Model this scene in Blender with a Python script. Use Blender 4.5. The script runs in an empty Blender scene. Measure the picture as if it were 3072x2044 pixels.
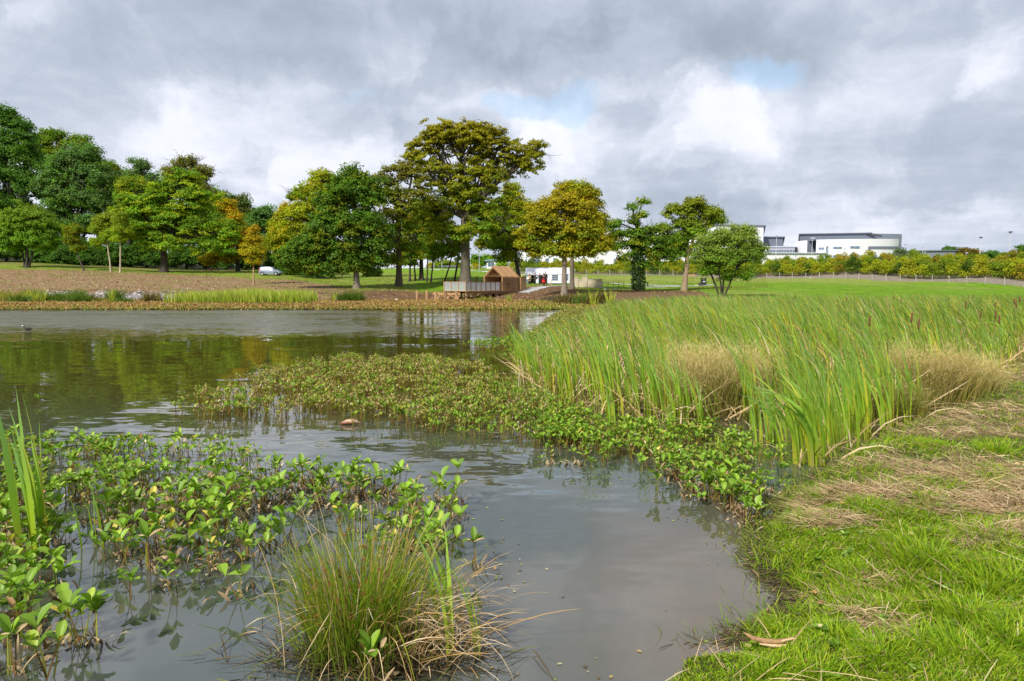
import bpy, bmesh, math, random
import numpy as np
from mathutils import Vector, Matrix

# ------------------------------------------------------------------ camera, sky, sun, exposure
SC = bpy.context.scene
COL = SC.collection
F = 2048.0            # focal length in pixels of the 3072 x 2044 photograph
CX, CY, HOR = 1536.0, 1022.0, 855.0
CAM_H = 1.75
TH = math.atan((CY - HOR) / F)
cam_data = bpy.data.cameras.new('camera')
cam_data.sensor_width = 36.0
cam_data.lens = 24.0
cam_data.clip_start = 0.05
cam_data.clip_end = 6000
cam = bpy.data.objects.new('camera', cam_data)
COL.objects.link(cam)
cam.location = (0, 0, CAM_H)
cam.rotation_euler = (math.pi / 2 - TH, 0, 0)
SC.camera = cam
SC.view_settings.view_transform = 'Standard'
SC.view_settings.look = 'None'
SC.view_settings.gamma = 1.0
SC.view_settings.exposure = 0.85
SC.render.engine = 'CYCLES'
SC.cycles.max_bounces = 7
SC.cycles.diffuse_bounces = 3
SC.cycles.glossy_bounces = 3
SC.cycles.transmission_bounces = 4
SC.cycles.transparent_max_bounces = 6
SC.cycles.use_denoising = True
SC.cycles.caustics_reflective = False
SC.cycles.caustics_refractive = False

SUN_DIR = Vector((-0.50, -0.72, 0.80)).normalized()      # towards the sun
SUN_EL = math.asin(SUN_DIR.z)
SUN_AZ = math.atan2(SUN_DIR.x, SUN_DIR.y)
sun_data = bpy.data.lights.new('sun', 'SUN')
sun_data.energy = 3.5
sun_data.angle = math.radians(4.0)
sun_data.color = (1.0, 0.95, 0.87)
sun = bpy.data.objects.new('sun', sun_data)
COL.objects.link(sun)
sun.rotation_euler = SUN_DIR.to_track_quat('Z', 'Y').to_euler()


def ray(u, v):
    a = (u - CX) / F
    b = (CY - v) / F
    return np.array([a, math.cos(TH) + b * math.sin(TH), -math.sin(TH) + b * math.cos(TH)])


def azel(u, v):
    r = ray(u, v)
    return math.atan2(r[0], r[1]), math.asin(r[2] / np.linalg.norm(r))


def P(u, v, Y):
    r = ray(u, v)
    r = r * (Y / r[1])
    return Vector((r[0], r[1], r[2] + CAM_H))


def G(u, v, z=0.0):
    r = ray(u, v)
    t = (z - CAM_H) / r[2]
    return (r[0] * t, r[1] * t)


def W(u, v):
    """wall-clock helper: pixel on the water plane"""
    return G(u, v, 0.0)


# ---- world: Nishita sky seen through gaps in a broken cloud deck
world = bpy.data.worlds.new("World")
SC.world = world
world.use_nodes = True
wt = world.node_tree
wt.nodes.clear()


def WN(t, **kw):
    n = wt.nodes.new(t)
    for k, v in kw.items():
        setattr(n, k, v)
    return n


def wmath(op, a, b=None, c=None, clamp=False):
    n = WN('ShaderNodeMath', operation=op)
    n.use_clamp = clamp
    for i, x in enumerate((a, b, c)):
        if x is None:
            continue
        if isinstance(x, (int, float)):
            n.inputs[i].default_value = x
        else:
            wt.links.new(x, n.inputs[i])
    return n.outputs[0]


def wvec(op, a, b=None, out=0):
    n = WN('ShaderNodeVectorMath', operation=op)
    for i, x in enumerate((a, b)):
        if x is None:
            continue
        if isinstance(x, (tuple, list)):
            n.inputs[i].default_value = x
        else:
            wt.links.new(x, n.inputs[i])
    return n.outputs[out]


def wnoise(vec, scale, detail=6, rough=0.55, dist=0.0):
    n = WN('ShaderNodeTexNoise')
    n.inputs['Scale'].default_value = scale
    n.inputs['Detail'].default_value = detail
    n.inputs['Roughness'].default_value = rough
    n.inputs['Distortion'].default_value = dist
    wt.links.new(vec, n.inputs['Vector'])
    return n


tc = WN('ShaderNodeTexCoord')
sep = WN('ShaderNodeSeparateXYZ')
wt.links.new(tc.outputs['Generated'], sep.inputs[0])
zc = wmath('ADD', wmath('MAXIMUM', sep.outputs[2], 0.0), 0.10)
px = wmath('DIVIDE', sep.outputs[0], zc)
py = wmath('DIVIDE', sep.outputs[1], zc)
cmb = WN('ShaderNodeCombineXYZ')
wt.links.new(px, cmb.inputs[0])
wt.links.new(py, cmb.inputs[1])
deck = cmb.outputs[0]
# bearing / elevation of the view direction
az = wmath('ARCTAN2', sep.outputs[0], sep.outputs[1])
el = wmath('ARCSINE', sep.outputs[2])
cae = WN('ShaderNodeCombineXYZ')
wt.links.new(az, cae.inputs[0])
wt.links.new(el, cae.inputs[1])
wob = wnoise(cae.outputs[0], 5.0, 6, 0.6)
wob2 = wvec('MULTIPLY', wvec('SUBTRACT', wob.outputs['Color'], (0.5, 0.5, 0.5)), (0.22, 0.16, 0.0))
dirv = wvec('ADD', cae.outputs[0], wob2)

# (u, v, ru, rv, amount): banks of darker and brighter cloud
BLOBS = [
    (600, 10, 700, 110, -0.17), (250, 120, 500, 80, -0.05), (700, 200, 260, 60, -0.13),
    (1500, 60, 620, 110, -0.17), (2250, 70, 560, 100, -0.17), (1000, 300, 520, 70, -0.12),
    (1850, 170, 400, 60, -0.10), (2500, 150, 200, 60, -0.14),
    (2400, 330, 430, 80, 0.14), (2150, 270, 200, 45, 0.07), (1680, 410, 110, 60, 0.26), (1370, 320, 150, 40, 0.20),
    (900, 470, 600, 60, 0.10), (2000, 470, 400, 60, 0.10), (800, 560, 120, 40, 0.14),
    (400, 330, 500, 70, 0.06), (2500, 540, 700, 60, -0.06), (1060, 400, 150, 45, -0.16),
    (2700, 420, 500, 50, -0.06), (2900, 90, 250, 120, 0.08), (2950, 560, 240, 60, -0.10), (2200, 640, 500, 40, -0.09), (2850, 620, 300, 30, 0.16),
    (600, 620, 400, 70, -0.08), (1050, 120, 90, 80, 0.10),
]
GAPS = [(1590, 325, 160, 48, 1.45), (1765, 370, 60, 60, 1.0), (2300, 205, 150, 50, 1.25), (1080, 330, 150, 32, 0.7), (1740, 250, 80, 40, 0.6)]


def wblob(u, v, ru, rv, amt):
    a0, e0 = azel(u, v)
    k = F
    q = wvec('MULTIPLY', wvec('SUBTRACT', dirv, (a0, e0, 0)), (k / ru * 1.05, k / rv * 1.05, 0))
    d = wvec('DOT_PRODUCT', q, q, out=1)
    return wmath('MULTIPLY', wmath('EXPONENT', wmath('MULTIPLY', d, -0.8)), amt)


acc = None
for b in BLOBS:
    t = wblob(*b)
    acc = t if acc is None else wmath('ADD', acc, t)
n1 = wnoise(deck, 0.55, 9, 0.56, 0.25)
n2 = wnoise(deck, 1.7, 9, 0.62, 0.4)
n3 = wnoise(dirv, 7.0, 9, 0.60, 0.1)
br = wmath('ADD', wmath('MULTIPLY', wmath('SUBTRACT', n1.outputs[0], 0.5), 0.38),
           wmath('ADD', wmath('MULTIPLY', wmath('SUBTRACT', n2.outputs[0], 0.5), 0.38),
                 wmath('MULTIPLY', wmath('SUBTRACT', n3.outputs[0], 0.5), 0.62)))
n4 = wnoise(dirv, 3.6, 11, 0.58, 0.0)
edge_ = WN('ShaderNodeMapRange', interpolation_type='SMOOTHSTEP')
edge_.inputs['From Min'].default_value = 0.47
edge_.inputs['From Max'].default_value = 0.57
edge_.inputs['To Min'].default_value = -0.07
edge_.inputs['To Max'].default_value = 0.05
wt.links.new(n4.outputs[0], edge_.inputs[0])
br = wmath('ADD', br, edge_.outputs[0])
br = wmath('ADD', wmath('ADD', br, acc), 0.60)
ramp = WN('ShaderNodeValToRGB')
wt.links.new(br, ramp.inputs[0])
el_ = ramp.color_ramp.elements
el_[0].position = 0.0
el_[0].color = (0.19, 0.215, 0.275, 1)
el_[1].position = 1.0
el_[1].color = (0.70, 0.705, 0.75, 1)
for p_, c_ in ((0.26, (0.275, 0.32, 0.385)), (0.46, (0.36, 0.405, 0.48)), (0.60, (0.475, 0.51, 0.59)), (0.75, (0.61, 0.63, 0.695))):
    e_ = ramp.color_ramp.elements.new(p_)
    e_.color = (*c_, 1)
# gaps
gac = None
for b in GAPS:
    t = wblob(*b)
    gac = t if gac is None else wmath('ADD', gac, t)
gap = wmath('ADD', gac, wmath('MULTIPLY', wmath('SUBTRACT', n3.outputs[0], 0.52), 1.6))
mr = WN('ShaderNodeMapRange', interpolation_type='SMOOTHSTEP')
mr.inputs['From Min'].default_value = 0.35
mr.inputs['From Max'].default_value = 0.95
mr.inputs['To Max'].default_value = 0.55
wt.links.new(gap, mr.inputs[0])
sky = WN('ShaderNodeTexSky', sky_type='NISHITA')
sky.sun_disc = False
sky.sun_elevation = SUN_EL
sky.sun_rotation = SUN_AZ
sky.air_density = 1.2
sky.dust_density = 1.0
bg1 = WN('ShaderNodeBackground')
bg1.inputs[1].default_value = 0.10
wt.links.new(sky.outputs[0], bg1.inputs[0])
bg2 = WN('ShaderNodeBackground')
bg2.inputs[1].default_value = 0.84
wt.links.new(ramp.outputs[0], bg2.inputs[0])
mxs = WN('ShaderNodeMixShader')
wt.links.new(mr.outputs[0], mxs.inputs[0])
wt.links.new(bg2.outputs[0], mxs.inputs[1])
wt.links.new(bg1.outputs[0], mxs.inputs[2])
wo = WN('ShaderNodeOutputWorld')
wt.links.new(mxs.outputs[0], wo.inputs[0])

# ------------------------------------------------------------------ small helpers
rng = np.random.default_rng(7)
random.seed(7)


def val_noise(x, y, seed=0):
    """smooth value noise, vectorised, 0..1"""
    xi = np.floor(x).astype(np.int64)
    yi = np.floor(y).astype(np.int64)
    fx = x - xi
    fy = y - yi
    fx = fx * fx * (3 - 2 * fx)
    fy = fy * fy * (3 - 2 * fy)

    def h(a, b):
        n = (a * 374761393 + b * 668265263 + seed * 1442695041) & 0xFFFFFFFF
        n = ((n ^ (n >> 13)) * 1274126177) & 0xFFFFFFFF
        return ((n ^ (n >> 16)) & 0xFFFF) / 65535.0
    return (h(xi, yi) * (1 - fx) + h(xi + 1, yi) * fx) * (1 - fy) + (h(xi, yi + 1) * (1 - fx) + h(xi + 1, yi + 1) * fx) * fy


def fbm(x, y, seed=0, octv=4):
    s = 0
    a = 0.5
    t = 0
    for i in range(octv):
        s = s + a * val_noise(x * 2 ** i, y * 2 ** i, seed + i * 17)
        t += a
        a *= 0.55
    return s / t


def inside(poly, x, y):
    p = np.asarray(poly, float)
    x = np.asarray(x, float)
    y = np.asarray(y, float)
    c = np.zeros(x.shape, bool)
    n = len(p)
    for i in range(n):
        x1, y1 = p[i]
        x2, y2 = p[(i + 1) % n]
        if y1 == y2:
            continue
        m = ((y1 > y) != (y2 > y)) & (x < (x2 - x1) * (y - y1) / (y2 - y1) + x1)
        c ^= m
    return c


def sdist(poly, x, y):
    """signed distance, positive inside"""
    p = np.asarray(poly, float)
    d = np.full(np.shape(x), 1e9)
    n = len(p)
    for i in range(n):
        ax, ay = p[i]
        bx, by = p[(i + 1) % n]
        ex, ey = bx - ax, by - ay
        t = np.clip(((x - ax) * ex + (y - ay) * ey) / (ex * ex + ey * ey + 1e-12), 0, 1)
        d = np.minimum(d, np.hypot(x - ax - t * ex, y - ay - t * ey))
    return np.where(inside(poly, x, y), d, -d)


def make_mesh(name, verts, faces, cols=None, smooth=False, mats=(), uvcol='Col', fmat=None):
    """verts (N,3); faces (M,k) array or list of lists; cols (N,3) linear colour per vertex"""
    me = bpy.data.meshes.new(name)
    verts = np.asarray(verts, np.float32)
    if isinstance(faces, np.ndarray):
        M, k = faces.shape
        me.vertices.add(len(verts))
        me.vertices.foreach_set('co', verts.ravel())
        me.loops.add(M * k)
        me.loops.foreach_set('vertex_index', faces.astype(np.int32).ravel())
        me.polygons.add(M)
        me.polygons.foreach_set('loop_start', np.arange(0, M * k, k, dtype=np.int32))
        me.polygons.foreach_set('loop_total', np.full(M, k, np.int32))
        me.update(calc_edges=True)
        me.validate()
    else:
        me.from_pydata([tuple(v) for v in verts], [], [tuple(f) for f in faces])
        me.update()
    if smooth:
        me.polygons.foreach_set('use_smooth', np.ones(len(me.polygons), bool))
    if cols is not None:
        at = me.color_attributes.new('Col', 'FLOAT_COLOR', 'POINT')
        c4 = np.ones((len(verts), 4), np.float32)
        c4[:, :3] = cols
        at.data.foreach_set('color', c4.ravel())
    for m in mats:
        me.materials.append(m)
    if fmat is not None:
        me.polygons.foreach_set('material_index', np.asarray(fmat, np.int32))
    return me


def link(name, me, parent=None, loc=(0, 0, 0), rot=None):
    o = bpy.data.objects.new(name, me)
    COL.objects.link(o)
    o.location = loc
    if rot is not None:
        o.rotation_euler = rot
    if parent is not None:
        o.parent = parent
    return o


def tag(o, label=None, cat=None, group=None, kind=None):
    if label:
        o['label'] = label
    if cat:
        o['category'] = cat
    if group:
        o['group'] = group
    if kind:
        o['kind'] = kind
    return o


def thing(name, label, cat, loc=(0, 0, 0), rz=0, group=None):
    o = bpy.data.objects.new(name, None)
    COL.objects.link(o)
    o.location = loc
    o.rotation_euler = (0, 0, rz)
    o.empty_display_size = 0.2
    return tag(o, label, cat, group)


def copy_thing(root, loc, rz=0, scale=1.0, label=None, group=None):
    r = root.copy()
    COL.objects.link(r)
    r.location = loc
    r.rotation_euler = (0, 0, rz)
    r.scale = (scale,) * 3 if isinstance(scale, (int, float)) else scale
    if label:
        r['label'] = label
    if group:
        r['group'] = group
    for ch in list(root.children):
        c = ch.copy()
        COL.objects.link(c)
        c.parent = r
        for g in list(ch.children):
            d = g.copy()
            COL.objects.link(d)
            d.parent = c
    return r


class MB:
    """collects boxes / tubes / prisms for ONE mesh"""

    def __init__(self):
        self.v = []
        self.f = []
        self.c = []

    def add(self, vs, fs, col=None):
        n = len(self.v)
        self.v.extend([tuple(p) for p in vs])
        self.f.extend([tuple(i + n for i in f) for f in fs])
        self.c.extend([col or (1, 1, 1)] * len(vs))
        return self

    def box(self, x0, x1, y0, y1, z0, z1, col=None, M=None):
        vs = [Vector(p) for p in ((x0, y0, z0), (x1, y0, z0), (x1, y1, z0), (x0, y1, z0), (x0, y0, z1), (x1, y0, z1), (x1, y1, z1), (x0, y1, z1))]
        if M is not None:
            vs = [M @ p for p in vs]
        return self.add(vs, [(0, 3, 2, 1), (4, 5, 6, 7), (0, 1, 5, 4), (1, 2, 6, 5), (2, 3, 7, 6), (3, 0, 4, 7)], col)

    def bar(self, a, b, w, h, col=None, up=(0, 0, 1)):
        a = Vector(a)
        b = Vector(b)
        d = (b - a).normalized()
        s = d.cross(Vector(up))
        if s.length < 1e-5:
            s = Vector((1, 0, 0))
        s.normalize()
        t = s.cross(d)
        vs = []
        for p in (a, b):
            for i, j in ((-1, -1), (1, -1), (1, 1), (-1, 1)):
                vs.append(p + s * i * w / 2 + t * j * h / 2)
        return self.add(vs, [(0, 1, 2, 3), (7, 6, 5, 4), (0, 4, 5, 1), (1, 5, 6, 2), (2, 6, 7, 3), (3, 7, 4, 0)], col)

    def tube(self, pts, rad, n=6, col=None, cap=True):
        pts = [Vector(p) for p in pts]
        vs = []
        up = Vector((0, 0, 1))
        for i, p in enumerate(pts):
            d = (pts[min(i + 1, len(pts) - 1)] - pts[max(i - 1, 0)])
            d = d.normalized() if d.length > 1e-9 else up
            s = d.cross(Vector((0.13, 0.31, 1)) if abs(d.z) < 0.95 else Vector((1, 0.1, 0))).normalized()
            t = d.cross(s)
            r = rad[i] if hasattr(rad, '__len__') else rad
            for k in range(n):
                a = 2 * math.pi * k / n
                vs.append(p + (s * math.cos(a) + t * math.sin(a)) * r)
        fs = []
        for i in range(len(pts) - 1):
            for k in range(n):
                a = i * n + k
                b = i * n + (k + 1) % n
                fs.append((a, b, b + n, a + n))
        if cap:
            fs.append(tuple(reversed(range(n))))
            fs.append(tuple(range((len(pts) - 1) * n, len(pts) * n)))
        return self.add(vs, fs, col)

    def prism(self, poly, y0, y1, col=None, M=None):
        """poly in (x,z), extruded along y"""
        n = len(poly)
        vs = [Vector((p[0], y0, p[1])) for p in poly] + [Vector((p[0], y1, p[1])) for p in poly]
        if M is not None:
            vs = [M @ p for p in vs]
        fs = [tuple(range(n)), tuple(reversed(range(n, 2 * n)))]
        for i in range(n):
            j = (i + 1) % n
            fs.append((i, i + n, j + n, j))
        return self.add(vs, fs, col)

    def mesh(self, name, mat, smooth=False):
        return make_mesh(name, np.array(self.v), self.f, np.array(self.c), smooth, (mat,) if mat else ())

    def build(self, name, mat, parent=None, loc=(0, 0, 0), rot=None, smooth=False, bevel=0):
        o = link(name, self.mesh(name, mat, smooth), parent, loc, rot)
        if bevel:
            m = o.modifiers.new('bevel', 'BEVEL')
            m.width = bevel
            m.segments = 1
            m.limit_method = 'ANGLE'
        return o


# ------------------------------------------------------------------ materials
def mat_new(name):
    m = bpy.data.materials.new(name)
    m.use_nodes = True
    nt = m.node_tree
    nt.nodes.clear()
    out = nt.nodes.new('ShaderNodeOutputMaterial')
    return m, nt, out


def nd(nt, t, **kw):
    n = nt.nodes.new(t)
    for k, v in kw.items():
        setattr(n, k, v)
    return n


def leaf_material(name, trans=0.30, rough=0.5, spec=0.35, vary=0.0):
    m, nt, out = mat_new(name)
    at = nd(nt, 'ShaderNodeAttribute', attribute_name='Col')
    src = at.outputs['Color']
    if vary:
        info = nd(nt, 'ShaderNodeObjectInfo')
        hs = nd(nt, 'ShaderNodeHueSaturation')
        mr = nd(nt, 'ShaderNodeMapRange')
        mr.inputs['To Min'].default_value = 1 - vary
        mr.inputs['To Max'].default_value = 1 + vary
        nt.links.new(info.outputs['Random'], mr.inputs[0])
        nt.links.new(mr.outputs[0], hs.inputs['Value'])
        nt.links.new(src, hs.inputs['Color'])
        src = hs.outputs[0]
    pr = nd(nt, 'ShaderNodeBsdfPrincipled')
    pr.inputs['Roughness'].default_value = rough
    pr.inputs['Specular IOR Level'].default_value = spec
    nt.links.new(src, pr.inputs['Base Color'])
    tr = nd(nt, 'ShaderNodeBsdfTranslucent')
    mu = nd(nt, 'ShaderNodeMixRGB', blend_type='MULTIPLY')
    mu.inputs[0].default_value = 1.0
    mu.inputs[2].default_value = (1.35, 1.45, 0.6, 1)
    nt.links.new(src, mu.inputs[1])
    nt.links.new(mu.outputs[0], tr.inputs[0])
    mx = nd(nt, 'ShaderNodeMixShader')
    mx.inputs[0].default_value = trans
    nt.links.new(pr.outputs[0], mx.inputs[1])
    nt.links.new(tr.outputs[0], mx.inputs[2])
    nt.links.new(mx.outputs[0], out.inputs[0])
    return m


def plain(name, col, rough=0.6, metal=0.0, noise=0.0, nscale=8.0, bump=0.0, use_attr=False, spec=0.5, stretch=(1, 1, 1)):
    m, nt, out = mat_new(name)
    pr = nd(nt, 'ShaderNodeBsdfPrincipled')
    pr.inputs['Roughness'].default_value = rough
    pr.inputs['Metallic'].default_value = metal
    pr.inputs['Specular IOR Level'].default_value = spec
    rgb = nd(nt, 'ShaderNodeRGB')
    rgb.outputs[0].default_value = (*col, 1)
    src = rgb.outputs[0]
    if use_attr:
        at = nd(nt, 'ShaderNodeAttribute', attribute_name='Col')
        mu = nd(nt, 'ShaderNodeMixRGB', blend_type='MULTIPLY')
        mu.inputs[0].default_value = 1.0
        nt.links.new(src, mu.inputs[1])
        nt.links.new(at.outputs['Color'], mu.inputs[2])
        src = mu.outputs[0]
    if noise or bump:
        tcn = nd(nt, 'ShaderNodeTexCoord')
        mp = nd(nt, 'ShaderNodeMapping')
        mp.inputs['Scale'].default_value = stretch
        nt.links.new(tcn.outputs['Object'], mp.inputs[0])
        nz = nd(nt, 'ShaderNodeTexNoise')
        nz.inputs['Scale'].default_value = nscale
        nz.inputs['Detail'].default_value = 6
        nz.inputs['Roughness'].default_value = 0.65
        nt.links.new(mp.outputs[0], nz.inputs['Vector'])
        if noise:
            mr = nd(nt, 'ShaderNodeMapRange')
            mr.inputs['From Min'].default_value = 0.25
            mr.inputs['From Max'].default_value = 0.75
            mr.inputs['To Min'].default_value = 1 - noise
            mr.inputs['To Max'].default_value = 1 + noise
            nt.links.new(nz.outputs[0], mr.inputs[0])
            vm = nd(nt, 'ShaderNodeVectorMath', operation='SCALE')
            nt.links.new(src, vm.inputs[0])
            nt.links.new(mr.outputs[0], vm.inputs['Scale'])
            src = vm.outputs[0]
        if bump:
            bp = nd(nt, 'ShaderNodeBump')
            bp.inputs['Strength'].default_value = bump
            bp.inputs['Distance'].default_value = 0.05
            nt.links.new(nz.outputs[0], bp.inputs['Height'])
            nt.links.new(bp.outputs[0], pr.inputs['Normal'])
    nt.links.new(src, pr.inputs['Base Color'])
    nt.links.new(pr.outputs[0], out.inputs[0])
    return m


M_LEAF = leaf_material('tree_leaves', 0.42, 0.65, 0.10)
M_BLADE = leaf_material('blades', 0.38, 0.5, 0.18)
M_BOG = leaf_material('bogbean_leaves', 0.30, 0.45, 0.28, vary=0.14)
M_BOGS = leaf_material('bogbean_leaves_far', 0.30, 0.5, 0.2)
M_STRAW = leaf_material('dry_straw', 0.12, 0.7, 0.2)
M_BARK = plain('bark', (0.125, 0.105, 0.08), 0.9, noise=0.45, nscale=3.0, bump=0.6, use_attr=True, stretch=(3, 3, 0.6))
M_WOOD = plain('larch_timber', (0.36, 0.215, 0.10), 0.65, noise=0.35, nscale=4.0, use_attr=True, stretch=(6, 6, 1))
M_WHITE = plain('white_render', (0.60, 0.60, 0.63), 0.6, noise=0.03, nscale=0.3)
M_GREY = plain('grey_cladding', (0.125, 0.145, 0.185), 0.5, noise=0.05, nscale=0.4)
M_GLASS = plain('window_glass', (0.12, 0.17, 0.24), 0.15, spec=0.6)
M_STONE = plain('sandstone', (0.47, 0.40, 0.28), 0.85, noise=0.12, nscale=5, bump=0.2)
M_STEEL = plain('galvanised_steel', (0.50, 0.53, 0.57), 0.4, metal=0.3)
M_PVC = plain('white_canvas', (0.66, 0.67, 0.74), 0.55, noise=0.03, nscale=1.5)
M_DARK = plain('black_plastic', (0.015, 0.016, 0.018), 0.5)
# ------------------------------------------------------------------ terrain
DEP = np.array([48, 60, 72, 78, 86, 96, 110, 130, 150, 190, 260, 400, 900], float)
TAB = {
    -700: [0, 0, .05, .8, 1.3, 2.1, 3.3, 5.3, 7.0, 11, 17, 19, 19],
    0: [0, 0, .05, .7, 1.1, 1.9, 3.2, 5.2, 6.8, 10, 15, 16, 16],
    700: [0, 0, .05, .6, 1.05, 1.7, 2.7, 4.1, 5.0, 6.5, 9, 10, 10],
    1070: [0, 0, .05, .6, 1.15, 1.75, 2.4, 3.3, 4.2, 5.7, 8, 10, 10],
    1400: [0, 0, .0, -.05, .28, 1.5, 2.65, 3.6, 4.5, 6.0, 8.3, 10, 10],
    1560: [0, 0, .0, .12, .5, 1.5, 2.3, 3.3, 4.2, 5.6, 8.0, 9.5, 9.5],
    1690: [0, 0, .45, .78, 1.3, 1.6, 2.0, 2.9, 3.8, 5.2, 7.5, 9, 9],
    1900: [0.05, .55, .85, .93, 1.1, 1.35, 1.75, 2.5, 3.8, 5.5, 8, 9, 9],
    2300: [.2, .6, .95, 1.1, 1.4, 1.6, 1.9, 2.5, 3.3, 6.6, 8, 9, 9],
    2700: [.2, .55, .85, .97, 1.2, 1.4, 1.75, 2.5, 5.2, 8.3, 8, 9, 9],
    3072: [.15, .4, .6, .7, .85, 1.0, 1.35, 3.9, 5.4, 7.6, 8, 9, 9],
    3900: [.15, .35, .5, .6, .75, .9, 1.35, 3.9, 5.4, 7.6, 8, 9, 9],
}
TU = np.array(sorted(TAB))
TZ = np.array([TAB[k] for k in sorted(TAB)])

BANK_PX = [(2044, 2026), (2064, 1975), (2218, 1962), (2258, 1912), (2348, 1877), (2402, 1802), (2338, 1748), (2288, 1698), (2290, 1623), (2323, 1575),
           (2377, 1535), (2340, 1505), (2447, 1439), (2560, 1365), (2660, 1305), (2800, 1250), (2950, 1160), (3072, 1085)]
BANK = [(-60, -30), (-60, -1.5), (-9, -0.2), (-2.4, 1.3), (-0.9, 1.9), (0.35, 2.5)] + [W(*p) for p in BANK_PX] + [(16, 19), (24, 25), (40, 33), (70, 40), (150, 50), (150, -30)]
SHORE_R = 46.0


def ground_z(x, y):
    x = np.atleast_1d(np.asarray(x, float))
    y = np.atleast_1d(np.asarray(y, float))
    u = np.clip(CX + F * x / np.maximum(y, 1.0), TU[0], TU[-1])
    d = np.clip(y, DEP[0], DEP[-1])
    ui = np.clip(np.searchsorted(TU, u) - 1, 0, len(TU) - 2)
    fu = (u - TU[ui]) / (TU[ui + 1] - TU[ui])
    fu = fu * fu * (3 - 2 * fu)
    di = np.clip(np.searchsorted(DEP, d) - 1, 0, len(DEP) - 2)
    fd = (d - DEP[di]) / (DEP[di + 1] - DEP[di])
    z = (TZ[ui, di] * (1 - fd) + TZ[ui, di + 1] * fd) * (1 - fu) + (TZ[ui + 1, di] * (1 - fd) + TZ[ui + 1, di + 1] * fd) * fu
    # far-ground roughness
    k = np.clip((y - 73) / 10, 0, 1)
    z = z + k * (fbm(x * 0.22, y * 0.22, 3) - 0.5) * 0.30
    # broken earth scarp on the left far shore
    sc = np.exp(-((y - 78.5) / 1.6) ** 2) * np.clip((1000 - u) / 200, 0, 1)
    z = z + sc * (fbm(x * 0.8, y * 0.8, 5) - 0.15) * 1.1
    # pond basin / reed mud in front of the far shore
    near = y < DEP[0]
    reed_mud = sdist(REED, x, y)
    zb = np.where(reed_mud > 0, 0.03 * np.clip(reed_mud, 0, 1) - 0.02, -0.35)
    far_edge = np.clip((y - 46.5) / 1.5, 0, 1)
    zb = zb * (1 - far_edge) + 0.02 * far_edge
    z = np.where(near, zb, z)
    z = np.where(near & (u > 1850) & (y > 44), np.maximum(z, np.clip((y - 44) / 4, 0, 1) * TZ[np.clip(ui, 0, None), 0]), z)
    s = np.where(y < 60, sdist(BANK, x, y), -99)
    n = fbm(x * 2.3, y * 2.3, 11)
    zn = np.clip(s, -0.6, 0) * 0.6 + np.clip(s, 0, None) ** 0.8 * 0.11 * np.exp(-np.clip(s, 0, None) * 0.12) + np.clip(s, 0, 0.3) * 0.25 + np.where(s > 0, (n - 0.4) * 0.10 * np.clip(s * 3, 0, 1), 0)
    z = np.where(s > -0.6, np.maximum(zn, z), z)
    return z


def gz(x, y):
    return float(ground_z([x], [y])[0])


# reed bed footprint on the water plane
REED_PX = [(1545, 1105), (1560, 1150), (1680, 1215), (1850, 1265), (2000, 1290), (2180, 1270), (2330, 1290), (2460, 1335), (2600, 1310), (2780, 1262), (2950, 1165), (3072, 1090)]
REED = [W(*p) for p in REED_PX] + [(16, 19), (24, 25), (34, 30), (38, 38), (40, 46)] + [(7.3, 46), (4.0, 34), (2.2, 25), (0.9, 17.5)]


def place(u, Y):
    """a spot on the ground at picture column u and depth Y"""
    x = (u - CX) / F * Y * 1.0
    z = gz(x, Y)
    x = (u - CX) / F * (Y * math.cos(TH) + (CAM_H - z) * math.sin(TH))
    return Vector((x, Y, gz(x, Y)))


# polar sheet: fine in front, coarse behind, out to the horizon
ang = np.concatenate([np.arange(-180, -50, 4.0), np.arange(-50, 50, 0.14), np.arange(50, 180, 4.0)])
rad = [0.6]
while rad[-1] < 900:
    r_ = rad[-1]
    rad.append(r_ + max(0.06, r_ * (0.016 if r_ < 200 else 0.05)))
rad = np.array(rad + [1500, 3000])
A, R = np.meshgrid(np.radians(ang), rad)
gx = R * np.sin(A)
gy = R * np.cos(A)
gzv = ground_z(gx.ravel(), gy.ravel()).reshape(gx.shape)
gzv = np.where(R < 1.2, np.minimum(gzv, 0.2), gzv)
nr, na = gx.shape
vid = np.arange(nr * na).reshape(nr, na)
q = np.stack([vid[:-1, :], np.roll(vid, -1, 1)[:-1, :], np.roll(vid, -1, 1)[1:, :], vid[1:, :]], -1).reshape(-1, 4)
X = gx.ravel()
Y = gy.ravel()
U = CX + F * X / np.maximum(Y, 0.5)


def lin(r, g, b):
    return np.array([((c / 255 + 0.055) / 1.055) ** 2.4 if c > 10 else c / 255 / 12.92 for c in (r, g, b)])


C_LAWN = np.array([0.115, 0.215, 0.006])
C_LAWN2 = np.array([0.19, 0.215, 0.045])
C_EARTH = np.array([0.215, 0.138, 0.074])
C_EARTH_D = np.array([0.11, 0.065, 0.035])
C_MUD = np.array([0.05, 0.042, 0.022])
C_PALE = np.array([0.40, 0.39, 0.38])
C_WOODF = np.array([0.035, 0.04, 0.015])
C_BANKG = np.array([0.09, 0.115, 0.022])
C_GREYB = np.array([0.20, 0.165, 0.13])


def sm(a, b, x):
    t = np.clip((x - a) / (b - a), 0, 1)
    return t * t * (3 - 2 * t)


NZ = fbm(X * 0.12, Y * 0.12, 21)
NZ2 = fbm(X * 0.6, Y * 0.6, 22)
NZ3 = fbm(X * 3.0, Y * 3.0, 23)
col = np.tile(C_LAWN, (len(X), 1))


def mixc(c, w):
    global col
    w = np.clip(w, 0, 1)[:, None]
    col = col * (1 - w) + np.asarray(c) * w


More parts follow.
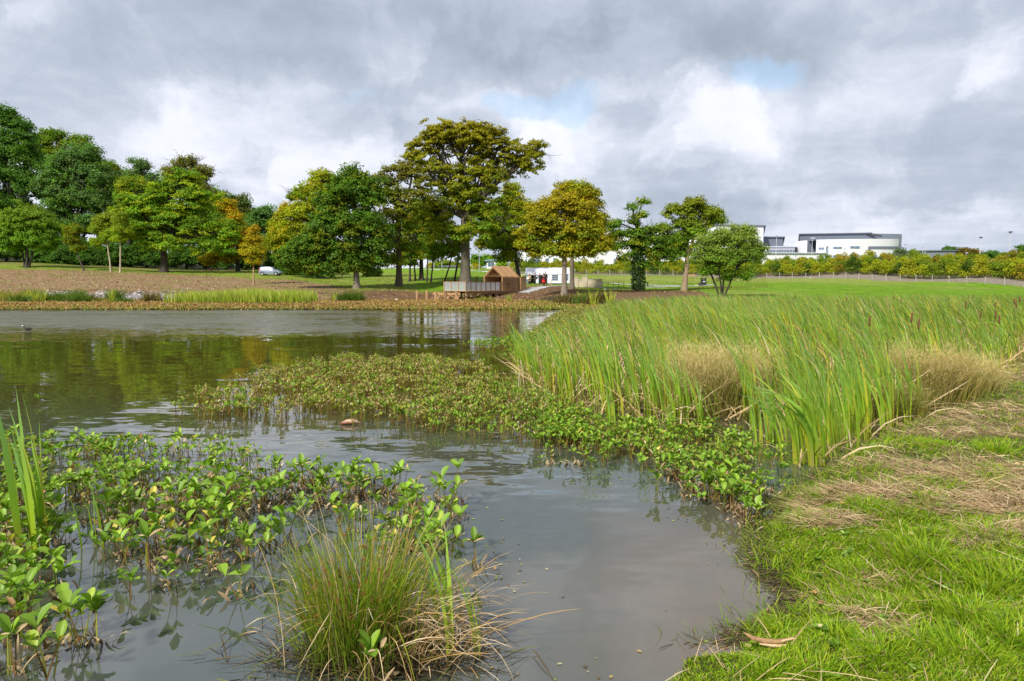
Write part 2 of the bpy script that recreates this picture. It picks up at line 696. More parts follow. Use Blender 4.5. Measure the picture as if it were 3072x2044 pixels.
mixc(np.array([0.060, 0.135, 0.006]), sm(.46, .62, fbm(X * 0.5, Y * 1.1, 24)) * (Y < 125) * 0.55)
mixc(np.array([0.15, 0.22, 0.012]), sm(.55, .7, fbm(X * 0.2, Y * .5, 25)) * 0.4)
yd = Y + (NZ2 - 0.5) * 9 + (NZ - 0.5) * 12
mixc(C_LAWN2, sm(0.45, 0.75, NZ) * 0.6)
mixc(C_LAWN2, sm(112, 124, Y) * (1 - sm(142, 150, Y)) * (U > 1560) * 0.75)
# dry worn grass on the left slope
mixc(C_LAWN2 * np.array([1.1, 0.9, 1.1]), (U < 1250) * sm(0.40, 0.6, NZ2) * 0.7 * (Y < 160))
# bare earth of the far shore
limit = np.interp(U, [-700, 0, 350, 700, 900, 1070, 1200, 1400, 1500, 1640, 1760, 1900, 2100, 2160], [123, 123, 122, 115, 106, 84, 86, 88, 93, 99, 82, 84, 76, 60])
e = sm(3, -3, yd - limit) * (U < 2160)
mixc(C_EARTH, e)
mixc(C_EARTH_D, e * (U > 1030) * 0.8)
mixc(C_LAWN2 * 0.75, e * sm(0.55, 0.72, NZ2) * 0.75 * (U < 1100))
mixc(C_LAWN * 0.8, e * sm(0.50, 0.62, NZ) * 0.8 * (U > 1740))
# wood chip / dirt beside the path, dirt strip near the wall
mixc(C_EARTH_D * 1.3, sm(10, 0, np.abs(Y - 97)) * (U > 1750) * (U < 2120) * sm(0.42, 0.5, NZ2) * 0.0)
# scarp and pale stones left
sc = np.exp(-((Y - 80.5) / 2.3) ** 2) * (U < 1010)
mixc(C_EARTH_D * 0.6, sc * (0.6 + 0.5 * NZ2))
pl = np.exp(-((Y - 75.6) / 1.5) ** 4) * (U > 120) * (U < 545)
mixc(C_PALE, pl * sm(0.40, 0.55, NZ2))
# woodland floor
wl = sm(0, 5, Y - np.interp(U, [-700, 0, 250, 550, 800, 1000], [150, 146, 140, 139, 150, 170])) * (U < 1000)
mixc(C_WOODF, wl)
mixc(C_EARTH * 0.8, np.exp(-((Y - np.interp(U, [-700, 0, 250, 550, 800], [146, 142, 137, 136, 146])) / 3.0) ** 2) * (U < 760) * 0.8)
# ground behind the fence: bare grey-brown bank
fl = np.interp(U, [1300, 1560, 1900, 2300, 2700, 3072, 3900], [190, 160, 151, 145, 126, 110, 108])
mixc(C_GREYB, sm(0, 1.5, Y - fl) * (U > 1560) * (1 - sm(215, 240, Y)))
mixc(C_GREYB * np.array([1.1, .8, .6]), sm(10, 14, Y - fl) * (U > 1560) * (1 - sm(215, 240, Y)) * sm(0.4, 0.6, NZ2))
# marsh mud, pond bed
mixc(C_MUD, (Y < 73.5) * (Y > 0) * (U < 1750))
mixc(C_MUD, (Y < 47.5 + (NZ2 - 0.5) * 3))
sb = np.where(Y < 60, sdist(BANK, X, Y), -99)
mixc(C_BANKG, sm(0.0, 0.25, sb))
STRAW_SPOTS = [(2850, 1420, 1.1, 0.7), (2600, 1385, 0.8, 0.5), (2980, 1530, 0.9, 0.45), (2700, 1500, 0.6, 0.35), (3000, 1230, 1.6, 1.3), (2880, 1290, 1.3, 0.7), (2620, 1720, 0.16, 0.08),
               (3060, 1640, 0.5, 0.2), (2560, 1560, 0.4, 0.12), (3060, 1120, 3.0, 2.0), (3300, 1300, 1.5, 0.8), (2480, 1470, 0.5, 0.3), (3200, 1500, 1.0, 0.5)]


def straw_mask(x, y):
    m = np.zeros(np.shape(x))
    for (u, v, rx, ry) in STRAW_SPOTS:
        cx, cy = G(u, v, 0.15)
        m = np.maximum(m, np.exp(-(((x - cx) / rx) ** 2 + ((y - cy) / ry) ** 2)))
    n = fbm(x * 2.6 + y * .8, y * 2.6, 41)
    n2 = fbm(x * 11, y * 11, 43)
    return np.clip(sm(0.30, 0.85, m * 0.85 + (n - 0.5) * 1.3 + (n2 - 0.5) * 0.7) + sm(0.66, 0.82, n) * 0.4, 0, 1)


mixc(np.array([0.23, 0.16, 0.085]), straw_mask(X, Y) * (sb > 0.1) * 0.9)
mixc(np.array([0.03, 0.03, 0.015]), (sb < 0.05) * (sb > -1.0))
col = col * (0.80 + 0.40 * NZ3[:, None])

m, nt, out = mat_new('ground')
at = nd(nt, 'ShaderNodeAttribute', attribute_name='Col')
tcn = nd(nt, 'ShaderNodeTexCoord')
nz = nd(nt, 'ShaderNodeTexNoise')
nz.inputs['Scale'].default_value = 3.0
nz.inputs['Detail'].default_value = 8
nz.inputs['Roughness'].default_value = 0.75
nt.links.new(tcn.outputs['Object'], nz.inputs['Vector'])
vo = nd(nt, 'ShaderNodeTexVoronoi')
vo.inputs['Scale'].default_value = 2.2
nt.links.new(tcn.outputs['Object'], vo.inputs['Vector'])
mr = nd(nt, 'ShaderNodeMapRange')
mr.inputs['From Min'].default_value = 0.3
mr.inputs['From Max'].default_value = 0.7
mr.inputs['To Min'].default_value = 0.55
mr.inputs['To Max'].default_value = 1.45
nt.links.new(nz.outputs[0], mr.inputs[0])
vm = nd(nt, 'ShaderNodeVectorMath', operation='SCALE')
nt.links.new(at.outputs['Color'], vm.inputs[0])
nt.links.new(mr.outputs[0], vm.inputs['Scale'])
pr = nd(nt, 'ShaderNodeBsdfPrincipled')
pr.inputs['Roughness'].default_value = 0.95
pr.inputs['Specular IOR Level'].default_value = 0.1
nt.links.new(vm.outputs[0], pr.inputs['Base Color'])
bp = nd(nt, 'ShaderNodeBump')
bp.inputs['Strength'].default_value = 0.9
bp.inputs['Distance'].default_value = 0.12
nt.links.new(nz.outputs[0], bp.inputs['Height'])
nt.links.new(bp.outputs[0], pr.inputs['Normal'])
nt.links.new(pr.outputs[0], out.inputs[0])
M_GROUND = m
me = make_mesh('ground', np.stack([X, Y, gzv.ravel()], -1), q[:, ::-1], col, True, (M_GROUND,))
tag(link('ground', me), kind='structure')

# ------------------------------------------------------------------ water
m, nt, out = mat_new('pond_water')
tcn = nd(nt, 'ShaderNodeTexCoord')
sp = nd(nt, 'ShaderNodeSeparateXYZ')
nt.links.new(tcn.outputs['Object'], sp.inputs[0])


def noise_n(scale, detail, stretch, rough=0.5, dist=0.0, loc=(0, 0, 0)):
    mp = nd(nt, 'ShaderNodeMapping')
    mp.inputs['Scale'].default_value = stretch
    mp.inputs['Location'].default_value = loc
    mp.inputs['Rotation'].default_value = (0, 0, 0.25)
    nt.links.new(tcn.outputs['Object'], mp.inputs[0])
    n = nd(nt, 'ShaderNodeTexNoise')
    n.inputs['Scale'].default_value = scale
    n.inputs['Detail'].default_value = detail
    n.inputs['Roughness'].default_value = rough
    n.inputs['Distortion'].default_value = dist
    nt.links.new(mp.outputs[0], n.inputs['Vector'])
    return n.outputs[0]


def mth(op, a, b=None, clamp=False):
    n = nd(nt, 'ShaderNodeMath', operation=op)
    n.use_clamp = clamp
    for i, x in enumerate((a, b)):
        if x is None:
            continue
        if isinstance(x, (int, float)):
            n.inputs[i].default_value = x
        else:
            nt.links.new(x, n.inputs[i])
    return n.outputs[0]


def mrange(src, a, b, c, d, smooth=True):
    n = nd(nt, 'ShaderNodeMapRange', interpolation_type='SMOOTHSTEP' if smooth else 'LINEAR')
    for k, v in zip(('From Min', 'From Max', 'To Min', 'To Max'), (a, b, c, d)):
        n.inputs[k].default_value = v
    nt.links.new(src, n.inputs[0])
    return n.outputs[0]


def noise_c(scale, detail, stretch, rough=0.5, loc=(0, 0, 0)):
    noise_n(scale, detail, stretch, rough, 0.0, loc)
    return [n for n in nt.nodes if n.type == 'TEX_NOISE'][-1].outputs['Color']


def vmth(op, a, b=None, sc=None, out=0):
    n = nd(nt, 'ShaderNodeVectorMath', operation=op)
    for i, x in enumerate((a, b)):
        if x is None:
            continue
        if isinstance(x, tuple):
            n.inputs[i].default_value = x
        else:
            nt.links.new(x, n.inputs[i])
    if sc is not None:
        if isinstance(sc, (int, float)):
            n.inputs['Scale'].default_value = sc
        else:
            nt.links.new(sc, n.inputs['Scale'])
    return n.outputs[out]


# wavelet slopes straight from noise, so that they do not fade with distance
w1 = noise_c(7.0, 2, (0.5, 1.5, 1), 0.5)
w2 = noise_c(2.2, 2, (0.45, 1.3, 1), 0.5, (4, 2, 0))
wv = vmth('ADD', vmth('SUBTRACT', w1, (0.5, 0.5, 0.5)), vmth('SUBTRACT', w2, (0.5, 0.5, 0.5)))
wv = vmth('MULTIPLY', wv, (0.6, 1.2, 0.0))
patch = noise_n(0.16, 2, (0.35, 1.3, 1), 0.5, loc=(3, 1, 0))
# breeze: the far left of the pond is rippled, the middle calm, the bay lightly rippled
side = mrange(mth('ADD', mth('DIVIDE', mth('MULTIPLY', sp.outputs[0], -1.0), sp.outputs[1]), mth('MULTIPLY', mth('SUBTRACT', patch, 0.5), 0.25)), 0.10, 0.30, 0.07, 1)
far = mth('MULTIPLY', mrange(mth('ADD', sp.outputs[1], mth('MULTIPLY', mth('SUBTRACT', patch, 0.5), 12.0)), 19, 29, 0.0, 1), side)
bay = mth('MULTIPLY', mrange(sp.outputs[1], 3.2, 7.5, 0.03, 0.10), mrange(patch, 0.35, 0.6, 0.5, 1.3))
bay = mth('MULTIPLY', bay, mrange(sp.outputs[1], 8.5, 11.5, 1.0, 0.30))
pt = mrange(patch, 0.38, 0.60, 0.55, 1.0)
amp = mth('ADD', mth('MULTIPLY', mth('MULTIPLY', far, pt), 1.5), bay)
wn = vmth('NORMALIZE', vmth('ADD', vmth('SCALE', wv, sc=amp), (0.0, 0.0, 1.0)))
pr = nd(nt, 'ShaderNodeBsdfPrincipled')
pr.inputs['Roughness'].default_value = 0.0
pr.inputs['IOR'].default_value = 1.95
silt = noise_n(0.8, 4, (1, 1, 1), 0.6, loc=(5, 2, 0))
ramp2 = nd(nt, 'ShaderNodeValToRGB')
ramp2.color_ramp.elements[0].position = 0.42
ramp2.color_ramp.elements[0].color = (0.046, 0.058, 0.048, 1)
ramp2.color_ramp.elements[1].position = 0.68
ramp2.color_ramp.elements[1].color = (0.066, 0.066, 0.048, 1)
nt.links.new(silt, ramp2.inputs[0])
deep = nd(nt, 'ShaderNodeMixRGB')
nt.links.new(mrange(sp.outputs[1], 5.5, 12, 0, 1), deep.inputs[0])
nt.links.new(ramp2.outputs[0], deep.inputs[1])
deep.inputs[2].default_value = (0.060, 0.052, 0.010, 1)
shal = nd(nt, 'ShaderNodeMixRGB')
nt.links.new(mth('MULTIPLY', mth('MULTIPLY', mrange(sp.outputs[1], 6.0, 3.6, 0, 1), mrange(sp.outputs[0], -0.1, 1.2, 0, 1)), mrange(silt, 0.3, 0.55, 0.35, 1)), shal.inputs[0])
nt.links.new(deep.outputs[0], shal.inputs[1])
shal.inputs[2].default_value = (0.115, 0.088, 0.055, 1)
nt.links.new(shal.outputs[0], pr.inputs['Base Color'])
nt.links.new(wn, pr.inputs['Normal'])
nt.links.new(mth('MULTIPLY', mth('MULTIPLY', far, pt), 0.34), pr.inputs['Roughness'])
nt.links.new(pr.outputs[0], out.inputs[0])
M_WATER = m
wm = MB().add([(-140, -12, 0), (60, -12, 0), (60, 74, 0), (-140, 74, 0)], [(0, 1, 2, 3)])
tag(wm.build('pond_water', M_WATER), kind='structure')


def path(pts, width, name, mat, dz=0.03):
    """pts: list of (x,y); draped strip"""
    P_ = [Vector(p) for p in pts]
    # resample
    out_ = []
    for a, b in zip(P_[:-1], P_[1:]):
        n = max(2, int((b - a).length / 1.0))
        for i in range(n):
            out_.append(a.lerp(b, i / n))
    out_.append(P_[-1])
    vs, fs = [], []
    K = 4
    for i, p in enumerate(out_):
        d = (out_[min(i + 1, len(out_) - 1)] - out_[max(i - 1, 0)]).normalized()
        s = Vector((d.y, -d.x))
        w = width[0] + (width[1] - width[0]) * i / (len(out_) - 1) if isinstance(width, tuple) else width
        for k in range(K + 1):
            qq = p + s * w * (k / K - 0.5)
            vs.append((qq.x, qq.y, gz(qq.x, qq.y) + dz))
    for i in range(len(out_) - 1):
        for k in range(K):
            a = i * (K + 1) + k
            fs.append((a, a + 1, a + K + 2, a + K + 1))
    me = make_mesh(name, np.array(vs), fs, None, True, (mat,))
    return tag(link(name, me), kind='structure')


M_PATH = plain('gravel_path', (0.36, 0.37, 0.38), 0.9, noise=0.2, nscale=3)
M_PATH2 = plain('tarmac_path', (0.42, 0.40, 0.42), 0.9, noise=0.1, nscale=1)
def uvp(u, Y):
    p = place(u, Y)
    return (p.x, p.y)
path([uvp(1556, 88.5), uvp(1600, 91), uvp(1640, 95), uvp(1690, 96), uvp(1760, 93.5), uvp(1850, 91)], (3.2, 1.2), 'path', M_PATH)
path([uvp(1230, 205), uvp(1400, 172), uvp(1480, 158), uvp(1560, 143), uvp(1700, 128), uvp(1850, 113), uvp(1960, 107), uvp(2075, 103), uvp(2130, 106)], 2.4, 'path', M_PATH2)
path([uvp(2120, 104), uvp(2030, 98.5), uvp(1960, 96.5), uvp(1890, 95.5)], 1.8, 'path', M_PATH2)
# ------------------------------------------------------------------ trees
WARM = np.array([1.12, 1.04, 0.62])


def norm(a):
    return a / np.maximum(np.linalg.norm(a, axis=-1, keepdims=True), 1e-9)


def leaf_faces(cen, nrm, size, cols, rnd, aspect=0.6, bend=0.0):
    """one 4-corner leaf per point"""
    n = len(cen)
    r = norm(rnd.normal(size=(n, 3)))
    t = norm(np.cross(nrm, r))
    b = np.cross(nrm, t)
    s = size[:, None]
    v = np.empty((n, 4, 3))
    v[:, 0] = cen - t * s * 0.5
    v[:, 1] = cen - b * s * 0.5 * aspect + t * s * 0.05
    v[:, 2] = cen + t * s * 0.5
    v[:, 3] = cen + b * s * 0.5 * aspect + t * s * 0.05
    f = np.arange(n * 4).reshape(n, 4)
    return v.reshape(-1, 3), f, np.repeat(cols, 4, 0)


def tube_np(pts, rads, k):
    pts = np.asarray(pts, float)
    n = len(pts)
    d = np.gradient(pts, axis=0)
    d = norm(d)
    ref = np.array([0.31, 0.17, 0.93])
    s = norm(np.cross(d, ref))
    t = np.cross(d, s)
    a = np.linspace(0, 2 * np.pi, k, endpoint=False)
    ring = s[:, None, :] * np.cos(a)[None, :, None] + t[:, None, :] * np.sin(a)[None, :, None]
    v = pts[:, None, :] + ring * np.asarray(rads)[:, None, None]
    i = np.arange(n - 1)[:, None] * k
    j = np.arange(k)[None, :]
    j2 = (j + 1) % k
    f = np.stack([i + j, i + j2, i + j2 + k, i + j + k], -1).reshape(-1, 4)
    return v.reshape(-1, 3), f


class Tubes:
    def __init__(self):
        self.v, self.f, self.n = [], [], 0

    def add(self, pts, rads, k=5):
        v, f = tube_np(pts, rads, k)
        self.v.append(v)
        self.f.append(f + self.n)
        self.n += len(v)

    def mesh(self, name, mat, col):
        v = np.concatenate(self.v)
        return make_mesh(name, v, np.concatenate(self.f), np.tile(np.asarray(col, float), (len(v), 1)), True, (mat,))


def curve(a, b, rnd, n=6, wob=0.08, sag=0.0, up=0.25):
    a = np.asarray(a, float)
    b = np.asarray(b, float)
    L = np.linalg.norm(b - a)
    c = (a + b) / 2 + rnd.normal(size=3) * wob * L + np.array([0, 0, up * L * 0.5 - sag * L])
    t = np.linspace(0, 1, n)[:, None]
    p = (1 - t) ** 2 * a + 2 * t * (1 - t) * c + t ** 2 * b
    p[1:-1] += rnd.normal(size=(n - 2, 3)) * wob * L * 0.12
    return p


def tree(name, label, u, d, blobs, cols, trunk=16, fork=None, leaf=0.34, cr=1.0, dens=1.0, per=46, bark=(1, 1, 1), seed=1, lean=0.0, top=None,
         fill=0.35, stems=1, flat=0.62, group=None, ivy=False, limbs=True, base=None, dead=0, twigs=0.5, dark=1.0, shell=0.55, tw_r=0.035):
    """blobs: (u, v, ru, rv[, dy]) lobes of the crown as seen; trunk: width in px; fork: v where the trunk divides;
    cols: list of (rgb, weight); top: rgb tint for the upper crown"""
    rnd = np.random.default_rng(seed)
    s = d / F
    bp_ = place(u, d) if base is None else Vector(base)
    B = np.array(bp_)
    root = thing(name, label, 'tree', bp_, 0, group)
    cen, rr, cb = [], [], []
    bl = []
    for b in blobs:
        dy = b[4] if len(b) > 4 else 0.0
        c = np.array(P(b[0], b[1], d + dy))
        r = np.array([b[2] * s, 0.8 * (b[2] + b[3]) / 2 * s, b[3] * s])
        bl.append((c, r))
        area = 4 * np.pi * ((r[0] * r[1]) ** 1.6 / 3 + (r[0] * r[2]) ** 1.6 / 3 + (r[1] * r[2]) ** 1.6 / 3) ** (1 / 1.6)
        n = max(4, int(area / (cr * cr) * 0.85 * dens))
        q_ = norm(rnd.normal(size=(n, 3)))
        q_[:, 2] = np.where(q_[:, 2] < -0.65, -q_[:, 2] * 0.6, q_[:, 2])
        rad_ = shell + (1 - shell) * rnd.random(n) ** 0.6
        nf = int(n * fill)
        if nf:
            rad_[:nf] *= rnd.random(nf) * 0.6 + 0.25
        rad_ *= 1 + 0.13 * rnd.normal(size=n) * (rnd.random(n) < 0.4)
        cc = c + q_ * rad_[:, None] * np.maximum(r - cr * 0.25, cr * 0.2)
        cen.append(cc)
        rr.append(np.full(n, cr) * (0.65 + 0.7 * rnd.random(n)))
        cb.append(np.full(n, len(bl) - 1))
    cen = np.concatenate(cen)
    rr = np.concatenate(rr)
    cb = np.concatenate(cb)
    N = len(cen)
    # leaves: puffs of leaves around every clump centre, flattened like sprays
    k = np.maximum(6, (per * 1.9 * (rr / cr) ** 2 * (0.6 + 0.8 * rnd.random(N))).astype(int))
    idx = np.repeat(np.arange(N), k)
    M_ = len(idx)
    o = norm(rnd.normal(size=(M_, 3))) * (rnd.random(M_) ** 0.45)[:, None]
    o[:, 2] = np.where(o[:, 2] < 0, o[:, 2] * 0.55, o[:, 2])
    tilt = rnd.normal(size=(N, 2)) * 0.28
    off = o * rr[idx][:, None] * np.array([1, 1, flat])
    off[:, 2] += off[:, 0] * tilt[idx, 0] + off[:, 1] * tilt[idx, 1] - 0.18 * (off[:, 0] ** 2 + off[:, 1] ** 2) / rr[idx]
    pos = cen[idx] + off
    outward = norm(cen - np.mean([b[0] for b in bl], axis=0))
    nr_ = norm(o * np.array([1, 1, 1.2]) + outward[idx] * 0.35 + np.array([0, 0, 0.45]) + rnd.normal(size=(M_, 3)) * 0.55)
    pal = np.array([c for c, w in cols]) * WARM * 1.18
    wt_ = np.array([w for c, w in cols], float)
    wt_ /= wt_.sum()
    ci = rnd.choice(len(pal), size=N, p=wt_)
    cc = pal[ci][idx]
    alt = pal[rnd.choice(len(pal), size=M_, p=wt_)]
    cc = cc * 0.65 + alt * 0.35
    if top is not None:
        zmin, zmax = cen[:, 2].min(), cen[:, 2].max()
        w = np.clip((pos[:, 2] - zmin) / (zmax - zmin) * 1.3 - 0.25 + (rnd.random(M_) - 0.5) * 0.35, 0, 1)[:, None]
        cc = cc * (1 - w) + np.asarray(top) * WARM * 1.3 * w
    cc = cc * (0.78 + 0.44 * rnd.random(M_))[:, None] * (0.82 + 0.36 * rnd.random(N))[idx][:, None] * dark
    sz = leaf * 0.80 * (0.6 + 0.8 * rnd.random(M_))
    v, f, c = leaf_faces(pos, nr_, sz, cc, rnd, 0.85)
    cm = make_mesh('crown', v - B, f, c, False, (M_LEAF,))
    link('crown', cm, root)
    # wood
    T = Tubes()
    L = Tubes()
    tw = trunk * s / 2
    main = np.average([b[0] for b in bl], axis=0, weights=[b[1][0] for b in bl])
    zf = P(u, fork, d)[2] if fork else B[2] + (main[2] - B[2]) * 0.45
    fk = np.array([B[0] + lean * s, B[1], zf])
    if stems == 1:
        pts = curve(B, fk, rnd, 8, 0.02, up=0)
        pts[0, 2] -= 0.3
        rads = np.interp(np.linspace(0, 1, 8), [0, 0.06, 0.2, 1], [tw * 1.65, tw * 1.25, tw, tw * 0.78])
        T.add(pts, rads, 10)
        forks = [fk]
    else:
        forks = []
        for i in range(stems):
            a = (i - (stems - 1) / 2) / max(1, stems - 1)
            e = fk + np.array([a * (stems * 0.45 + 0.6), rnd.normal() * 0.4, rnd.normal() * 0.3])
            pts = curve(B + np.array([a * tw * 2.0, 0, -0.2]), e, rnd, 7, 0.04, up=0)
            T.add(pts, np.linspace(tw * 1.05, tw * 0.6, 7), 7)
            forks.append(e)
    link('trunk', T.mesh('trunk', M_BARK, bark), root).data.vertices.foreach_get
    tr_ = root.children[-1]
    tv = np.empty(len(tr_.data.vertices) * 3)
    tr_.data.vertices.foreach_get('co', tv)
    tr_.data.vertices.foreach_set('co', (tv.reshape(-1, 3) - B).ravel())
    if limbs:
        for bi, (c, r) in enumerate(bl):
            f0 = min(forks, key=lambda q_: abs(q_[0] - c[0]))
            start = f0.copy()
            if c[2] < zf:
                start = B + (f0 - B) * 0.85
            rl = tw * 0.5 * min(1, (r[0] * r[2]) ** 0.5 / (4.0 * max(tw, .2)) + 0.25)
            pts = curve(start, c, rnd, 8, 0.09)
            L.add(pts, np.linspace(rl, rl * 0.45, 8), 6)
            mem = np.where(cb == bi)[0]
            rnd.shuffle(mem)
            # secondary limbs, then twigs from them
            ns = max(2, int(len(mem) * 0.10))
            hubs = []
            for m_ in mem[:ns]:
                st = pts[rnd.integers(2, 8)]
                q_ = curve(st, cen[m_], rnd, 6, 0.10)
                L.add(q_, np.linspace(rl * 0.42, max(0.02, rl * 0.14), 6), 5)
                hubs.append(q_)
            hp = np.concatenate(hubs) if hubs else pts
            for m_ in mem[ns:ns + int(len(mem) * twigs)]:
                j = np.argmin(np.linalg.norm(hp - cen[m_], axis=1))
                q_ = curve(hp[j], cen[m_], rnd, 4, 0.12)
                L.add(q_, np.linspace(tw_r, tw_r * 0.5, 4), 3)
        for i in range(dead):
            c, r = bl[rnd.integers(len(bl))]
            q_ = norm(rnd.normal(size=3) * np.array([1, .6, .5]) + np.array([0, 0, .7]))
            e = c + q_ * r * (1.05 + 0.3 * rnd.random())
            pp = curve(c, e, rnd, 7, 0.12)
            L.add(pp, np.linspace(0.09, 0.02, 7), 4)
            for j in range(5):
                st = pp[rnd.integers(3, 7)]
                L.add(curve(st, st + norm(rnd.normal(size=3) + q_ * 1.2) * rnd.uniform(0.8, 2.2), rnd, 4, 0.15), np.linspace(0.03, 0.012, 4), 3)
        lm = L.mesh('limbs', M_BARK, np.asarray(bark) * 0.8)
        lv = np.empty(len(lm.vertices) * 3)
        lm.vertices.foreach_get('co', lv)
        lm.vertices.foreach_set('co', (lv.reshape(-1, 3) - B).ravel())
        link('limbs', lm, root)
    if ivy:
        n = 2600
        t = rnd.random(n)
        a = rnd.random(n) * 2 * np.pi
        rad_ = (tw * 1.0 + 0.55 * (0.5 + fbm(t * 6, a, 3)) * (1 - 0.5 * t)) * (0.75 + 0.5 * rnd.random(n))
        h_ = 0.2 + t * (zf - B[2]) * 1.05
        pos = np.stack([np.cos(a) * rad_ + t * (fk[0] - B[0]), np.sin(a) * rad_, h_], -1)
        nn = norm(np.stack([np.cos(a), np.sin(a), np.full(n, 0.5)], -1) + rnd.normal(size=(n, 3)) * 0.5)
        cc = np.array([0.03, 0.065, 0.014]) * (0.6 + 0.9 * rnd.random(n))[:, None]
        v, f, c = leaf_faces(pos, nn, 0.22 * (0.7 + 0.6 * rnd.random(n)), cc, rnd, 0.8)
        link('ivy', make_mesh('ivy', v, f, c, False, (M_LEAF,)), root)
    return root


GR = (0.090, 0.198, 0.026)      # mid green
DG = (0.060, 0.142, 0.030)      # dark green
BG = (0.091, 0.191, 0.079)      # blue-ish dark green
YG = (0.243, 0.307, 0.023)      # yellow-green
LG = (0.166, 0.320, 0.033)      # light green
OL = (0.165, 0.190, 0.016)
GO = (0.290, 0.245, 0.014)
OR = (0.46, 0.24, 0.014)
BR = (0.256, 0.160, 0.033)       # russet
PA = (0.16, 0.20, 0.09)         # pale

tree('beech_tree', 'tallest beech by the pond with a thick grey trunk and thin olive-gold top', 1395, 100,
     [(1400, 440, 100, 80), (1300, 430, 75, 60), (1490, 450, 85, 65), (1260, 475, 45, 65, -1), (1580, 480, 55, 60, 1), (1330, 540, 95, 75), (1450, 545, 95, 80), (1550, 500, 60, 40),
      (1385, 620, 90, 70), (1300, 640, 75, 60, 2), (1470, 650, 80, 65), (1385, 400, 130, 42), (1425, 700, 80, 45, -2), (1330, 700, 65, 40, -1), (1610, 455, 30, 40)],
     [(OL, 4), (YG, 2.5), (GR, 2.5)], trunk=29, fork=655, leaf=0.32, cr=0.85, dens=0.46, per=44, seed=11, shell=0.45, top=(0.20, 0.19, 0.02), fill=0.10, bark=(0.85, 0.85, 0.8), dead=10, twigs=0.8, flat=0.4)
tree('oak_tree', 'broad dense green oak with its pale trunk on bare earth right of the silver car', 1071, 88,
     [(1060, 560, 75, 62), (1010, 600, 60, 55), (1110, 590, 60, 65), (1000, 670, 90, 65), (1080, 680, 95, 75), (950, 740, 75, 60), (890, 765, 50, 45), (1140, 720, 50, 60), (1060, 760, 90, 50), (1130, 780, 45, 35), (905, 795, 60, 34), (980, 800, 70, 34), (1060, 800, 80, 30), (860, 780, 40, 36)],
     [(GR, 4), (OL, 2.2), (DG, 3), (BG, 1)], trunk=18, fork=770, leaf=0.32, cr=0.95, dens=0.95, per=50, seed=12, bark=(1.3, 1.3, 1.25), dead=2, dark=0.9)
tree('beech_tree', 'golden-green beech rising behind the left side of the dense green oak', 960, 118,
     [(955, 590, 75, 65), (900, 650, 60, 55), (975, 540, 50, 40), (1010, 580, 60, 60), (880, 710, 60, 60), (840, 730, 45, 50)],
     [(GO, 1.5), (YG, 4), (OL, 2), (GR, 1)], trunk=20, fork=720, leaf=0.4, cr=1.2, dens=0.8, per=46, seed=13)
tree('ash_tree', 'thin ash top with bare stalks leaning out beside the golden beech', 912, 126,
     [(905, 580, 36, 16), (880, 592, 22, 12), (935, 585, 22, 16)], [(OL, 1), (GR, 1)], trunk=6, fork=650, leaf=0.35, cr=0.9, dens=1.2, per=36, seed=14, dead=5)
tree('lime_tree', 'tall thin-topped lime with visible branches between the dense oak and the beech', 1196, 94,
     [(1195, 520, 50, 40), (1155, 540, 35, 45), (1235, 530, 45, 45), (1180, 590, 55, 50), (1240, 600, 55, 45), (1200, 660, 60, 50), (1160, 700, 45, 50), (1215, 740, 65, 45), (1175, 790, 45, 28)],
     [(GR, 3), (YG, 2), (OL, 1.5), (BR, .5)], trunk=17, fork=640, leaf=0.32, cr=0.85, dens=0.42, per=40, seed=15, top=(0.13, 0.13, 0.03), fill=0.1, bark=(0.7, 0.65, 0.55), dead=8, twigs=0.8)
tree('beech_tree', 'low spreading olive beech filling the gap left of the thick grey trunk', 1265, 108,
     [(1270, 640, 60, 60), (1240, 700, 60, 60), (1310, 700, 65, 60), (1280, 760, 75, 40), (1340, 750, 45, 30), (1215, 770, 45, 35)],
     [(OL, 3), (GR, 2), (GO, 1)], trunk=13, fork=760, leaf=0.36, cr=1.05, dens=0.8, per=46, seed=16, bark=(0.5, 0.45, 0.4))
for i, (uu, vt, dd, ln) in enumerate(((1283, 740, 104, 3), (1297, 745, 103, 8), (1345, 735, 104, 22), (1370, 745, 101, 14), (1230, 750, 106, 2), (1244, 760, 107, -4))):
    lab = ['thin dark sapling stem, left one of the close pair left of the thick trunk', 'thin dark sapling stem, right one of the close pair left of the thick trunk', 'slender leaning sapling standing alone left of the thick grey trunk', 'dark slim stem leaning against the foot of the thick grey trunk',
           'thin dark stem just right of the lime trunk', 'second thin stem right of the lime trunk, in the shade'][i]
    tree('sapling_tree', lab, uu - ln * 0.6, dd, [(uu + ln, vt, 22, 26), (uu + ln * 0.6, vt + 32, 14, 10)], [(OL, 2), (GR, 2)], trunk=[4.5, 5, 4.5, 6, 6, 5][i], fork=vt + 20, leaf=0.3, cr=0.8, dens=0.8, per=30, seed=60 + i, lean=ln * 1.2, bark=(0.35, 0.3, 0.25), group='thin stems under the beeches', twigs=0.2)
tree('beech_tree', 'olive and gold beech behind the timber hut, two trunks close together', 1557, 116,
     [(1530, 600, 50, 50), (1560, 650, 60, 60), (1490, 660, 55, 50), (1510, 720, 65, 50), (1565, 730, 55, 50), (1470, 735, 45, 35), (1530, 770, 60, 22)],
     [(OL, 3), (YG, 2), (GO, 1), (GR, 2)], trunk=13, fork=760, leaf=0.38, cr=1.1, dens=0.8, per=44, seed=17, bark=(0.5, 0.45, 0.4), lean=-12)
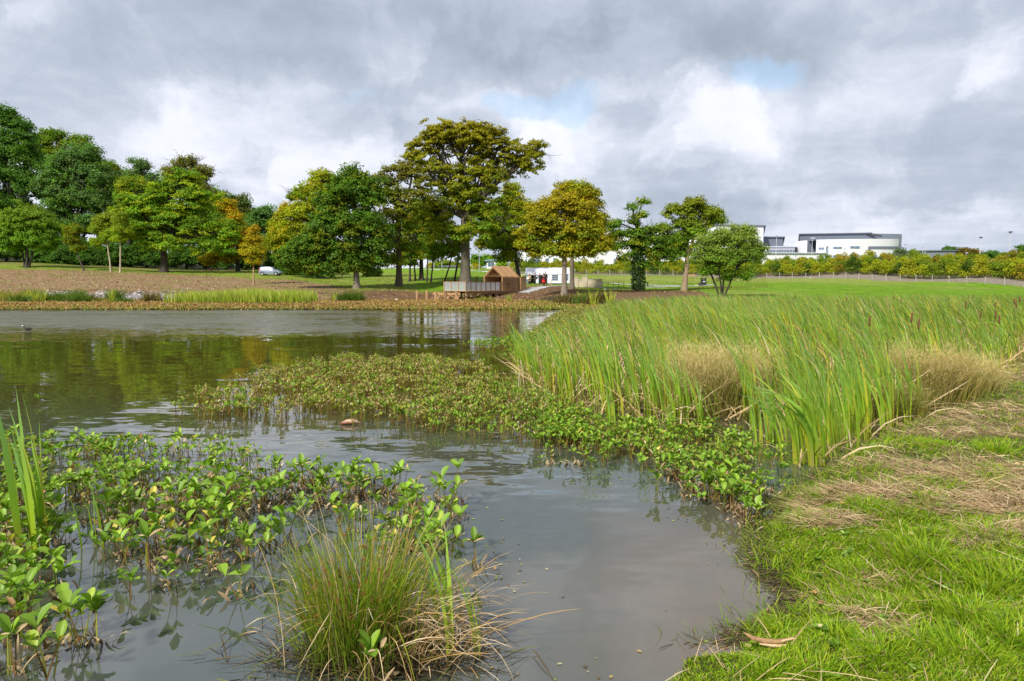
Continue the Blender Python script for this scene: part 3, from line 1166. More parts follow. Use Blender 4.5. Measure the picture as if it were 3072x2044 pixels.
tree('maple_tree', 'golden maple with a round crown and grey trunk nearest the water', 1692, 75,
     [(1640, 640, 70, 55), (1690, 620, 65, 55), (1750, 650, 60, 55), (1610, 700, 60, 50), (1680, 700, 75, 55), (1760, 710, 60, 50), (1640, 750, 70, 32), (1730, 750, 70, 35), (1590, 735, 40, 30), (1800, 740, 42, 32)],
     [(GO, 2.4), (YG, 2.6), (OL, 2.4), (GR, 1)], trunk=17, fork=760, leaf=0.27, cr=0.8, dens=0.95, per=48, seed=18, bark=(1.55, 1.5, 1.45), top=(0.24, 0.21, 0.02))
tree('maple_tree', 'taller dark golden maple standing close behind the round golden maple', 1716, 85,
     [(1740, 580, 55, 42), (1700, 590, 50, 45), (1775, 600, 40, 50), (1740, 640, 60, 50), (1790, 680, 50, 50), (1820, 730, 45, 38), (1770, 750, 60, 30), (1720, 730, 50, 40)],
     [(OL, 3), (GO, 2), (BR, 1), (YG, 1)], trunk=13, fork=740, leaf=0.28, cr=0.9, dens=0.9, per=48, seed=19, bark=(1.1, 1.05, 1.0))
tree('oak_tree', 'sparse narrow oak with its trunk wrapped in dark ivy', 1915, 80,
     [(1930, 606, 20, 12), (1898, 622, 20, 18), (1915, 648, 26, 14), (1900, 668, 16, 12), (1850, 672, 26, 16), (1860, 700, 34, 18), (1920, 700, 40, 22), (1890, 735, 45, 20), (1960, 690, 30, 14), (1975, 730, 45, 26), (1930, 760, 50, 20), (1870, 775, 14, 10), (1985, 765, 30, 16), (1925, 720, 30, 30), (1950, 790, 40, 16), (1990, 745, 34, 22), (1850, 740, 24, 14)],
     [(GR, 2.5), (DG, 2.5), (OL, 2), (YG, .6)], trunk=12, fork=700, leaf=0.26, cr=0.75, dens=0.75, per=42, seed=20, ivy=True, bark=(0.6, 0.55, 0.5), dead=6, fill=0.1, lean=-4)
tree('sycamore_tree', 'open green and yellow sycamore with a bare pale trunk behind the reeds', 2052, 81,
     [(2080, 610, 40, 24), (2040, 635, 50, 28), (2100, 650, 55, 32), (2140, 665, 34, 28), (2060, 680, 60, 30), (1990, 685, 34, 20), (2020, 720, 55, 30), (2090, 700, 40, 30), (2000, 765, 45, 24), (2060, 750, 40, 30), (2145, 640, 26, 24)],
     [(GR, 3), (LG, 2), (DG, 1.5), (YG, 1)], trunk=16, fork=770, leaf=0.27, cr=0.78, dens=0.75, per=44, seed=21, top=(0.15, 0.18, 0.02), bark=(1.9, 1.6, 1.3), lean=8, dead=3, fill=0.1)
tree('willow_tree', 'rounded many-stemmed willow nearest the right-hand reeds', 2165, 62,
     [(2140, 730, 55, 45), (2190, 720, 60, 45), (2120, 770, 50, 42), (2240, 710, 40, 40), (2235, 760, 55, 50), (2180, 780, 70, 45), (2130, 815, 30, 22), (2270, 760, 36, 40), (2210, 825, 60, 22), (2160, 705, 30, 26), (2235, 690, 18, 20)],
     [((0.12, 0.18, 0.04), 3), (GR, 3), (LG, 1), (OL, 1)], trunk=7, fork=808, leaf=0.15, cr=0.62, dens=1.0, per=60, seed=22, bark=(0.35, 0.3, 0.25), stems=4, top=(0.17, 0.235, 0.07), tw_r=0.02)
tree('cherry_tree', 'round green tree with several stems on the grassy slope at the far left', 80, 128,
     [(85, 660, 75, 50), (40, 690, 55, 50), (135, 690, 50, 50), (80, 720, 85, 40), (30, 735, 50, 25), (140, 735, 40, 25), (0, 700, 30, 50)],
     [(GR, 3), (LG, 2.4), (DG, 1)], trunk=8, fork=750, leaf=0.32, cr=0.95, dens=1.1, per=52, seed=23, bark=(0.35, 0.32, 0.3), stems=4, top=(0.12, 0.19, 0.03))
tree('birch_tree', 'small leaning brown-green birch on the slope by the round tree', 253, 124,
     [(222, 690, 30, 22), (215, 720, 28, 22), (235, 745, 26, 16)], [(OL, 3), (GR, 1)], trunk=5, fork=760, leaf=0.26, cr=0.7, dens=0.9, per=40, seed=24, lean=-20, bark=(.5, .45, .4))
tree('birch_tree', 'feathery yellow-green birch with a slanting white stem', 333, 123,
     [(318, 660, 32, 26), (300, 690, 32, 28), (325, 705, 34, 30), (295, 730, 26, 20)], [(LG, 2), (YG, 3)], trunk=4.5, fork=700, leaf=0.22, cr=0.7, dens=1.1, per=50, seed=25, lean=-10, bark=(3.0, 2.9, 2.7), top=(0.17, 0.22, 0.03))
tree('birch_tree', 'upright yellow-green birch on a straight white stem', 360, 121,
     [(362, 660, 26, 24), (365, 690, 32, 26), (358, 715, 26, 18)], [(LG, 2), (YG, 2.5)], trunk=4, fork=690, leaf=0.22, cr=0.7, dens=1.0, per=46, seed=26, lean=5, bark=(3.6, 3.4, 3.2), top=(0.15, 0.21, 0.03))
tree('birch_tree', 'young golden birch alone on the bare earth left of the car', 760, 97,
     [(760, 690, 16, 24), (760, 720, 28, 24), (750, 755, 34, 28), (775, 760, 30, 28), (760, 785, 30, 14)], [(YG, 3), (GO, 2)], trunk=4, fork=720, leaf=0.2, cr=0.65, dens=0.9, per=44, seed=27, bark=(3.0, 2.3, 1.6), top=(0.26, 0.20, 0.015))
tree('sycamore_tree', 'huge layered yellow-green sycamore over a picnic table on the slope', 493, 126,
     [(555, 540, 55, 40), (500, 580, 60, 40), (590, 600, 70, 50), (450, 620, 60, 45), (530, 660, 80, 50), (620, 680, 70, 50), (400, 620, 50, 55), (440, 700, 70, 45), (640, 740, 70, 38), (500, 730, 90, 35), (400, 690, 45, 45), (690, 700, 30, 45)],
     [(YG, 3.2), (GR, 3), (LG, 1.5), (DG, 1)], trunk=20, fork=740, leaf=0.4, cr=1.35, dens=1.0, per=56, seed=28, flat=0.28, bark=(0.35, 0.3, 0.27), dead=3)
tree('maple_tree', 'orange autumn maple half hidden behind the huge sycamore', 714, 138,
     [(680, 620, 30, 30), (700, 670, 38, 38), (715, 720, 45, 40), (670, 770, 50, 26), (735, 760, 36, 30), (620, 780, 30, 18)],
     [(OR, 1.6), (GO, 3), (YG, 2), (GR, 1)], trunk=11, fork=760, leaf=0.42, cr=1.2, dens=0.95, per=46, seed=29, bark=(.3, .28, .25))
tree('maple_tree', 'yellow-leaved maple between the evergreen and the dense green oak', 860, 130,
     [(855, 640, 30, 28), (850, 690, 42, 42), (880, 740, 45, 45), (830, 730, 30, 40)], [(GO, 3), (OL, 2), (YG, 2)], trunk=11, fork=760, leaf=0.4, cr=1.2, dens=0.95, per=46, seed=30, bark=(.3, .28, .25))
tree('evergreen_tree', 'dark blue-green rounded evergreen behind the silver car', 800, 150,
     [(795, 640, 40, 28), (770, 680, 40, 40), (820, 680, 40, 45), (790, 740, 60, 45), (840, 760, 40, 35)], [(BG, 3), (DG, 3)], trunk=12, fork=780, leaf=0.45, cr=1.5, dens=1.0, per=56, seed=31, bark=(.3, .28, .25))
# the wood on the left
WOODS = [
    ('pine_tree', 'tallest dark tree at the left edge of the wood', 40, 158, [(10, 360, 50, 48), (50, 400, 50, 60), (0, 450, 60, 60), (80, 470, 50, 60), (20, 540, 80, 60), (90, 560, 50, 60), (10, 620, 80, 60), (70, 660, 60, 50), (-60, 480, 70, 120)], [(DG, 5), (GR, 1), (BG, 1)], 0.5, 1.7, 0.85),
    ('sycamore_tree', 'large silvery dark green sycamore in the wood behind the round tree', 235, 152, [(240, 470, 60, 40), (190, 510, 60, 50), (270, 530, 70, 60), (160, 570, 55, 60), (240, 600, 90, 60), (310, 610, 50, 55), (170, 650, 60, 50), (260, 680, 80, 45), (220, 740, 60, 30)], [(BG, 4), (GR, 1.5), ((0.075, 0.12, 0.06), 2)], 0.48, 1.6, 1.0),
    ('beech_tree', 'olive rounded crown rising behind the silvery sycamore', 190, 176, [(160, 420, 60, 35), (220, 430, 55, 36), (120, 450, 50, 50), (260, 470, 45, 36), (180, 490, 80, 50)], [(GR, 3), (OL, 2)], 0.5, 1.7, 0.6),
    ('beech_tree', 'brown-green tree on the shoulder of the wood right of the silvery sycamore', 335, 168, [(330, 520, 36, 42), (355, 570, 40, 50), (315, 580, 40, 50), (360, 640, 50, 60)], [(OL, 3), (GR, 2), (BR, .6)], 0.48, 1.6, 0.8),
    ('ash_tree', 'grey thin-topped ash showing sky through its crown', 410, 178, [(410, 488, 36, 14), (430, 505, 30, 16), (400, 540, 40, 36), (440, 560, 40, 40)], [((0.09, 0.13, 0.07), 3), (BG, 2)], 0.45, 1.5, 0.6),
    ('chestnut_tree', 'yellow-tipped tree filling the wood left of the layered sycamore', 390, 150, [(380, 590, 36, 30), (350, 660, 40, 40), (400, 560, 40, 40), (430, 590, 45, 50)], [(YG, 2), (GR, 3), (OL, 1)], 0.44, 1.4, 1.0),
    ('elm_tree', 'half bare tree whose grey twigs stand above the layered sycamore', 570, 165, [(560, 500, 45, 40), (610, 530, 40, 40), (520, 520, 36, 30), (600, 590, 45, 50), (530, 570, 50, 50)], [((0.13, 0.14, 0.05), 3), (OL, 2)], 0.42, 1.4, 0.55),
    ('beech_tree', 'pale olive tree at the right shoulder of the wood', 690, 178, [(690, 600, 34, 22), (720, 610, 36, 26), (660, 600, 30, 30), (730, 650, 40, 40)], [((0.10, 0.12, 0.045), 3), (BG, 1)], 0.5, 1.6, 0.75),
    ('beech_tree', 'olive treetop filling the skyline behind the slanting birch', 300, 186, [(300, 520, 50, 50), (350, 560, 60, 60), (290, 600, 70, 60)], [(OL, 2), (GR, 3)], 0.5, 1.7, 0.9),
    ('oak_tree', 'mid green treetop filling the skyline left of the layered sycamore', 440, 190, [(420, 560, 60, 50), (470, 560, 50, 50), (450, 620, 80, 60)], [(GR, 3), (DG, 2)], 0.5, 1.7, 0.9),
    ('beech_tree', 'dull green treetop behind the right side of the layered sycamore', 660, 188, [(640, 600, 50, 40), (690, 640, 60, 50), (620, 640, 60, 50), (740, 660, 50, 40)], [(GR, 3), (OL, 2)], 0.5, 1.7, 0.9),
    ('oak_tree', 'deep green tree closing the wood behind the slanting birch', 420, 160, [(410, 660, 60, 60), (470, 660, 60, 60), (440, 720, 70, 40), (380, 700, 60, 50)], [(DG, 3), (GR, 3)], 0.48, 1.6, 0.9),
    ('oak_tree', 'dark green tree closing the wood behind the layered sycamore', 620, 166, [(600, 660, 60, 50), (660, 660, 60, 46), (560, 700, 60, 50), (640, 720, 80, 40), (700, 720, 50, 40)], [(DG, 2), (GR, 3), (OL, 1)], 0.5, 1.6, 0.9),
    ('oak_tree', 'dark spreading tree low behind the round tree at far left', 90, 165, [(40, 690, 80, 60), (130, 690, 70, 60), (-40, 700, 80, 70), (100, 740, 100, 40)], [(DG, 5)], 0.5, 1.7, 0.9),
    ('evergreen_tree', 'dark tree joining the evergreen to the orange maple', 748, 160, [(745, 690, 40, 50), (740, 740, 46, 40), (770, 740, 40, 34)], [(DG, 3), (BG, 1)], 0.5, 1.6, 0.9),
    ('oak_tree', 'dark tree in the shade behind the left skirt of the dense oak', 900, 140, [(880, 780, 60, 34), (940, 770, 60, 34), (990, 790, 50, 28)], [(DG, 4), (GR, 1)], 0.45, 1.4, 0.9),
]
for i, (nm, lb, uu, dd, bb, cc_, lf, crr, dn) in enumerate(WOODS):
    tree(nm, lb, uu, dd, bb, cc_, trunk=16, fork=740, leaf=lf, cr=crr, dens=dn, per=56, seed=80 + i, bark=(0.3, 0.28, 0.25), dead=[0, 0, 2, 0, 6, 0, 34, 3, 0, 0, 0, 0, 0, 0, 0, 0][i], fill=0.3, tw_r=0.05)
# lower storey of the wood: individual dark understorey trees
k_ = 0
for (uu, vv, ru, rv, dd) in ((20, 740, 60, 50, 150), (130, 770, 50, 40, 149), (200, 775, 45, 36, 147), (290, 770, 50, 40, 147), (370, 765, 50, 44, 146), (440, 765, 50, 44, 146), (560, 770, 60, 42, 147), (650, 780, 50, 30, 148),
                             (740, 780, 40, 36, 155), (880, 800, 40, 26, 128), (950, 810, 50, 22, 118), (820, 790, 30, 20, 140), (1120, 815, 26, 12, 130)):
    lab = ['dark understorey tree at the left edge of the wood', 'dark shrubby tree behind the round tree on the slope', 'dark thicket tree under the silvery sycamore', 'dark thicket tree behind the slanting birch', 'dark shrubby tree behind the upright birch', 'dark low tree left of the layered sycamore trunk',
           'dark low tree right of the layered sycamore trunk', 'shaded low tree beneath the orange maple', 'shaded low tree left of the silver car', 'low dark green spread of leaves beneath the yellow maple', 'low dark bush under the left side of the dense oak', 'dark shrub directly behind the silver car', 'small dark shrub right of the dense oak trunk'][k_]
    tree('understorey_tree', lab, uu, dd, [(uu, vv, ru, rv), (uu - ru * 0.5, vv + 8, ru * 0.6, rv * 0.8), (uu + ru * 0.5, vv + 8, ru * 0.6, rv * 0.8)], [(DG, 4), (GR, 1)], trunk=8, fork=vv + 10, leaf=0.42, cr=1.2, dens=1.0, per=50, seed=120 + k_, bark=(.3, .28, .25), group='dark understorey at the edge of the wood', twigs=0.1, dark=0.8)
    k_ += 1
# holly-like round bush by the sycamore and far hedgerow trees
for i, (uu, vv, ru, rv, dd, cc_, lab) in enumerate((
        (1335, 792, 38, 12, 240, [(OL, 2), (GR, 2), (GO, 1)], 'brownish far hedgerow tree on the skyline behind the saplings'),
        (1300, 795, 20, 8, 245, [(GO, 2), (OL, 2)], 'small golden far tree left of the brownish hedgerow tree'),
        (1375, 796, 22, 9, 238, [(GR, 2), (OL, 2)], 'small green far tree touching the thick grey trunk'),
        (1432, 782, 20, 20, 230, [(GR, 2), (LG, 1)], 'pale green far tree just right of the thick grey trunk'),
        (1464, 778, 24, 16, 235, [(GR, 3), (LG, 1)], 'rounded far tree above the low blue-roofed building'),
        (1425, 800, 14, 12, 215, [(GO, 2), (YG, 1)], 'yellow far bush at the foot of the thick grey trunk'),
        (1506, 792, 16, 16, 205, [(LG, 3), (YG, 1)], 'bright green tree at the end of the low blue-roofed building'),
        (2905, 760, 40, 20, 300, [((0.09, 0.085, 0.03), 3), (BR, 1)], 'brown rounded tree behind the grey low building at the right'),
        (2850, 750, 28, 10, 320, [(DG, 2), (BG, 1)], 'dark flat-topped far tree at the end of the grey low building'),
        (2975, 765, 30, 14, 290, [(DG, 3), (BG, 1)], 'dark ragged far tree between the two tall lamp posts'),
        (3015, 768, 26, 12, 290, [(DG, 2), (OL, 1)], 'dark olive far tree behind the tallest lamp post'),
        (3066, 752, 20, 20, 280, [(DG, 3), (GR, 1)], 'dark far tree cut by the right edge'))):
    tree('hedgerow_tree', lab, uu, dd, [(uu, vv, ru, rv), (uu + ru * 0.4, vv + rv * 0.5, ru * 0.7, rv * 0.7), (uu - ru * 0.4, vv + rv * 0.5, ru * 0.7, rv * 0.7)], cc_, trunk=3, fork=vv + rv * 0.6, leaf=0.5, cr=1.2, dens=1.0, per=34, seed=150 + i, twigs=0.1)
# ------------------------------------------------------------------ blades, reeds, bogbean, grass
def sample_poly(poly, n, rnd):
    p = np.asarray(poly)
    lo, hi = p.min(0), p.max(0)
    out_ = []
    tot = 0
    while tot < n:
        q_ = lo + rnd.random((max(n * 2, 64), 2)) * (hi - lo)
        q_ = q_[inside(poly, q_[:, 0], q_[:, 1])]
        out_.append(q_)
        tot += len(q_)
    return np.concatenate(out_)[:n]


def poly_area(p):
    p = np.asarray(p)
    return 0.5 * abs(np.dot(p[:, 0], np.roll(p[:, 1], -1)) - np.dot(p[:, 1], np.roll(p[:, 0], -1)))


def ribbons(base, L, W_, a, p0, p1, pw, c0, c1, rnd, seg=5, cm=None, tip=0.05, fold=False, face=None, kink=None):
    """curved tapering blades. base (N,3); L length; W_ width; a azimuth of the bend; p0,p1 lean (rad) at base and tip"""
    n = len(base)
    t = np.linspace(0, 1, seg + 1)
    ph = p0[:, None] + (p1 - p0)[:, None] * t[None, :] ** pw
    if kink is not None:
        kt, ka = kink
        ph = ph + ka[:, None] * (t[None, :] > kt[:, None])
    ds = (L / seg)[:, None]
    dx = np.sin(ph) * ds
    dz = np.cos(ph) * ds
    hx = np.concatenate([np.zeros((n, 1)), np.cumsum((dx[:, :-1] + dx[:, 1:]) / 2, 1)], 1)
    hz = np.concatenate([np.zeros((n, 1)), np.cumsum((dz[:, :-1] + dz[:, 1:]) / 2, 1)], 1)
    ca, sa = np.cos(a)[:, None], np.sin(a)[:, None]
    cen = np.stack([base[:, 0:1] + hx * ca, base[:, 1:2] + hx * sa, base[:, 2:3] + hz], -1)
    psi = rnd.random(n) * np.pi if face is None else face
    sv = np.stack([np.cos(psi), np.sin(psi), np.zeros(n)], -1)[:, None, :]
    T_ = np.stack([np.sin(ph) * ca, np.sin(ph) * sa, np.cos(ph)], -1)
    sv = sv - T_ * np.sum(sv * T_, -1, keepdims=True)
    sv = norm(sv)
    w = np.maximum(np.minimum(1.0, (1 - t) * 2.2 + tip), 0) * (0.75 + 0.25 * np.minimum(t * 4, 1))
    w[-1] = tip * 0.6
    wv = (W_[:, None] * w[None, :])[..., None]
    if cm is None:
        cc = c0[:, None, :] * (1 - t)[None, :, None] + c1[:, None, :] * t[None, :, None]
    else:
        tt = np.clip(t / cm[1], 0, 1)[None, :, None]
        t2 = np.clip((t - cm[1]) / (1 - cm[1]), 0, 1)[None, :, None]
        cc = (c0[:, None, :] * (1 - tt) + cm[0][:, None, :] * tt) * (1 - t2) + c1[:, None, :] * t2
    m_ = seg + 1
    v = np.stack([cen - sv * wv / 2, cen + sv * wv / 2], 2).reshape(n, m_ * 2, 3)
    c = np.repeat(cc, 2, axis=1)
    i = np.arange(seg)
    f1 = np.stack([2 * i, 2 * i + 1, 2 * i + 3, 2 * i + 2], -1)
    f = (np.arange(n)[:, None, None] * (m_ * 2) + f1[None]).reshape(-1, 4)
    return v.reshape(-1, 3), f, c.reshape(-1, 3)


class Acc:
    def __init__(self):
        self.v, self.f, self.c, self.n = [], [], [], 0

    def add(self, vfc):
        v, f, c = vfc
        self.v.append(v)
        self.f.append(f + self.n)
        self.c.append(c)
        self.n += len(v)
        return self

    def mesh(self, name, mat, smooth=False):
        return make_mesh(name, np.concatenate(self.v), np.concatenate(self.f), np.concatenate(self.c), smooth, (mat,))


def pick(pal, n, rnd, jit=0.25):
    c = np.array([p_[0] for p_ in pal])
    w = np.array([p_[1] for p_ in pal], float)
    c = np.where((c[:, 1] > c[:, 0])[:, None], c * np.array([1.16, 1.02, 0.72]), c)
    r = c[rnd.choice(len(c), n, p=w / w.sum())]
    return r * (1 - jit + 2 * jit * rnd.random(n))[:, None]


WIND = math.pi          # reeds bend towards -x
REED_TOP = [((0.14, 0.30, 0.14), 4), ((0.21, 0.38, 0.11), 3.5), ((0.36, 0.40, 0.11), 1.4), ((0.50, 0.40, 0.18), .6)]
REED_MID = [((0.18, 0.35, 0.035), 4), ((0.26, 0.42, 0.035), 3), ((0.38, 0.41, 0.05), .9)]
REED_LOW = [((0.27, 0.38, 0.035), 3), ((0.44, 0.42, 0.05), 1.5), ((0.32, 0.24, 0.08), 1)]
REED_DRY = [((0.45, 0.33, 0.17), 3), ((0.36, 0.25, 0.12), 2), ((0.55, 0.45, 0.30), 1)]


def reed_blades(xy, z, rnd, h=(1.05, 1.5), wid=0.014, seg=6, lean=1.0, dry=0.05, hn=None):
    n = len(xy)
    base = np.stack([xy[:, 0], xy[:, 1], z], -1)
    gust = fbm(xy[:, 0] * 0.35, xy[:, 1] * 0.35, 77)
    L = rnd.uniform(h[0] * .8, h[1] * 1.05, n) * (0.80 + 0.40 * fbm(xy[:, 0] * 0.5, xy[:, 1] * 0.5, 78))
    if hn is not None:
        L = L * hn
    a = WIND + rnd.normal(size=n) * 0.62 + (gust - 0.5) * 0.8
    p0 = np.abs(rnd.normal(size=n)) * 0.06 + 0.02
    p1 = (0.18 + 1.1 * gust * gust * 1.6 + rnd.random(n) ** 1.5 * 1.0) * lean
    br = rnd.random(n) < 0.05
    p1 = np.where(br, p1 + 1.4, p1)
    W_ = wid * rnd.uniform(0.7, 1.25, n)
    tone = (0.40 + 0.95 * fbm(xy[:, 0] * 1.8, xy[:, 1] * 1.8, 79))[:, None] * (0.75 + .5 * rnd.random(n))[:, None]
    c0 = pick(REED_LOW, n, rnd) * tone
    cm = pick(REED_MID, n, rnd) * tone
    c1 = pick(REED_TOP, n, rnd) * tone
    ye = rnd.random(n) < 0.07
    for arr in (c0, cm, c1):
        arr[ye] = np.array([.52, .44, .04]) * (0.7 + .5 * rnd.random(ye.sum()))[:, None]
    d = rnd.random(n) < dry
    dc = pick(REED_DRY, n, rnd)
    for arr in (c0, cm, c1):
        arr[d] = dc[d]
    return ribbons(base, L, W_, a, p0, p1, 2.3, c0, c1, rnd, seg, cm=(cm, 0.45))


rnd = np.random.default_rng(5)
# --- the reed bed (stuff): density falls with distance, blades grow a little wider to match
A_ = Acc()
xy = sample_poly(REED, int(poly_area(REED) * 230), rnd)
r_ = np.hypot(xy[:, 0], xy[:, 1])
vis = np.abs(xy[:, 0] / np.maximum(xy[:, 1], .1)) < 1.0
keepp = np.interp(r_, [6, 11, 16, 25, 46], [0.50, 0.50, 0.44, 0.30, 0.17]) * np.where(vis, 1, 0.25)
edge = sdist(REED, xy[:, 0], xy[:, 1])
clump = fbm(xy[:, 0] * 2.6, xy[:, 1] * 2.6, 31)
keepp = keepp * np.where(r_ < 24, 0.25 + 1.0 * sm(0.40, 0.60, clump), 1)
keepp = keepp * np.where(edge < 0.7, sm(0.48, 0.62, clump) * 1.2, 1) * np.where(edge < 3.0, 0.10 + 0.7 * sm(0.44, 0.62, clump), 1) * np.where((edge < 5) & (xy[:, 0] < 3.6), 0.12 + 0.5 * sm(0.45, 0.62, clump), 1)
# an opening round the dry tussocks
TUSS = [(2120, 1215, 0.55), (2210, 1160, .4)]
for (uu, vv, rr_) in ((2125, 1235, 0.7), (2790, 1235, 0.9), (2900, 1190, .8)):
    tx, ty = W(uu, vv)
    keepp *= np.clip((np.hypot(xy[:, 0] - tx, xy[:, 1] - ty) - rr_ * 0.5) / (rr_ * .7), 0, 1)
k = rnd.random(len(xy)) < keepp
xy = xy[k]
edge = edge[k]
r_ = r_[k]
zz = ground_z(xy[:, 0], xy[:, 1]) - 0.03
bw = np.interp(r_, [6, 12, 25, 46], [0.020, 0.023, 0.028, 0.040])
hfac = np.interp(edge, [0, 0.8, 2.5], [0.62, 0.85, 1.0]) * np.interp(xy[:, 1], [38, 46], [1.0, 0.8])
near_ = r_ < 14
for mk, sg in ((near_, 7), (~near_, 4)):
    A_.add(reed_blades(xy[mk], zz[mk], rnd, dry=0.09, seg=sg, wid=bw[mk], hn=hfac[mk], h=(0.98, 1.40)))
tag(link('cattail_reeds', A_.mesh('cattail_reeds', M_BLADE)), 'tall green cattail reeds blown to the left filling the pond margin', 'reeds', kind='stuff')
# --- dry litter and broken stems at the foot of the bed
n = 9000
xy = sample_poly(REED, n * 4, rnd)
e_ = sdist(REED, xy[:, 0], xy[:, 1])
xy = xy[(e_ < 5) & (np.hypot(xy[:, 0], xy[:, 1]) < 26)][:n]
n = len(xy)
b_ = np.stack([xy[:, 0], xy[:, 1], np.full(n, 0.02)], -1)
A_ = Acc()
A_.add(ribbons(b_, rnd.uniform(.25, .95, n), rnd.uniform(.008, .024, n), rnd.random(n) * 6.28, rnd.uniform(.2, 1.3, n), rnd.uniform(.9, 1.9, n), 1.0, pick(REED_DRY, n, rnd), pick(REED_DRY, n, rnd) * 1.15, rnd, 3))
tag(link('dead_reed_litter', A_.mesh('dead_reed_litter', M_STRAW)), 'tan broken reed litter lying at the foot of the cattails', 'litter', kind='stuff')


# --- individual cattail clumps along the front of the bed
def cattail_clump(n, h, spread, seed, lean=1.0, wid=0.017, dry=2, loc=(0, 0, 0), label='', group=None, tops=None, name='cattail_clump', cat='cattail', seg=9, parts=True):
    rnd = np.random.default_rng(seed)
    xy = rnd.normal(size=(n, 2)) * spread
    root = thing(name, label, cat, loc, 0, group)
    A_ = Acc()
    base = np.stack([xy[:, 0], xy[:, 1], np.full(n, -0.06)], -1)
    L = rnd.uniform(0.72, 1.05, n) * h
    a = WIND + rnd.normal(size=n) * 0.55
    p1 = (0.35 + 0.9 * rnd.random(n)) * lean
    A_.add(ribbons(base, L, np.full(n, wid) * rnd.uniform(.8, 1.2, n), a, rnd.random(n) * 0.10, p1, 1.7, pick(REED_LOW, n, rnd, .15), pick(REED_TOP[:3], n, rnd, .15) * 1.05, rnd, seg, cm=(pick(REED_MID, n, rnd, .15), 0.35)))
    link('leaves', A_.mesh('leaves', M_BLADE), root)
    if dry:
        D = Acc()
        m_ = dry
        b2 = np.stack([rnd.normal(size=m_) * spread * 1.3, rnd.normal(size=m_) * spread * 1.3, np.full(m_, -0.03)], -1)
        D.add(ribbons(b2, rnd.uniform(.3, .8, m_) * h * .7, rnd.uniform(.01, .02, m_), rnd.random(m_) * 6.28, rnd.uniform(0.1, .5, m_), rnd.uniform(.6, 2.2, m_), 1.2, pick(REED_DRY, m_, rnd), pick(REED_DRY, m_, rnd), rnd, 4))
        link('dead_leaves', D.mesh('dead_leaves', M_STRAW), root)
    return root


protos = [cattail_clump(22, 1.35, 0.07, 200 + i, dry=5, lean=0.9, loc=(0, 0, -50), label='cattail clump in the front rank of the reed bed', group='front clumps of the reed bed') for i in range(6)]
FRONT = [(1560, 1108), (1575, 1135), (1600, 1150), (1640, 1100), (1655, 1175), (1690, 1110), (1700, 1215), (1745, 1170), (1780, 1190), (1800, 1130), (1822, 1240), (1860, 1215), (1900, 1190), (1925, 1245), (1950, 1180), (1980, 1262), (2010, 1230), (2060, 1275),
         (2250, 1260), (2285, 1290), (2330, 1330), (2465, 1370), (2500, 1350), (2540, 1335), (2580, 1320), (2620, 1300), (2690, 1275), (2740, 1260), (2480, 1300), (2560, 1270), (2650, 1240), (2390, 1290), (2440, 1330), (2840, 1190), (2960, 1130), (3010, 1100)]
for i, (uu, vv) in enumerate(FRONT):
    x_, y_ = W(uu, vv)
    pr_ = protos[i % 6]
    s_ = random.uniform(0.8, 1.1)
    lb_ = 'cattail clump ' + ('at the left tip of the reed bed' if uu < 1700 else 'in the left front of the reed bed' if uu < 1890 else 'just left of the feathery tan tussock' if uu < 2080 else 'between the feathery tussock and the tall arching cattail' if uu < 2400 else 'right of the tall arching cattail' if uu < 2600 else 'just left of the brown dried tussock' if uu < 2760 else 'right of the brown dried tussock') + (', set back from the front' if vv < [1130, 1180, 1200, 1240, 1300, 1310, 1250, 1150][min(7, int((uu - 1540) // 190))] else ', in the front rank')
    if i < 6:
        pr_['label'] = lb_
        pr_.location = (x_, y_, 0.0)
        pr_.rotation_euler = (0, 0, random.uniform(-.4, .4))
        pr_.scale = (s_,) * 3
    else:
        copy_thing(pr_, (x_, y_, gz(x_, y_) * .5), random.uniform(-.4, .4), s_, lb_)


def at_w(u, v, z=0.0):
    x_, y_ = G(u, v, z)
    return (x_, y_, z)


SPECIAL = [
    (2440, 1395, 22, 1.30, 0.05, 1.5, 'tall arching cattail nearest the grass bank with blue-green leaves', 0.034, 6),
    (2388, 1392, 13, 1.20, 0.035, 1.5, 'cattail with a yellow base just left of the tallest arching one', 0.024, 3),
    (2285, 1340, 9, 0.55, 0.05, 0.25, 'short upright cattail fan standing among the bogbean', 0.016, 0),
    (2120, 1295, 12, 0.85, 0.05, 0.9, 'bright cattail clump in front of the dry tussock', 0.020, 4),
    (1835, 1290, 8, 0.75, 0.04, 0.5, 'yellow-green cattail standing ahead of the bed in the bogbean', 0.018, 2),
    (2008, 1298, 8, 0.5, 0.03, 0.4, 'small cattail shoot left of the bright clump, in the bogbean', 0.016, 3),
    (1615, 1165, 14, 1.1, 0.06, 0.8, 'dense cattail clump at the left tip of the reed bed', 0.019, 5),
    (100, 1665, 12, 1.12, 0.04, 0.30, 'large pale-leaved cattail at the left edge of the picture', 0.038, 0),
    (280, 1650, 4, 0.52, 0.05, 0.4, 'thin yellow cattail shoot in the near bogbean', 0.018, 0),
    (748, 1245, 5, 0.50, 0.03, 0.5, 'yellow cattail shoot at the left end of the brown island', 0.016, 0),
    (950, 1110, 3, 0.42, 0.02, 1.6, 'thin bent cattail behind the left half of the brown island', 0.014, 0),
    (1310, 1135, 8, 0.62, 0.05, 1.0, 'cattail tuft at the back of the brown island', 0.014, 0),
    (1500, 1190, 5, 0.4, 0.04, 0.5, 'short cattail tuft between the island and the reed bed', 0.014, 3),
]
for i, (uu, vv, n, h, sp_, ln, lb, wd, dr) in enumerate(SPECIAL):
    cattail_clump(n, h, sp_, 300 + i, lean=ln, wid=wd, dry=dr, loc=at_w(uu, vv), label=lb, seg=10)

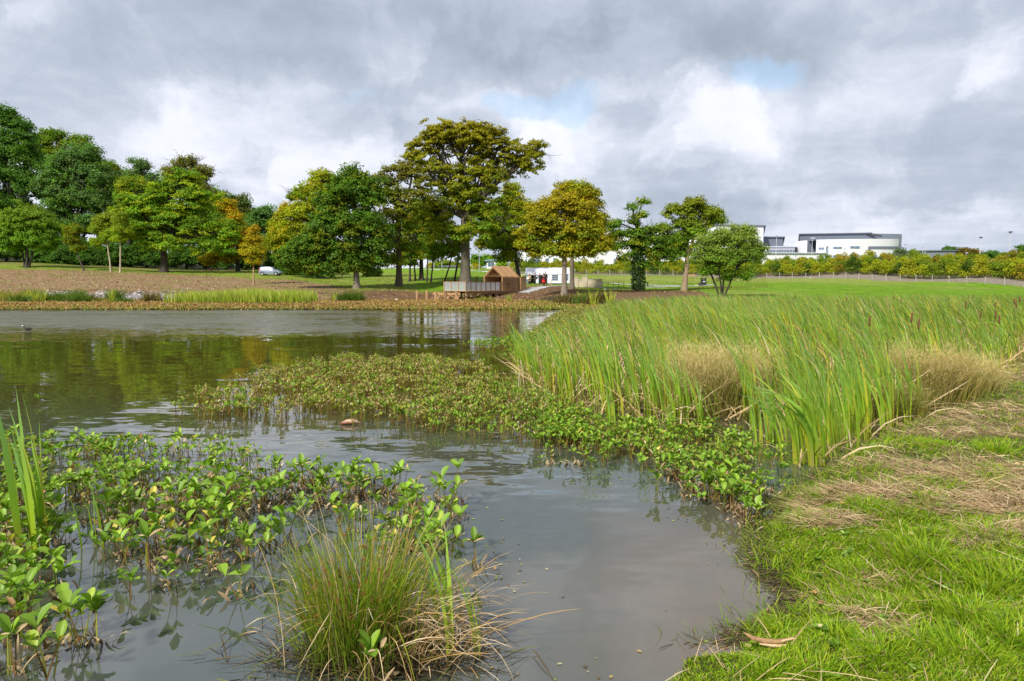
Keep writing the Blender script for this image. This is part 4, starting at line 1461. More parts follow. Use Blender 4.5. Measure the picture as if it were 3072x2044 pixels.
# cattail seed heads: whole plants with a stalk, a brown spike and two leaves
HEADS = [(2595, 1190, 965, 1.0), (2710, 1180, 955, 1.0), (2735, 1200, 975, 1.0), (2892, 1110, 915, .9), (2935, 1120, 945, .9), (2972, 1130, 945, .9), (3000, 1135, 960, .9), (3035, 1050, 905, .9), (3046, 1060, 915, .9), (3057, 1050, 900, .9),
         (2704, 1010, 905, .8), (2532, 1000, 900, .8), (2985, 1020, 915, .8), (2680, 1000, 893, .8), (2405, 1100, 1000, .8), (2378, 960, 893, .8), (2920, 990, 890, .8), (2900, 985, 893, .8), (1792, 1130, 1012, 0.7)]
_hm = plain('cattail_spike', (0.13, 0.048, 0.018), 0.95, noise=0.25, nscale=60)
HL = ['brown cattail spike leaning at the left of the middle pair', 'fat brown cattail spike, left of the close middle pair', 'fat brown cattail spike, right of the close middle pair', 'upright brown cattail spike left of the leaning right-hand ones', 'short brown cattail spike beside the upright one', 'slanting brown cattail spike among the right-hand ones', 'low slanting brown cattail spike, rightmost of the slanting ones', 'brown cattail spike, left of the trio at the right edge', 'brown cattail spike, middle of the trio at the right edge', 'brown cattail spike, right of the trio at the right edge', 'small far cattail spike above the middle pair', 'small far cattail spike above the leaning middle one', 'small far cattail spike above the slanting right-hand ones', 'small far cattail spike on the skyline of the reeds, middle', 'dark little cattail spike left of the leaning middle one', 'far cattail spike below the hospital annexe', 'far cattail spike, right of a far pair', 'far cattail spike, left of a far pair', 'orange-brown cattail spike low at the left side of the reeds']
HL0 = ['cattail with a brown spike, in the left of the close pair at mid right', 'cattail with a dark brown spike left of the tallest pair', 'tallest-looking cattail with a fat brown spike beside its pair']
for i, (uu, vb, vh, s_) in enumerate(HEADS):
    x_, y_ = W(uu, vb)
    hh = P(uu, vh, y_)[2]
    root = thing('cattail_plant', HL[i], 'cattail', (x_, y_, 0), 0, 'cattails carrying brown spikes')
    lx = random.uniform(-.08, .08)
    sm_ = MB().tube([(0, 0, 0), (lx * .4, 0, hh * .5), (lx, 0, hh - .05)], [0.006, 0.005, 0.004], 5)
    sm_.tube([(lx, 0, hh + 0.09), (lx * 1.15, 0, hh + 0.21)], [0.003, 0.0015], 4)
    sm_.c = [(0.20, 0.24, 0.05)] * len(sm_.v)
    sm_.build('stalk', M_BLADE, root)
    kk = 1.0 if y_ < 15 else 1.25
    MB().tube([(lx * .97, 0, hh - 0.07), (lx * .98, 0, hh - 0.05), (lx, 0, hh + 0.07), (lx * 1.01, 0, hh + 0.09)], [0.006, 0.0135 * kk, 0.0135 * kk, 0.006], 8).build('seed_head', _hm, root, smooth=True)
    rr_ = np.random.default_rng(900 + i)
    n = 4
    A_ = Acc().add(ribbons(np.zeros((n, 3)), rr_.uniform(.8, 1.0, n) * hh, np.full(n, .013), WIND + rr_.normal(size=n) * .5, rr_.random(n) * .1, rr_.uniform(.4, 1.1, n), 1.6, pick(REED_LOW, n, rr_), pick(REED_TOP[:2], n, rr_), rr_, 6))
    link('leaves', A_.mesh('leaves', M_BLADE), root)


# --- bogbean
BOGG = [((0.125, 0.255, 0.026), 4), ((0.18, 0.33, 0.038), 3), ((0.085, 0.185, 0.022), 2), ((0.26, 0.38, 0.07), 1), ((0.42, 0.35, 0.06), .45), ((0.22, 0.13, 0.05), .2)]
BOGY = [((0.20, 0.25, 0.035), 3), ((0.15, 0.24, 0.03), 2), ((0.28, 0.22, 0.07), 1.2)]
BOGD = [((0.46, 0.34, 0.19), 3), ((0.26, 0.16, 0.07), 2.5), ((0.60, 0.50, 0.34), 1), ((0.12, 0.065, 0.03), 1.3)]
STEM = [((0.17, 0.20, 0.035), 2), ((0.20, 0.11, 0.035), 2), ((0.09, 0.05, 0.02), 1)]


def leaflets(base, dirv, upv, L, W_, col, hi=True, cup=0.35, curl=0.25):
    """obovate leaflets starting at base along dirv; upv = leaf normal"""
    n = len(base)
    if hi:
        t = np.array([0, .22, .5, .75, .92, 1.0])
        w = np.array([.06, .45, .93, 1.0, .62, .05])
        s = np.array([-1, -.5, 0, .5, 1.0])
    else:
        t = np.array([0, .55, 1.0])
        w = np.array([.15, 1.0, .15])
        s = np.array([-1, 1.0])
    side = norm(np.cross(dirv, upv))
    c_ = base[:, None, :] + dirv[:, None, :] * (t[None, :] * L[:, None])[..., None] - upv[:, None, :] * ((curl * t ** 2)[None, :] * L[:, None])[..., None]
    off = side[:, None, None, :] * (s[None, None, :] * w[None, :, None] * (W_ / 2)[:, None, None])[..., None]
    lift = upv[:, None, None, :] * ((np.abs(s) ** 1.3)[None, None, :] * w[None, :, None] * (W_ / 2)[:, None, None] * cup)[..., None]
    v = c_[:, :, None, :] + off + lift
    nt_, ns = len(t), len(s)
    v = v.reshape(n, nt_ * ns, 3)
    shade = np.ones((nt_, ns))
    if hi:
        shade[:, 2] = 1.18
    c = (col[:, None, :] * shade.reshape(1, -1, 1))
    f1 = []
    for i in range(nt_ - 1):
        for j in range(ns - 1):
            a_ = i * ns + j
            f1.append((a_, a_ + 1, a_ + ns + 1, a_ + ns))
    f1 = np.array(f1)
    f = (np.arange(n)[:, None, None] * (nt_ * ns) + f1[None]).reshape(-1, 4)
    return v.reshape(-1, 3), f, c.reshape(-1, 3)


def bog_leaves(pts, h, ls, pal, rnd, hi=True, per=3, stem=True, spread=0.05, dead=0.0, el=(0.45, 1.3)):
    """pts (N,3) plant bases, per leaves per plant. returns (leaf vfc, stem vfc)"""
    n = len(pts) * per
    b = np.repeat(pts, per, 0)
    hh = np.repeat(h, per) * rnd.uniform(0.55, 1.1, n)
    a = rnd.random(n) * 2 * np.pi
    ln = rnd.uniform(0.1, 1.0, n) * spread
    tip = b + np.stack([np.cos(a) * ln, np.sin(a) * ln, hh], -1)
    # three leaflets on each stalk
    a3 = (a[:, None] + np.array([0, 2.1, 4.2])[None] + rnd.normal(size=(n, 3)) * 0.2).ravel()
    e3 = rnd.uniform(el[0], el[1], n * 3)
    tp = np.repeat(tip, 3, 0)
    d = np.stack([np.cos(a3) * np.cos(e3), np.sin(a3) * np.cos(e3), np.sin(e3)], -1)
    upv = norm(np.stack([-np.cos(a3) * np.sin(e3), -np.sin(a3) * np.sin(e3), np.cos(e3)], -1) + rnd.normal(size=(n * 3, 3)) * 0.12)
    upv = norm(upv - d * np.sum(upv * d, -1, keepdims=True))
    L = np.repeat(ls, per * 3) * rnd.uniform(0.5, 1.15, n * 3)
    W_ = L * rnd.uniform(0.44, 0.62, n * 3)
    col = pick(pal, n * 3, rnd, .16)
    if dead:
        k_ = rnd.random(n * 3) < dead
        col[k_] = pick(BOGD, k_.sum(), rnd)
        L[k_] *= 0.75
        W_[k_] *= 0.45
    lv = leaflets(tp, d, upv, L, W_, col, hi, cup=0.45 if hi else 0.0)
    sv = None
    if stem:
        base = b + np.stack([rnd.normal(size=n) * spread * .25, rnd.normal(size=n) * spread * .25, np.full(n, -0.06)], -1)
        dv = tip - base
        L2 = np.linalg.norm(dv, axis=1)
        aa = np.arctan2(dv[:, 1], dv[:, 0])
        pm = np.arctan2(np.hypot(dv[:, 0], dv[:, 1]), dv[:, 2])
        cs = pick(STEM, n, rnd)
        sv = ribbons(base, L2, np.full(n, 0.0065 if hi else 0.010), aa, pm, pm, 1.0, cs, cs * 1.2, rnd, 2 if hi else 1, tip=0.8)
    return lv, sv


def bog_proto(seed, per, h, ls, dead, pal=BOGG):
    rnd = np.random.default_rng(seed)
    root = thing('bogbean_plant', 'x', 'bogbean', (0, 0, -50))
    pts = np.zeros((1, 3))
    k_ = max(1, per // 3)
    pts = np.concatenate([np.zeros((1, 3)), np.stack([rnd.normal(size=k_ - 1) * .05, rnd.normal(size=k_ - 1) * .05, np.zeros(k_ - 1)], -1)]) if k_ > 1 else pts
    lv, sv = bog_leaves(pts, np.full(len(pts), h), np.full(len(pts), ls), pal, rnd, True, per=int(math.ceil(per / len(pts))), spread=0.075, dead=dead * .35)
    link('leaves', make_mesh('leaves', *lv, True, (M_BOG,)), root)
    link('stems', make_mesh('stems', *sv, False, (M_BOG,)), root)
    if dead:
        n = int(6 + 10 * dead)
        b = np.stack([rnd.normal(size=n) * .05, rnd.normal(size=n) * .05, np.full(n, -0.02)], -1)
        D = Acc()
        D.add(ribbons(b, rnd.uniform(.08, h * .75, n), rnd.uniform(.006, .02, n), rnd.random(n) * 6.28, rnd.uniform(0, .5, n), rnd.uniform(.6, 2.8, n), 1.5, pick(BOGD, n, rnd) * .5, pick(BOGD, n, rnd), rnd, 4, tip=0.5))
        link('dead_leaves', D.mesh('dead_leaves', M_STRAW), root)
    return root


BLOOK = ['bright large-leaved bogbean', 'green bogbean with a few brown leaves', 'small bright green bogbean', 'bogbean with many dead leaves', 'tall bogbean with a few brown leaves', 'bushy bogbean tangled with brown leaves', 'low bogbean half hidden in brown leaves', 'tall bright green bogbean', 'slim bogbean with large leaves over brown ones', 'short bogbean among dead leaves']


def bog_zone(x, y, w_):
    if w_ == 1:
        return 'below the cattails near the grass bank' if x > 1.5 else 'below the left cattails, away from the bank'
    if y < 4.9:
        return 'in the front of the near bed' if x > -2.4 else 'at the lower left edge'
    if x < -3.4:
        return 'behind the pale cattail at the left edge'
    if x < -1.6:
        return 'in the middle of the near bed'
    return 'behind the soft rush clump'


BP = [bog_proto(400 + i, *a) for i, a in enumerate(((4, .17, .084, .0), (5, .19, .086, .5), (3, .15, .080, 0), (5, .16, .078, 1.0), (4, .22, .088, .5), (6, .15, .072, 1.0), (3, .13, .070, 1.0), (5, .23, .088, .0), (3, .20, .090, .5), (4, .12, .068, 1.0)))]
used = set()


def bog_at(x, y, z, i, s, rz, label, group):
    if i not in used:
        used.add(i)
        r = BP[i]
        r.location = (x, y, z)
        r.rotation_euler = (0, 0, rz)
        r.scale = (s,) * 3
        r['label'] = label
        if group:
            r['group'] = group
        return r
    r = copy_thing(BP[i], (x, y, z), rz, s, label, group)
    if not group and 'group' in r:
        del r['group']
    return r


NEARBED = [W(*p) for p in [(-260, 1330), (150, 1330), (280, 1345), (400, 1350), (560, 1345), (700, 1330), (745, 1350), (760, 1390), (850, 1430), (960, 1425), (1080, 1440), (1150, 1460), (1250, 1475), (1370, 1500), (1390, 1620), (1340, 1700), (1180, 1700),
                           (900, 1735), (740, 1735), (620, 1760), (480, 1765), (330, 1750), (240, 1790), (150, 1860), (100, 1980), (110, 2120), (-300, 2120), (-500, 1700)]]
RIGHTBED = [W(*p) for p in [(1580, 1325), (1640, 1395), (1720, 1395), (1780, 1440), (1850, 1400), (1960, 1470), (2010, 1500), (2060, 1530), (2160, 1545), (2230, 1600), (2300, 1560), (2360, 1500), (2330, 1480), (2420, 1420), (2350, 1370), (2150, 1300), (1800, 1270), (1600, 1250)]]
ISLAND = [W(*p) for p in [(430, 1255), (560, 1215), (640, 1160), (760, 1120), (900, 1095), (1100, 1080), (1300, 1085), (1450, 1100), (1540, 1140), (1650, 1210), (1800, 1275), (1600, 1320), (1400, 1300), (1250, 1310), (1130, 1290), (1000, 1300), (950, 1275), (870, 1310), (760, 1290), (620, 1275), (520, 1270)]]
BACKBED = [W(*p) for p in [(1385, 1045), (1440, 1035), (1560, 1020), (1620, 985), (1660, 950), (1700, 932), (1850, 932), (1800, 1000), (1640, 1080), (1570, 1110), (1500, 1085), (1560, 1055), (1470, 1060)]]
rnd = np.random.default_rng(33)
cand = []
xy = sample_poly(NEARBED, int(poly_area(NEARBED) * 44), rnd)
cl = fbm(xy[:, 0] * 1.6, xy[:, 1] * 1.6, 51)
e_ = sdist(NEARBED, xy[:, 0], xy[:, 1])
k = (rnd.random(len(xy)) < 0.25 + 0.75 * sm(0.32, 0.54, cl)) & (rnd.random(len(xy)) < np.clip(e_ / 0.35 + 0.25, 0, 1))
xyN = xy[k]
xy = sample_poly(RIGHTBED, int(poly_area(RIGHTBED) * 62), rnd)
cl = fbm(xy[:, 0] * 1.9, xy[:, 1] * 1.9, 52)
e_ = sdist(RIGHTBED, xy[:, 0], xy[:, 1])
k = (rnd.random(len(xy)) < 0.25 + 0.75 * sm(0.38, 0.58, cl)) & (rnd.random(len(xy)) < np.clip(e_ / 0.35 + 0.3, 0, 1))
xyR = xy[k]
allp = [(x, y, 0) for x, y in xyN] + [(x, y, 1) for x, y in xyR]
allp = [p for p in allp if not (inside([W(780, 1700), W(780, 2400), W(1500, 2400), W(1500, 1720), W(1230, 1710)], np.array([p[0]]), np.array([p[1]]))[0])]
inv = [p for p in allp if abs(p[0] / p[1]) < 0.80]
outv = [p for p in allp if abs(p[0] / p[1]) >= 0.80]
inv.sort(key=lambda p: p[0] ** 2 + p[1] ** 2)
print('bog near', len(xyN), len(xyR), len(inv))
SPEC_BOG = [(400 / 1.661, 1100 + 1390 / 1.661, 7, 1.05, 'isolated tall bogbean with a pale rolled leaf near the lower left corner'),
            (440 / 1.661 + 20, 1100 + 1380 / 1.661, 4, 1.0, 'bogbean leaning right beside the isolated tall one at lower left'),
            (120, 1945, 5, 1.15, 'broad bogbean clump low in the left corner, second plant from the corner'),
            (150, 2035, 7, 1.2, 'large bogbean cut by the bottom edge at the left'),
            (40, 2020, 4, 1.1, 'bogbean in the extreme bottom left corner'),
            (530, 1785, 0, 1.1, 'lone bogbean with spread leaves on open water at the front of the bed'),
            (385, 1795, 2, 1.0, 'small two-leaved bogbean standing alone on open water'),
            (495, 1760, 6, .8, 'small dark bogbean left of the lone spread-leaved one'),
            (575, 1765, 2, .65, 'tiny bogbean right of the lone spread-leaved one'),
            (708, 1795, 8, 1.1, 'bogbean pair with a hanging brown leaf just left of the rush clump'),
            (1430, 1705, 4, 1.0, 'lone bogbean standing on open water right of the rush clump'),
            (1345, 1690, 7, 1.15, 'lush bogbean behind the right side of the rush clump'),
            (1290, 1660, 5, 1.15, 'broad-leaved bogbean behind the rush clump, left of the lush one'),
            (1240, 1630, 7, 1.0, 'bogbean rising behind the middle of the rush clump'),
            (1345, 1530, 7, 1.25, 'tallest bogbean at the right end of the near bed'),
            (1310, 1510, 5, 1.0, 'bogbean left of the tallest one at the right end'),
            (1110, 2075, 4, 1.1, 'fresh bogbean at the bottom edge in front of the rush clump'),
            (775, 1385, 2, .7, 'small lone bogbean on the water behind the near bed'),
            (840, 1400, 2, .7, 'tiny bogbean shoot in the channel behind the near bed'),
            (110, 1210, 2, .8, 'lone bogbean sprig on the open water at far left')]
for (uu, vv, i, s_, lb) in SPEC_BOG:
    x_, y_ = W(uu, vv)
    bog_at(x_, y_, 0, i, s_, random.uniform(0, 6.28), lb, None)
NB = 278
GREENI = [0, 2, 4, 7, 8, 1]
MIXI = [1, 3, 5, 6, 9, 4, 8]
for j, (x_, y_, w_) in enumerate(inv[:NB]):
    fr = (y_ < 4.9 and w_ == 0) or (w_ == 1 and random.random() < .6)
    i = (GREENI if (fr or random.random() < .15) else MIXI)[random.randrange(6)]
    s_ = random.uniform(.75, 1.25) * (1.0 if w_ == 0 else 0.92) * (.85 if y_ > 6 else 1)
    if w_ == 0:
        bog_at(x_, y_, 0, i, s_, random.uniform(0, 6.28), BLOOK[i] + ' ' + bog_zone(x_, y_, 0), 'bogbean plants of the near left bed')
    else:
        bog_at(x_, y_, 0, i, s_, random.uniform(0, 6.28), BLOOK[i] + ' ' + bog_zone(x_, y_, 1), 'bogbean plants of the bed below the cattails')
rest = np.array(inv[NB:] + outv)
L1, S1 = Acc(), Acc()


def scatter_bog(xy, h, ls, pal, rnd, hi, per, spread, dead, z=0.0):
    pts = np.stack([xy[:, 0], xy[:, 1], np.full(len(xy), z)], -1)
    lv, sv = bog_leaves(pts, h * np.ones(len(xy)), ls * np.ones(len(xy)), pal, rnd, hi, per=per, spread=spread, dead=dead)
    L1.add(lv)
    S1.add(sv)


if len(rest):
    scatter_bog(rest[:, :2], 0.15, 0.068, BOGG, rnd, True, 5, .08, .12)
# low brown undergrowth of the near bed
xy = sample_poly(NEARBED, int(poly_area(NEARBED) * 40), rnd)
cl = fbm(xy[:, 0] * 1.6, xy[:, 1] * 1.6, 51)
xy = xy[(sm(0.42, 0.58, cl) > rnd.random(len(xy))) & (xy[:, 1] > 4.9)]
scatter_bog(xy, 0.085, 0.045, BOGY, rnd, False, 3, .06, .5)
# the brown island
a_ = poly_area(ISLAND)
xy = sample_poly(ISLAND, int(a_ * 75), rnd)
e_ = sdist(ISLAND, xy[:, 0], xy[:, 1])
cl = fbm(xy[:, 0] * 1.5, xy[:, 1] * 1.5, 53)
rag = fbm(xy[:, 0] * .9, xy[:, 1] * .9, 57)
k = (rnd.random(len(xy)) < np.clip(e_ / 0.5 + 0.12, 0, 1) * (0.15 + 0.85 * sm(.34, .52, cl))) & (e_ > (rag - .42) * 2.6) & (fbm(xy[:, 0] * 1.1, xy[:, 1] * 1.1, 58) > .33)
xy = xy[k]
gr_ = .22 + .78 * sm(-1.0, 2.2, xy[:, 0] - 0.25 * (xy[:, 1] - 9)) * 0.75 + 0.12 * sm(11, 8.5, xy[:, 1])
g = rnd.random(len(xy)) < gr_
scatter_bog(xy[g], 0.17, 0.068, BOGG[:3] + BOGY[:1], rnd, False, 5, .07, .25)
scatter_bog(xy[~g], 0.18, 0.062, BOGY + [((.34, .32, .07), 2.5)], rnd, False, 5, .08, .62)
# right bed fill and the strip behind, along the reed edge
xy = sample_poly(RIGHTBED, int(poly_area(RIGHTBED) * 40), rnd)
e_ = sdist(RIGHTBED, xy[:, 0], xy[:, 1])
xy = xy[(e_ > .25) & ((xy[:, 1] > 6.4) | (rnd.random(len(xy)) < .4))]
scatter_bog(xy, 0.11, 0.05, BOGG[:3] + BOGY, rnd, False, 4, .06, .3)
MERGE = [W(*p) for p in [(1250, 1180), (1500, 1130), (1650, 1200), (1850, 1280), (2150, 1310), (2300, 1365), (2180, 1430), (1900, 1375), (1650, 1335), (1450, 1325), (1280, 1300)]]
xy = sample_poly(MERGE, int(poly_area(MERGE) * 58), rnd)
g = rnd.random(len(xy)) < .68
scatter_bog(xy[g], 0.11, 0.062, BOGG[:3] + BOGY[:1], rnd, False, 4, .07, .2)
scatter_bog(xy[~g], 0.11, 0.055, BOGY, rnd, False, 4, .07, .6)
xy = sample_poly(BACKBED, int(poly_area(BACKBED) * 30), rnd)
k = rnd.random(len(xy)) < np.clip(1.3 - (xy[:, 1] - 16) / 40, .35, 1)
xy = xy[k]
g = rnd.random(len(xy)) < sm(30, 18, xy[:, 1])
scatter_bog(xy[g], 0.16, 0.08, BOGG[:3] + BOGY[:1], rnd, False, 4, .10, .12)
scatter_bog(xy[~g], 0.16, 0.10, BOGY, rnd, False, 4, .12, .5)
# the dead brown marsh belt along the far shore
MARSH = [(-62, 45.8), (P(1700, 900, 45.8)[0], 45.8), (P(1860, 900, 50)[0], 50), (P(1720, 900, 68)[0], 68), (P(1500, 900, 73)[0], 73), (-80, 74)]
xy = sample_poly(MARSH, 46000, rnd)
pe = 45.6 + fbm(xy[:, 0] * 0.25, xy[:, 1] * 0 + 3, 91) * 1.8 + rnd.random(len(xy)) ** 2 * 1.2
xy = xy[xy[:, 1] > pe]
fr = sm(52, 47, xy[:, 1]) * 0.5 + sm(-2, 5, xy[:, 0]) * .45
g = rnd.random(len(xy)) < fr
DEADP = [((0.36, 0.19, 0.055), 3), ((0.36, 0.24, 0.09), 2), ((0.19, 0.12, 0.03), 2), ((0.44, 0.33, 0.17), .7), ((0.22, 0.21, 0.03), 1.2)]
Lm, Sm = Acc(), Acc()
for msk, pal in ((g, BOGY + [((0.13, 0.24, 0.03), 2)]), (~g, DEADP)):
    pts = np.stack([xy[msk, 0], xy[msk, 1], np.full(msk.sum(), 0.0)], -1)
    lv, sv = bog_leaves(pts, np.full(len(pts), .17) * rnd.uniform(.5, 1.3, len(pts)), np.full(len(pts), .145), pal, rnd, False, per=2, spread=.18, dead=0.0, el=(-0.5, 1.1))
    Lm.add(lv)
tag(link('marsh_plants', Lm.mesh('marsh_plants', M_STRAW)), 'belt of dying brown marsh plants along the far waterline', 'marsh plants', kind='stuff')
tag(link('bogbean_foliage', L1.mesh('bogbean_foliage', M_BOGS)), 'massed bogbean leaves, brown on the island and green below the cattails', 'bogbean leaves', kind='stuff')
tag(link('bogbean_stalks', S1.mesh('bogbean_stalks', M_BOGS)), 'tangled reddish stalks under the massed bogbean leaves', 'bogbean stalks', kind='stuff')

# --- pale green cattails on the far shore
A_ = Acc()
cx0, cx1 = P(515, 900, 62)[0], P(985, 900, 62)[0]
n = 7500
xx = rnd.uniform(cx0, cx1, n)
yy = rnd.uniform(60, 67, n)
k = fbm(xx * 0.7, yy * 0.5, 61) > np.interp(xx, [cx0, cx0 + 2, cx0 + 12, cx1 - 6, cx1], [.6, .35, .38, .42, .62])
xx, yy = xx[k], yy[k]
b = np.stack([xx, yy, np.zeros(len(xx))], -1)
n = len(b)
hh = rnd.uniform(.9, 1.5, n) * (0.7 + .5 * fbm(xx * .5, yy * 0, 62))
FR1 = [((0.30, 0.40, 0.05), 3), ((0.22, 0.36, 0.05), 3), ((0.42, 0.40, 0.10), 1.5)]
A_.add(ribbons(b, hh, np.full(n, .055), WIND + rnd.normal(size=n) * .9, rnd.random(n) * .1, rnd.uniform(.1, .6, n), 1.5, pick(FR1, n, rnd), pick(FR1 + [((.5, .45, .2), 1)], n, rnd), rnd, 3))
tag(link('far_cattail_reeds', A_.mesh('far_cattail_reeds', M_BLADE)), 'band of yellow-green cattails standing behind the brown marsh belt', 'reeds', kind='stuff')
# single far tufts
FT = [(15, 70, 1.1, "o"), (100, 71, 1.2, "g"), (230, 72, 1.2, "g"), (560, 70, 1.0, "d"), (620, 71, .9, "o"), (30, 66, 1.0, 'o'), (80, 66, 1.1, 'o'), (60, 64, .8, 'g'), (84, 65, 1.2, 'r'), (108, 65, 1.0, 'r'), (130, 64, 1.2, 'r'), (180, 66, 1.0, 'g'), (150, 67, .9, 'g'), (205, 65, .9, 'g'), (245, 64, .9, 'g'), (270, 66, .8, 'd'), (300, 66, .5, 'o'), (335, 64, 1.2, 'r'), (345, 70, 1.2, 'g'), (372, 64, .5, 'g'),
      (455, 66, 1.0, 'd'), (440, 66, .8, 'r'), (475, 66, .7, 'r'), (1035, 68, 1.0, 'g'), (1068, 68, 1.1, 'g'), (1000, 67, .9, 'r'), (1690, 60, .9, 'd'), (1720, 58, 1.0, 'd'), (1760, 56, .9, 'g'), (1800, 55, 1.0, 'd'), (1740, 60, .9, 'r'), (1780, 52, 1.2, 'r'), (1830, 51, 1.2, 'r'), (1526, 66, .8, 'r'), (1452, 66, .6, 'o')]
PALS = {'o': [((.20, .20, .03), 3), ((.28, .24, .05), 2)], 'g': [((.06, .12, .02), 3), ((.10, .17, .03), 2)], 'd': [((.14, .09, .04), 3), ((.10, .12, .03), 2)], 'r': [((.30, .38, .06), 3), ((.24, .32, .05), 2)]}
LBL = {'o': 'olive tuft', 'g': 'dark green tuft', 'd': 'brown dried tuft', 'r': 'upright yellow-green shoot tuft'}
for i, (uu, dd, s_, kd) in enumerate(FT):
    p_ = place(uu, dd)
    root = thing('marsh_tuft', f"{LBL[kd]} on the far bank {'left of the long cattail band' if uu < 500 else ('right of the long cattail band' if uu < 1100 else 'between the timber deck and the reed bed')}", 'marsh tuft', p_, 0, f"{LBL[kd]}s on the far bank")
    n = 260 if kd != 'r' else 26
    s_ = s_ * (1.35 if kd != 'r' else 1.0)
    rr_ = np.random.default_rng(700 + i)
    sp_ = .45 if kd != 'r' else .10
    b = np.stack([rr_.normal(size=n) * sp_, rr_.normal(size=n) * sp_ * .6, np.zeros(n)], -1)
    v_ = ribbons(b, rr_.uniform(.5, 1, n) * s_ * (1.0 if kd != 'r' else 1.4), np.full(n, .05), rr_.random(n) * 6.28, rr_.random(n) * .4, rr_.uniform(.3, 1.5 if kd != 'r' else .5, n), 1.3, pick(PALS[kd], n, rr_), pick(PALS[kd], n, rr_) * 1.2, rr_, 3)
    link('blades', make_mesh('blades', *v_, False, (M_BLADE,)), root)

# --- grass of the near bank
GP = [((0.14, 0.275, 0.014), 4), ((0.20, 0.35, 0.020), 3), ((0.28, 0.38, 0.028), 2.2), ((0.085, 0.185, 0.012), 1)]
ST = [((0.44, 0.32, 0.17), 3), ((0.36, 0.25, 0.13), 2.5), ((0.55, 0.44, 0.27), 1.2), ((0.24, 0.15, 0.07), 1.2)]
BV = [(-0.3, 1.9), (0.3, 2.2)] + [W(*p) for p in BANK_PX] + [(16, 19), (22, 23), (20, 14), (10, 7), (6, 3.5), (4, 2.0), (1.2, 1.7)]
rnd = np.random.default_rng(71)
n = 420000
xy = sample_poly(BV, n, rnd)
r_ = np.hypot(xy[:, 0], xy[:, 1])
kp = np.interp(r_, [2.5, 4, 7, 12, 25], [1, .85, .42, .14, .05]) * 6.0 / 6.0
# sample denser close by
xy2 = sample_poly([p for p in [(0.2, 2.0), (0.5, 2.9)] + [W(*p) for p in BANK_PX[:11]] + [(4.6, 5.8), (5.0, 3.6), (2.8, 2.0)]], 170000, rnd)
xy = np.concatenate([xy[rnd.random(len(xy)) < kp], xy2[rnd.random(len(xy2)) < .95]])
s_ = sdist(BANK, xy[:, 0], xy[:, 1])
xy = xy[(s_ > -0.04)]
s_ = sdist(BANK, xy[:, 0], xy[:, 1])
sk = straw_mask(xy[:, 0], xy[:, 1])
g = rnd.random(len(xy)) > sk * 0.76
z_ = ground_z(xy[:, 0], xy[:, 1])
r_ = np.hypot(xy[:, 0], xy[:, 1])
A_ = Acc()
gx_, gy_, gz_ = xy[g, 0], xy[g, 1], z_[g]
n = len(gx_)
lush = fbm(gx_ * 1.3, gy_ * 1.3, 81)
lu2 = fbm(gx_ * 4, gy_ * 4, 82)
hL = (0.022 + 0.036 * sm(.35, .75, lush) + 0.035 * sm(.5, .8, lu2)) * rnd.uniform(.6, 1.3, n) * np.interp(r_[g], [3, 12, 25], [1, 1.5, 2.2])
comb = fbm(gx_ * 1.7 + 9, gy_ * 1.7, 83) * 9
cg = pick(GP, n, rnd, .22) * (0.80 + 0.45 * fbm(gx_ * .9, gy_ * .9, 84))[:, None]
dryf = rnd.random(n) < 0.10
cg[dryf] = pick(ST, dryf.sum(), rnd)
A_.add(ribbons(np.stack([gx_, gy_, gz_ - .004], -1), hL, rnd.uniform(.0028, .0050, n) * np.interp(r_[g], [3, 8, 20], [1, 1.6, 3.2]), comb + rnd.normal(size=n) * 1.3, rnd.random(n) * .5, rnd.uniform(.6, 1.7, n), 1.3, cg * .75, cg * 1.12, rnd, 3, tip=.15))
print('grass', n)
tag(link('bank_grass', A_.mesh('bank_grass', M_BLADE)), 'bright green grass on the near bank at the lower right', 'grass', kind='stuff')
A_ = Acc()
sx, sy, sz = xy[~g, 0], xy[~g, 1], z_[~g]
n = len(sx)
cg = pick(ST, n, rnd, .2)
cb = fbm(sx * 1.1, sy * 1.1, 85) * 8
A_.add(ribbons(np.stack([sx, sy, sz + rnd.random(n) * .028], -1), rnd.uniform(.05, .17, n) * np.interp(r_[~g], [3, 12], [1, 1.7]), rnd.uniform(.0022, .0042, n) * np.interp(r_[~g], [3, 8, 20], [1, 1.6, 3.4]), cb + rnd.normal(size=n) * 1.5, rnd.uniform(1.0, 1.62, n), rnd.uniform(1.4, 1.75, n), 1.0, cg, cg, rnd, 2, tip=.5))
# loose stalks lying over the green parts
n = 2600
q_ = sample_poly(BV, n * 2, rnd)
rq = np.hypot(q_[:, 0], q_[:, 1])
q_ = q_[(rnd.random(len(q_)) < np.interp(rq, [2.5, 6, 20], [1, .7, .2])) & (sdist(BANK, q_[:, 0], q_[:, 1]) > .05)]
n = len(q_)
cg = pick(ST[:3], n, rnd, .15)
A_.add(ribbons(np.stack([q_[:, 0], q_[:, 1], ground_z(q_[:, 0], q_[:, 1]) + .02 + rnd.random(n) * .03], -1), rnd.uniform(.10, .38, n), rnd.uniform(.003, .005, n), rnd.random(n) * 6.28, rnd.uniform(1.3, 1.6, n), rnd.uniform(1.5, 1.7, n), 1.0, cg, cg, rnd, 3, tip=.6))
tag(link('dry_straw', A_.mesh('dry_straw', M_STRAW)), 'tan mown straw lying in drifts over the near bank', 'straw', kind='stuff')

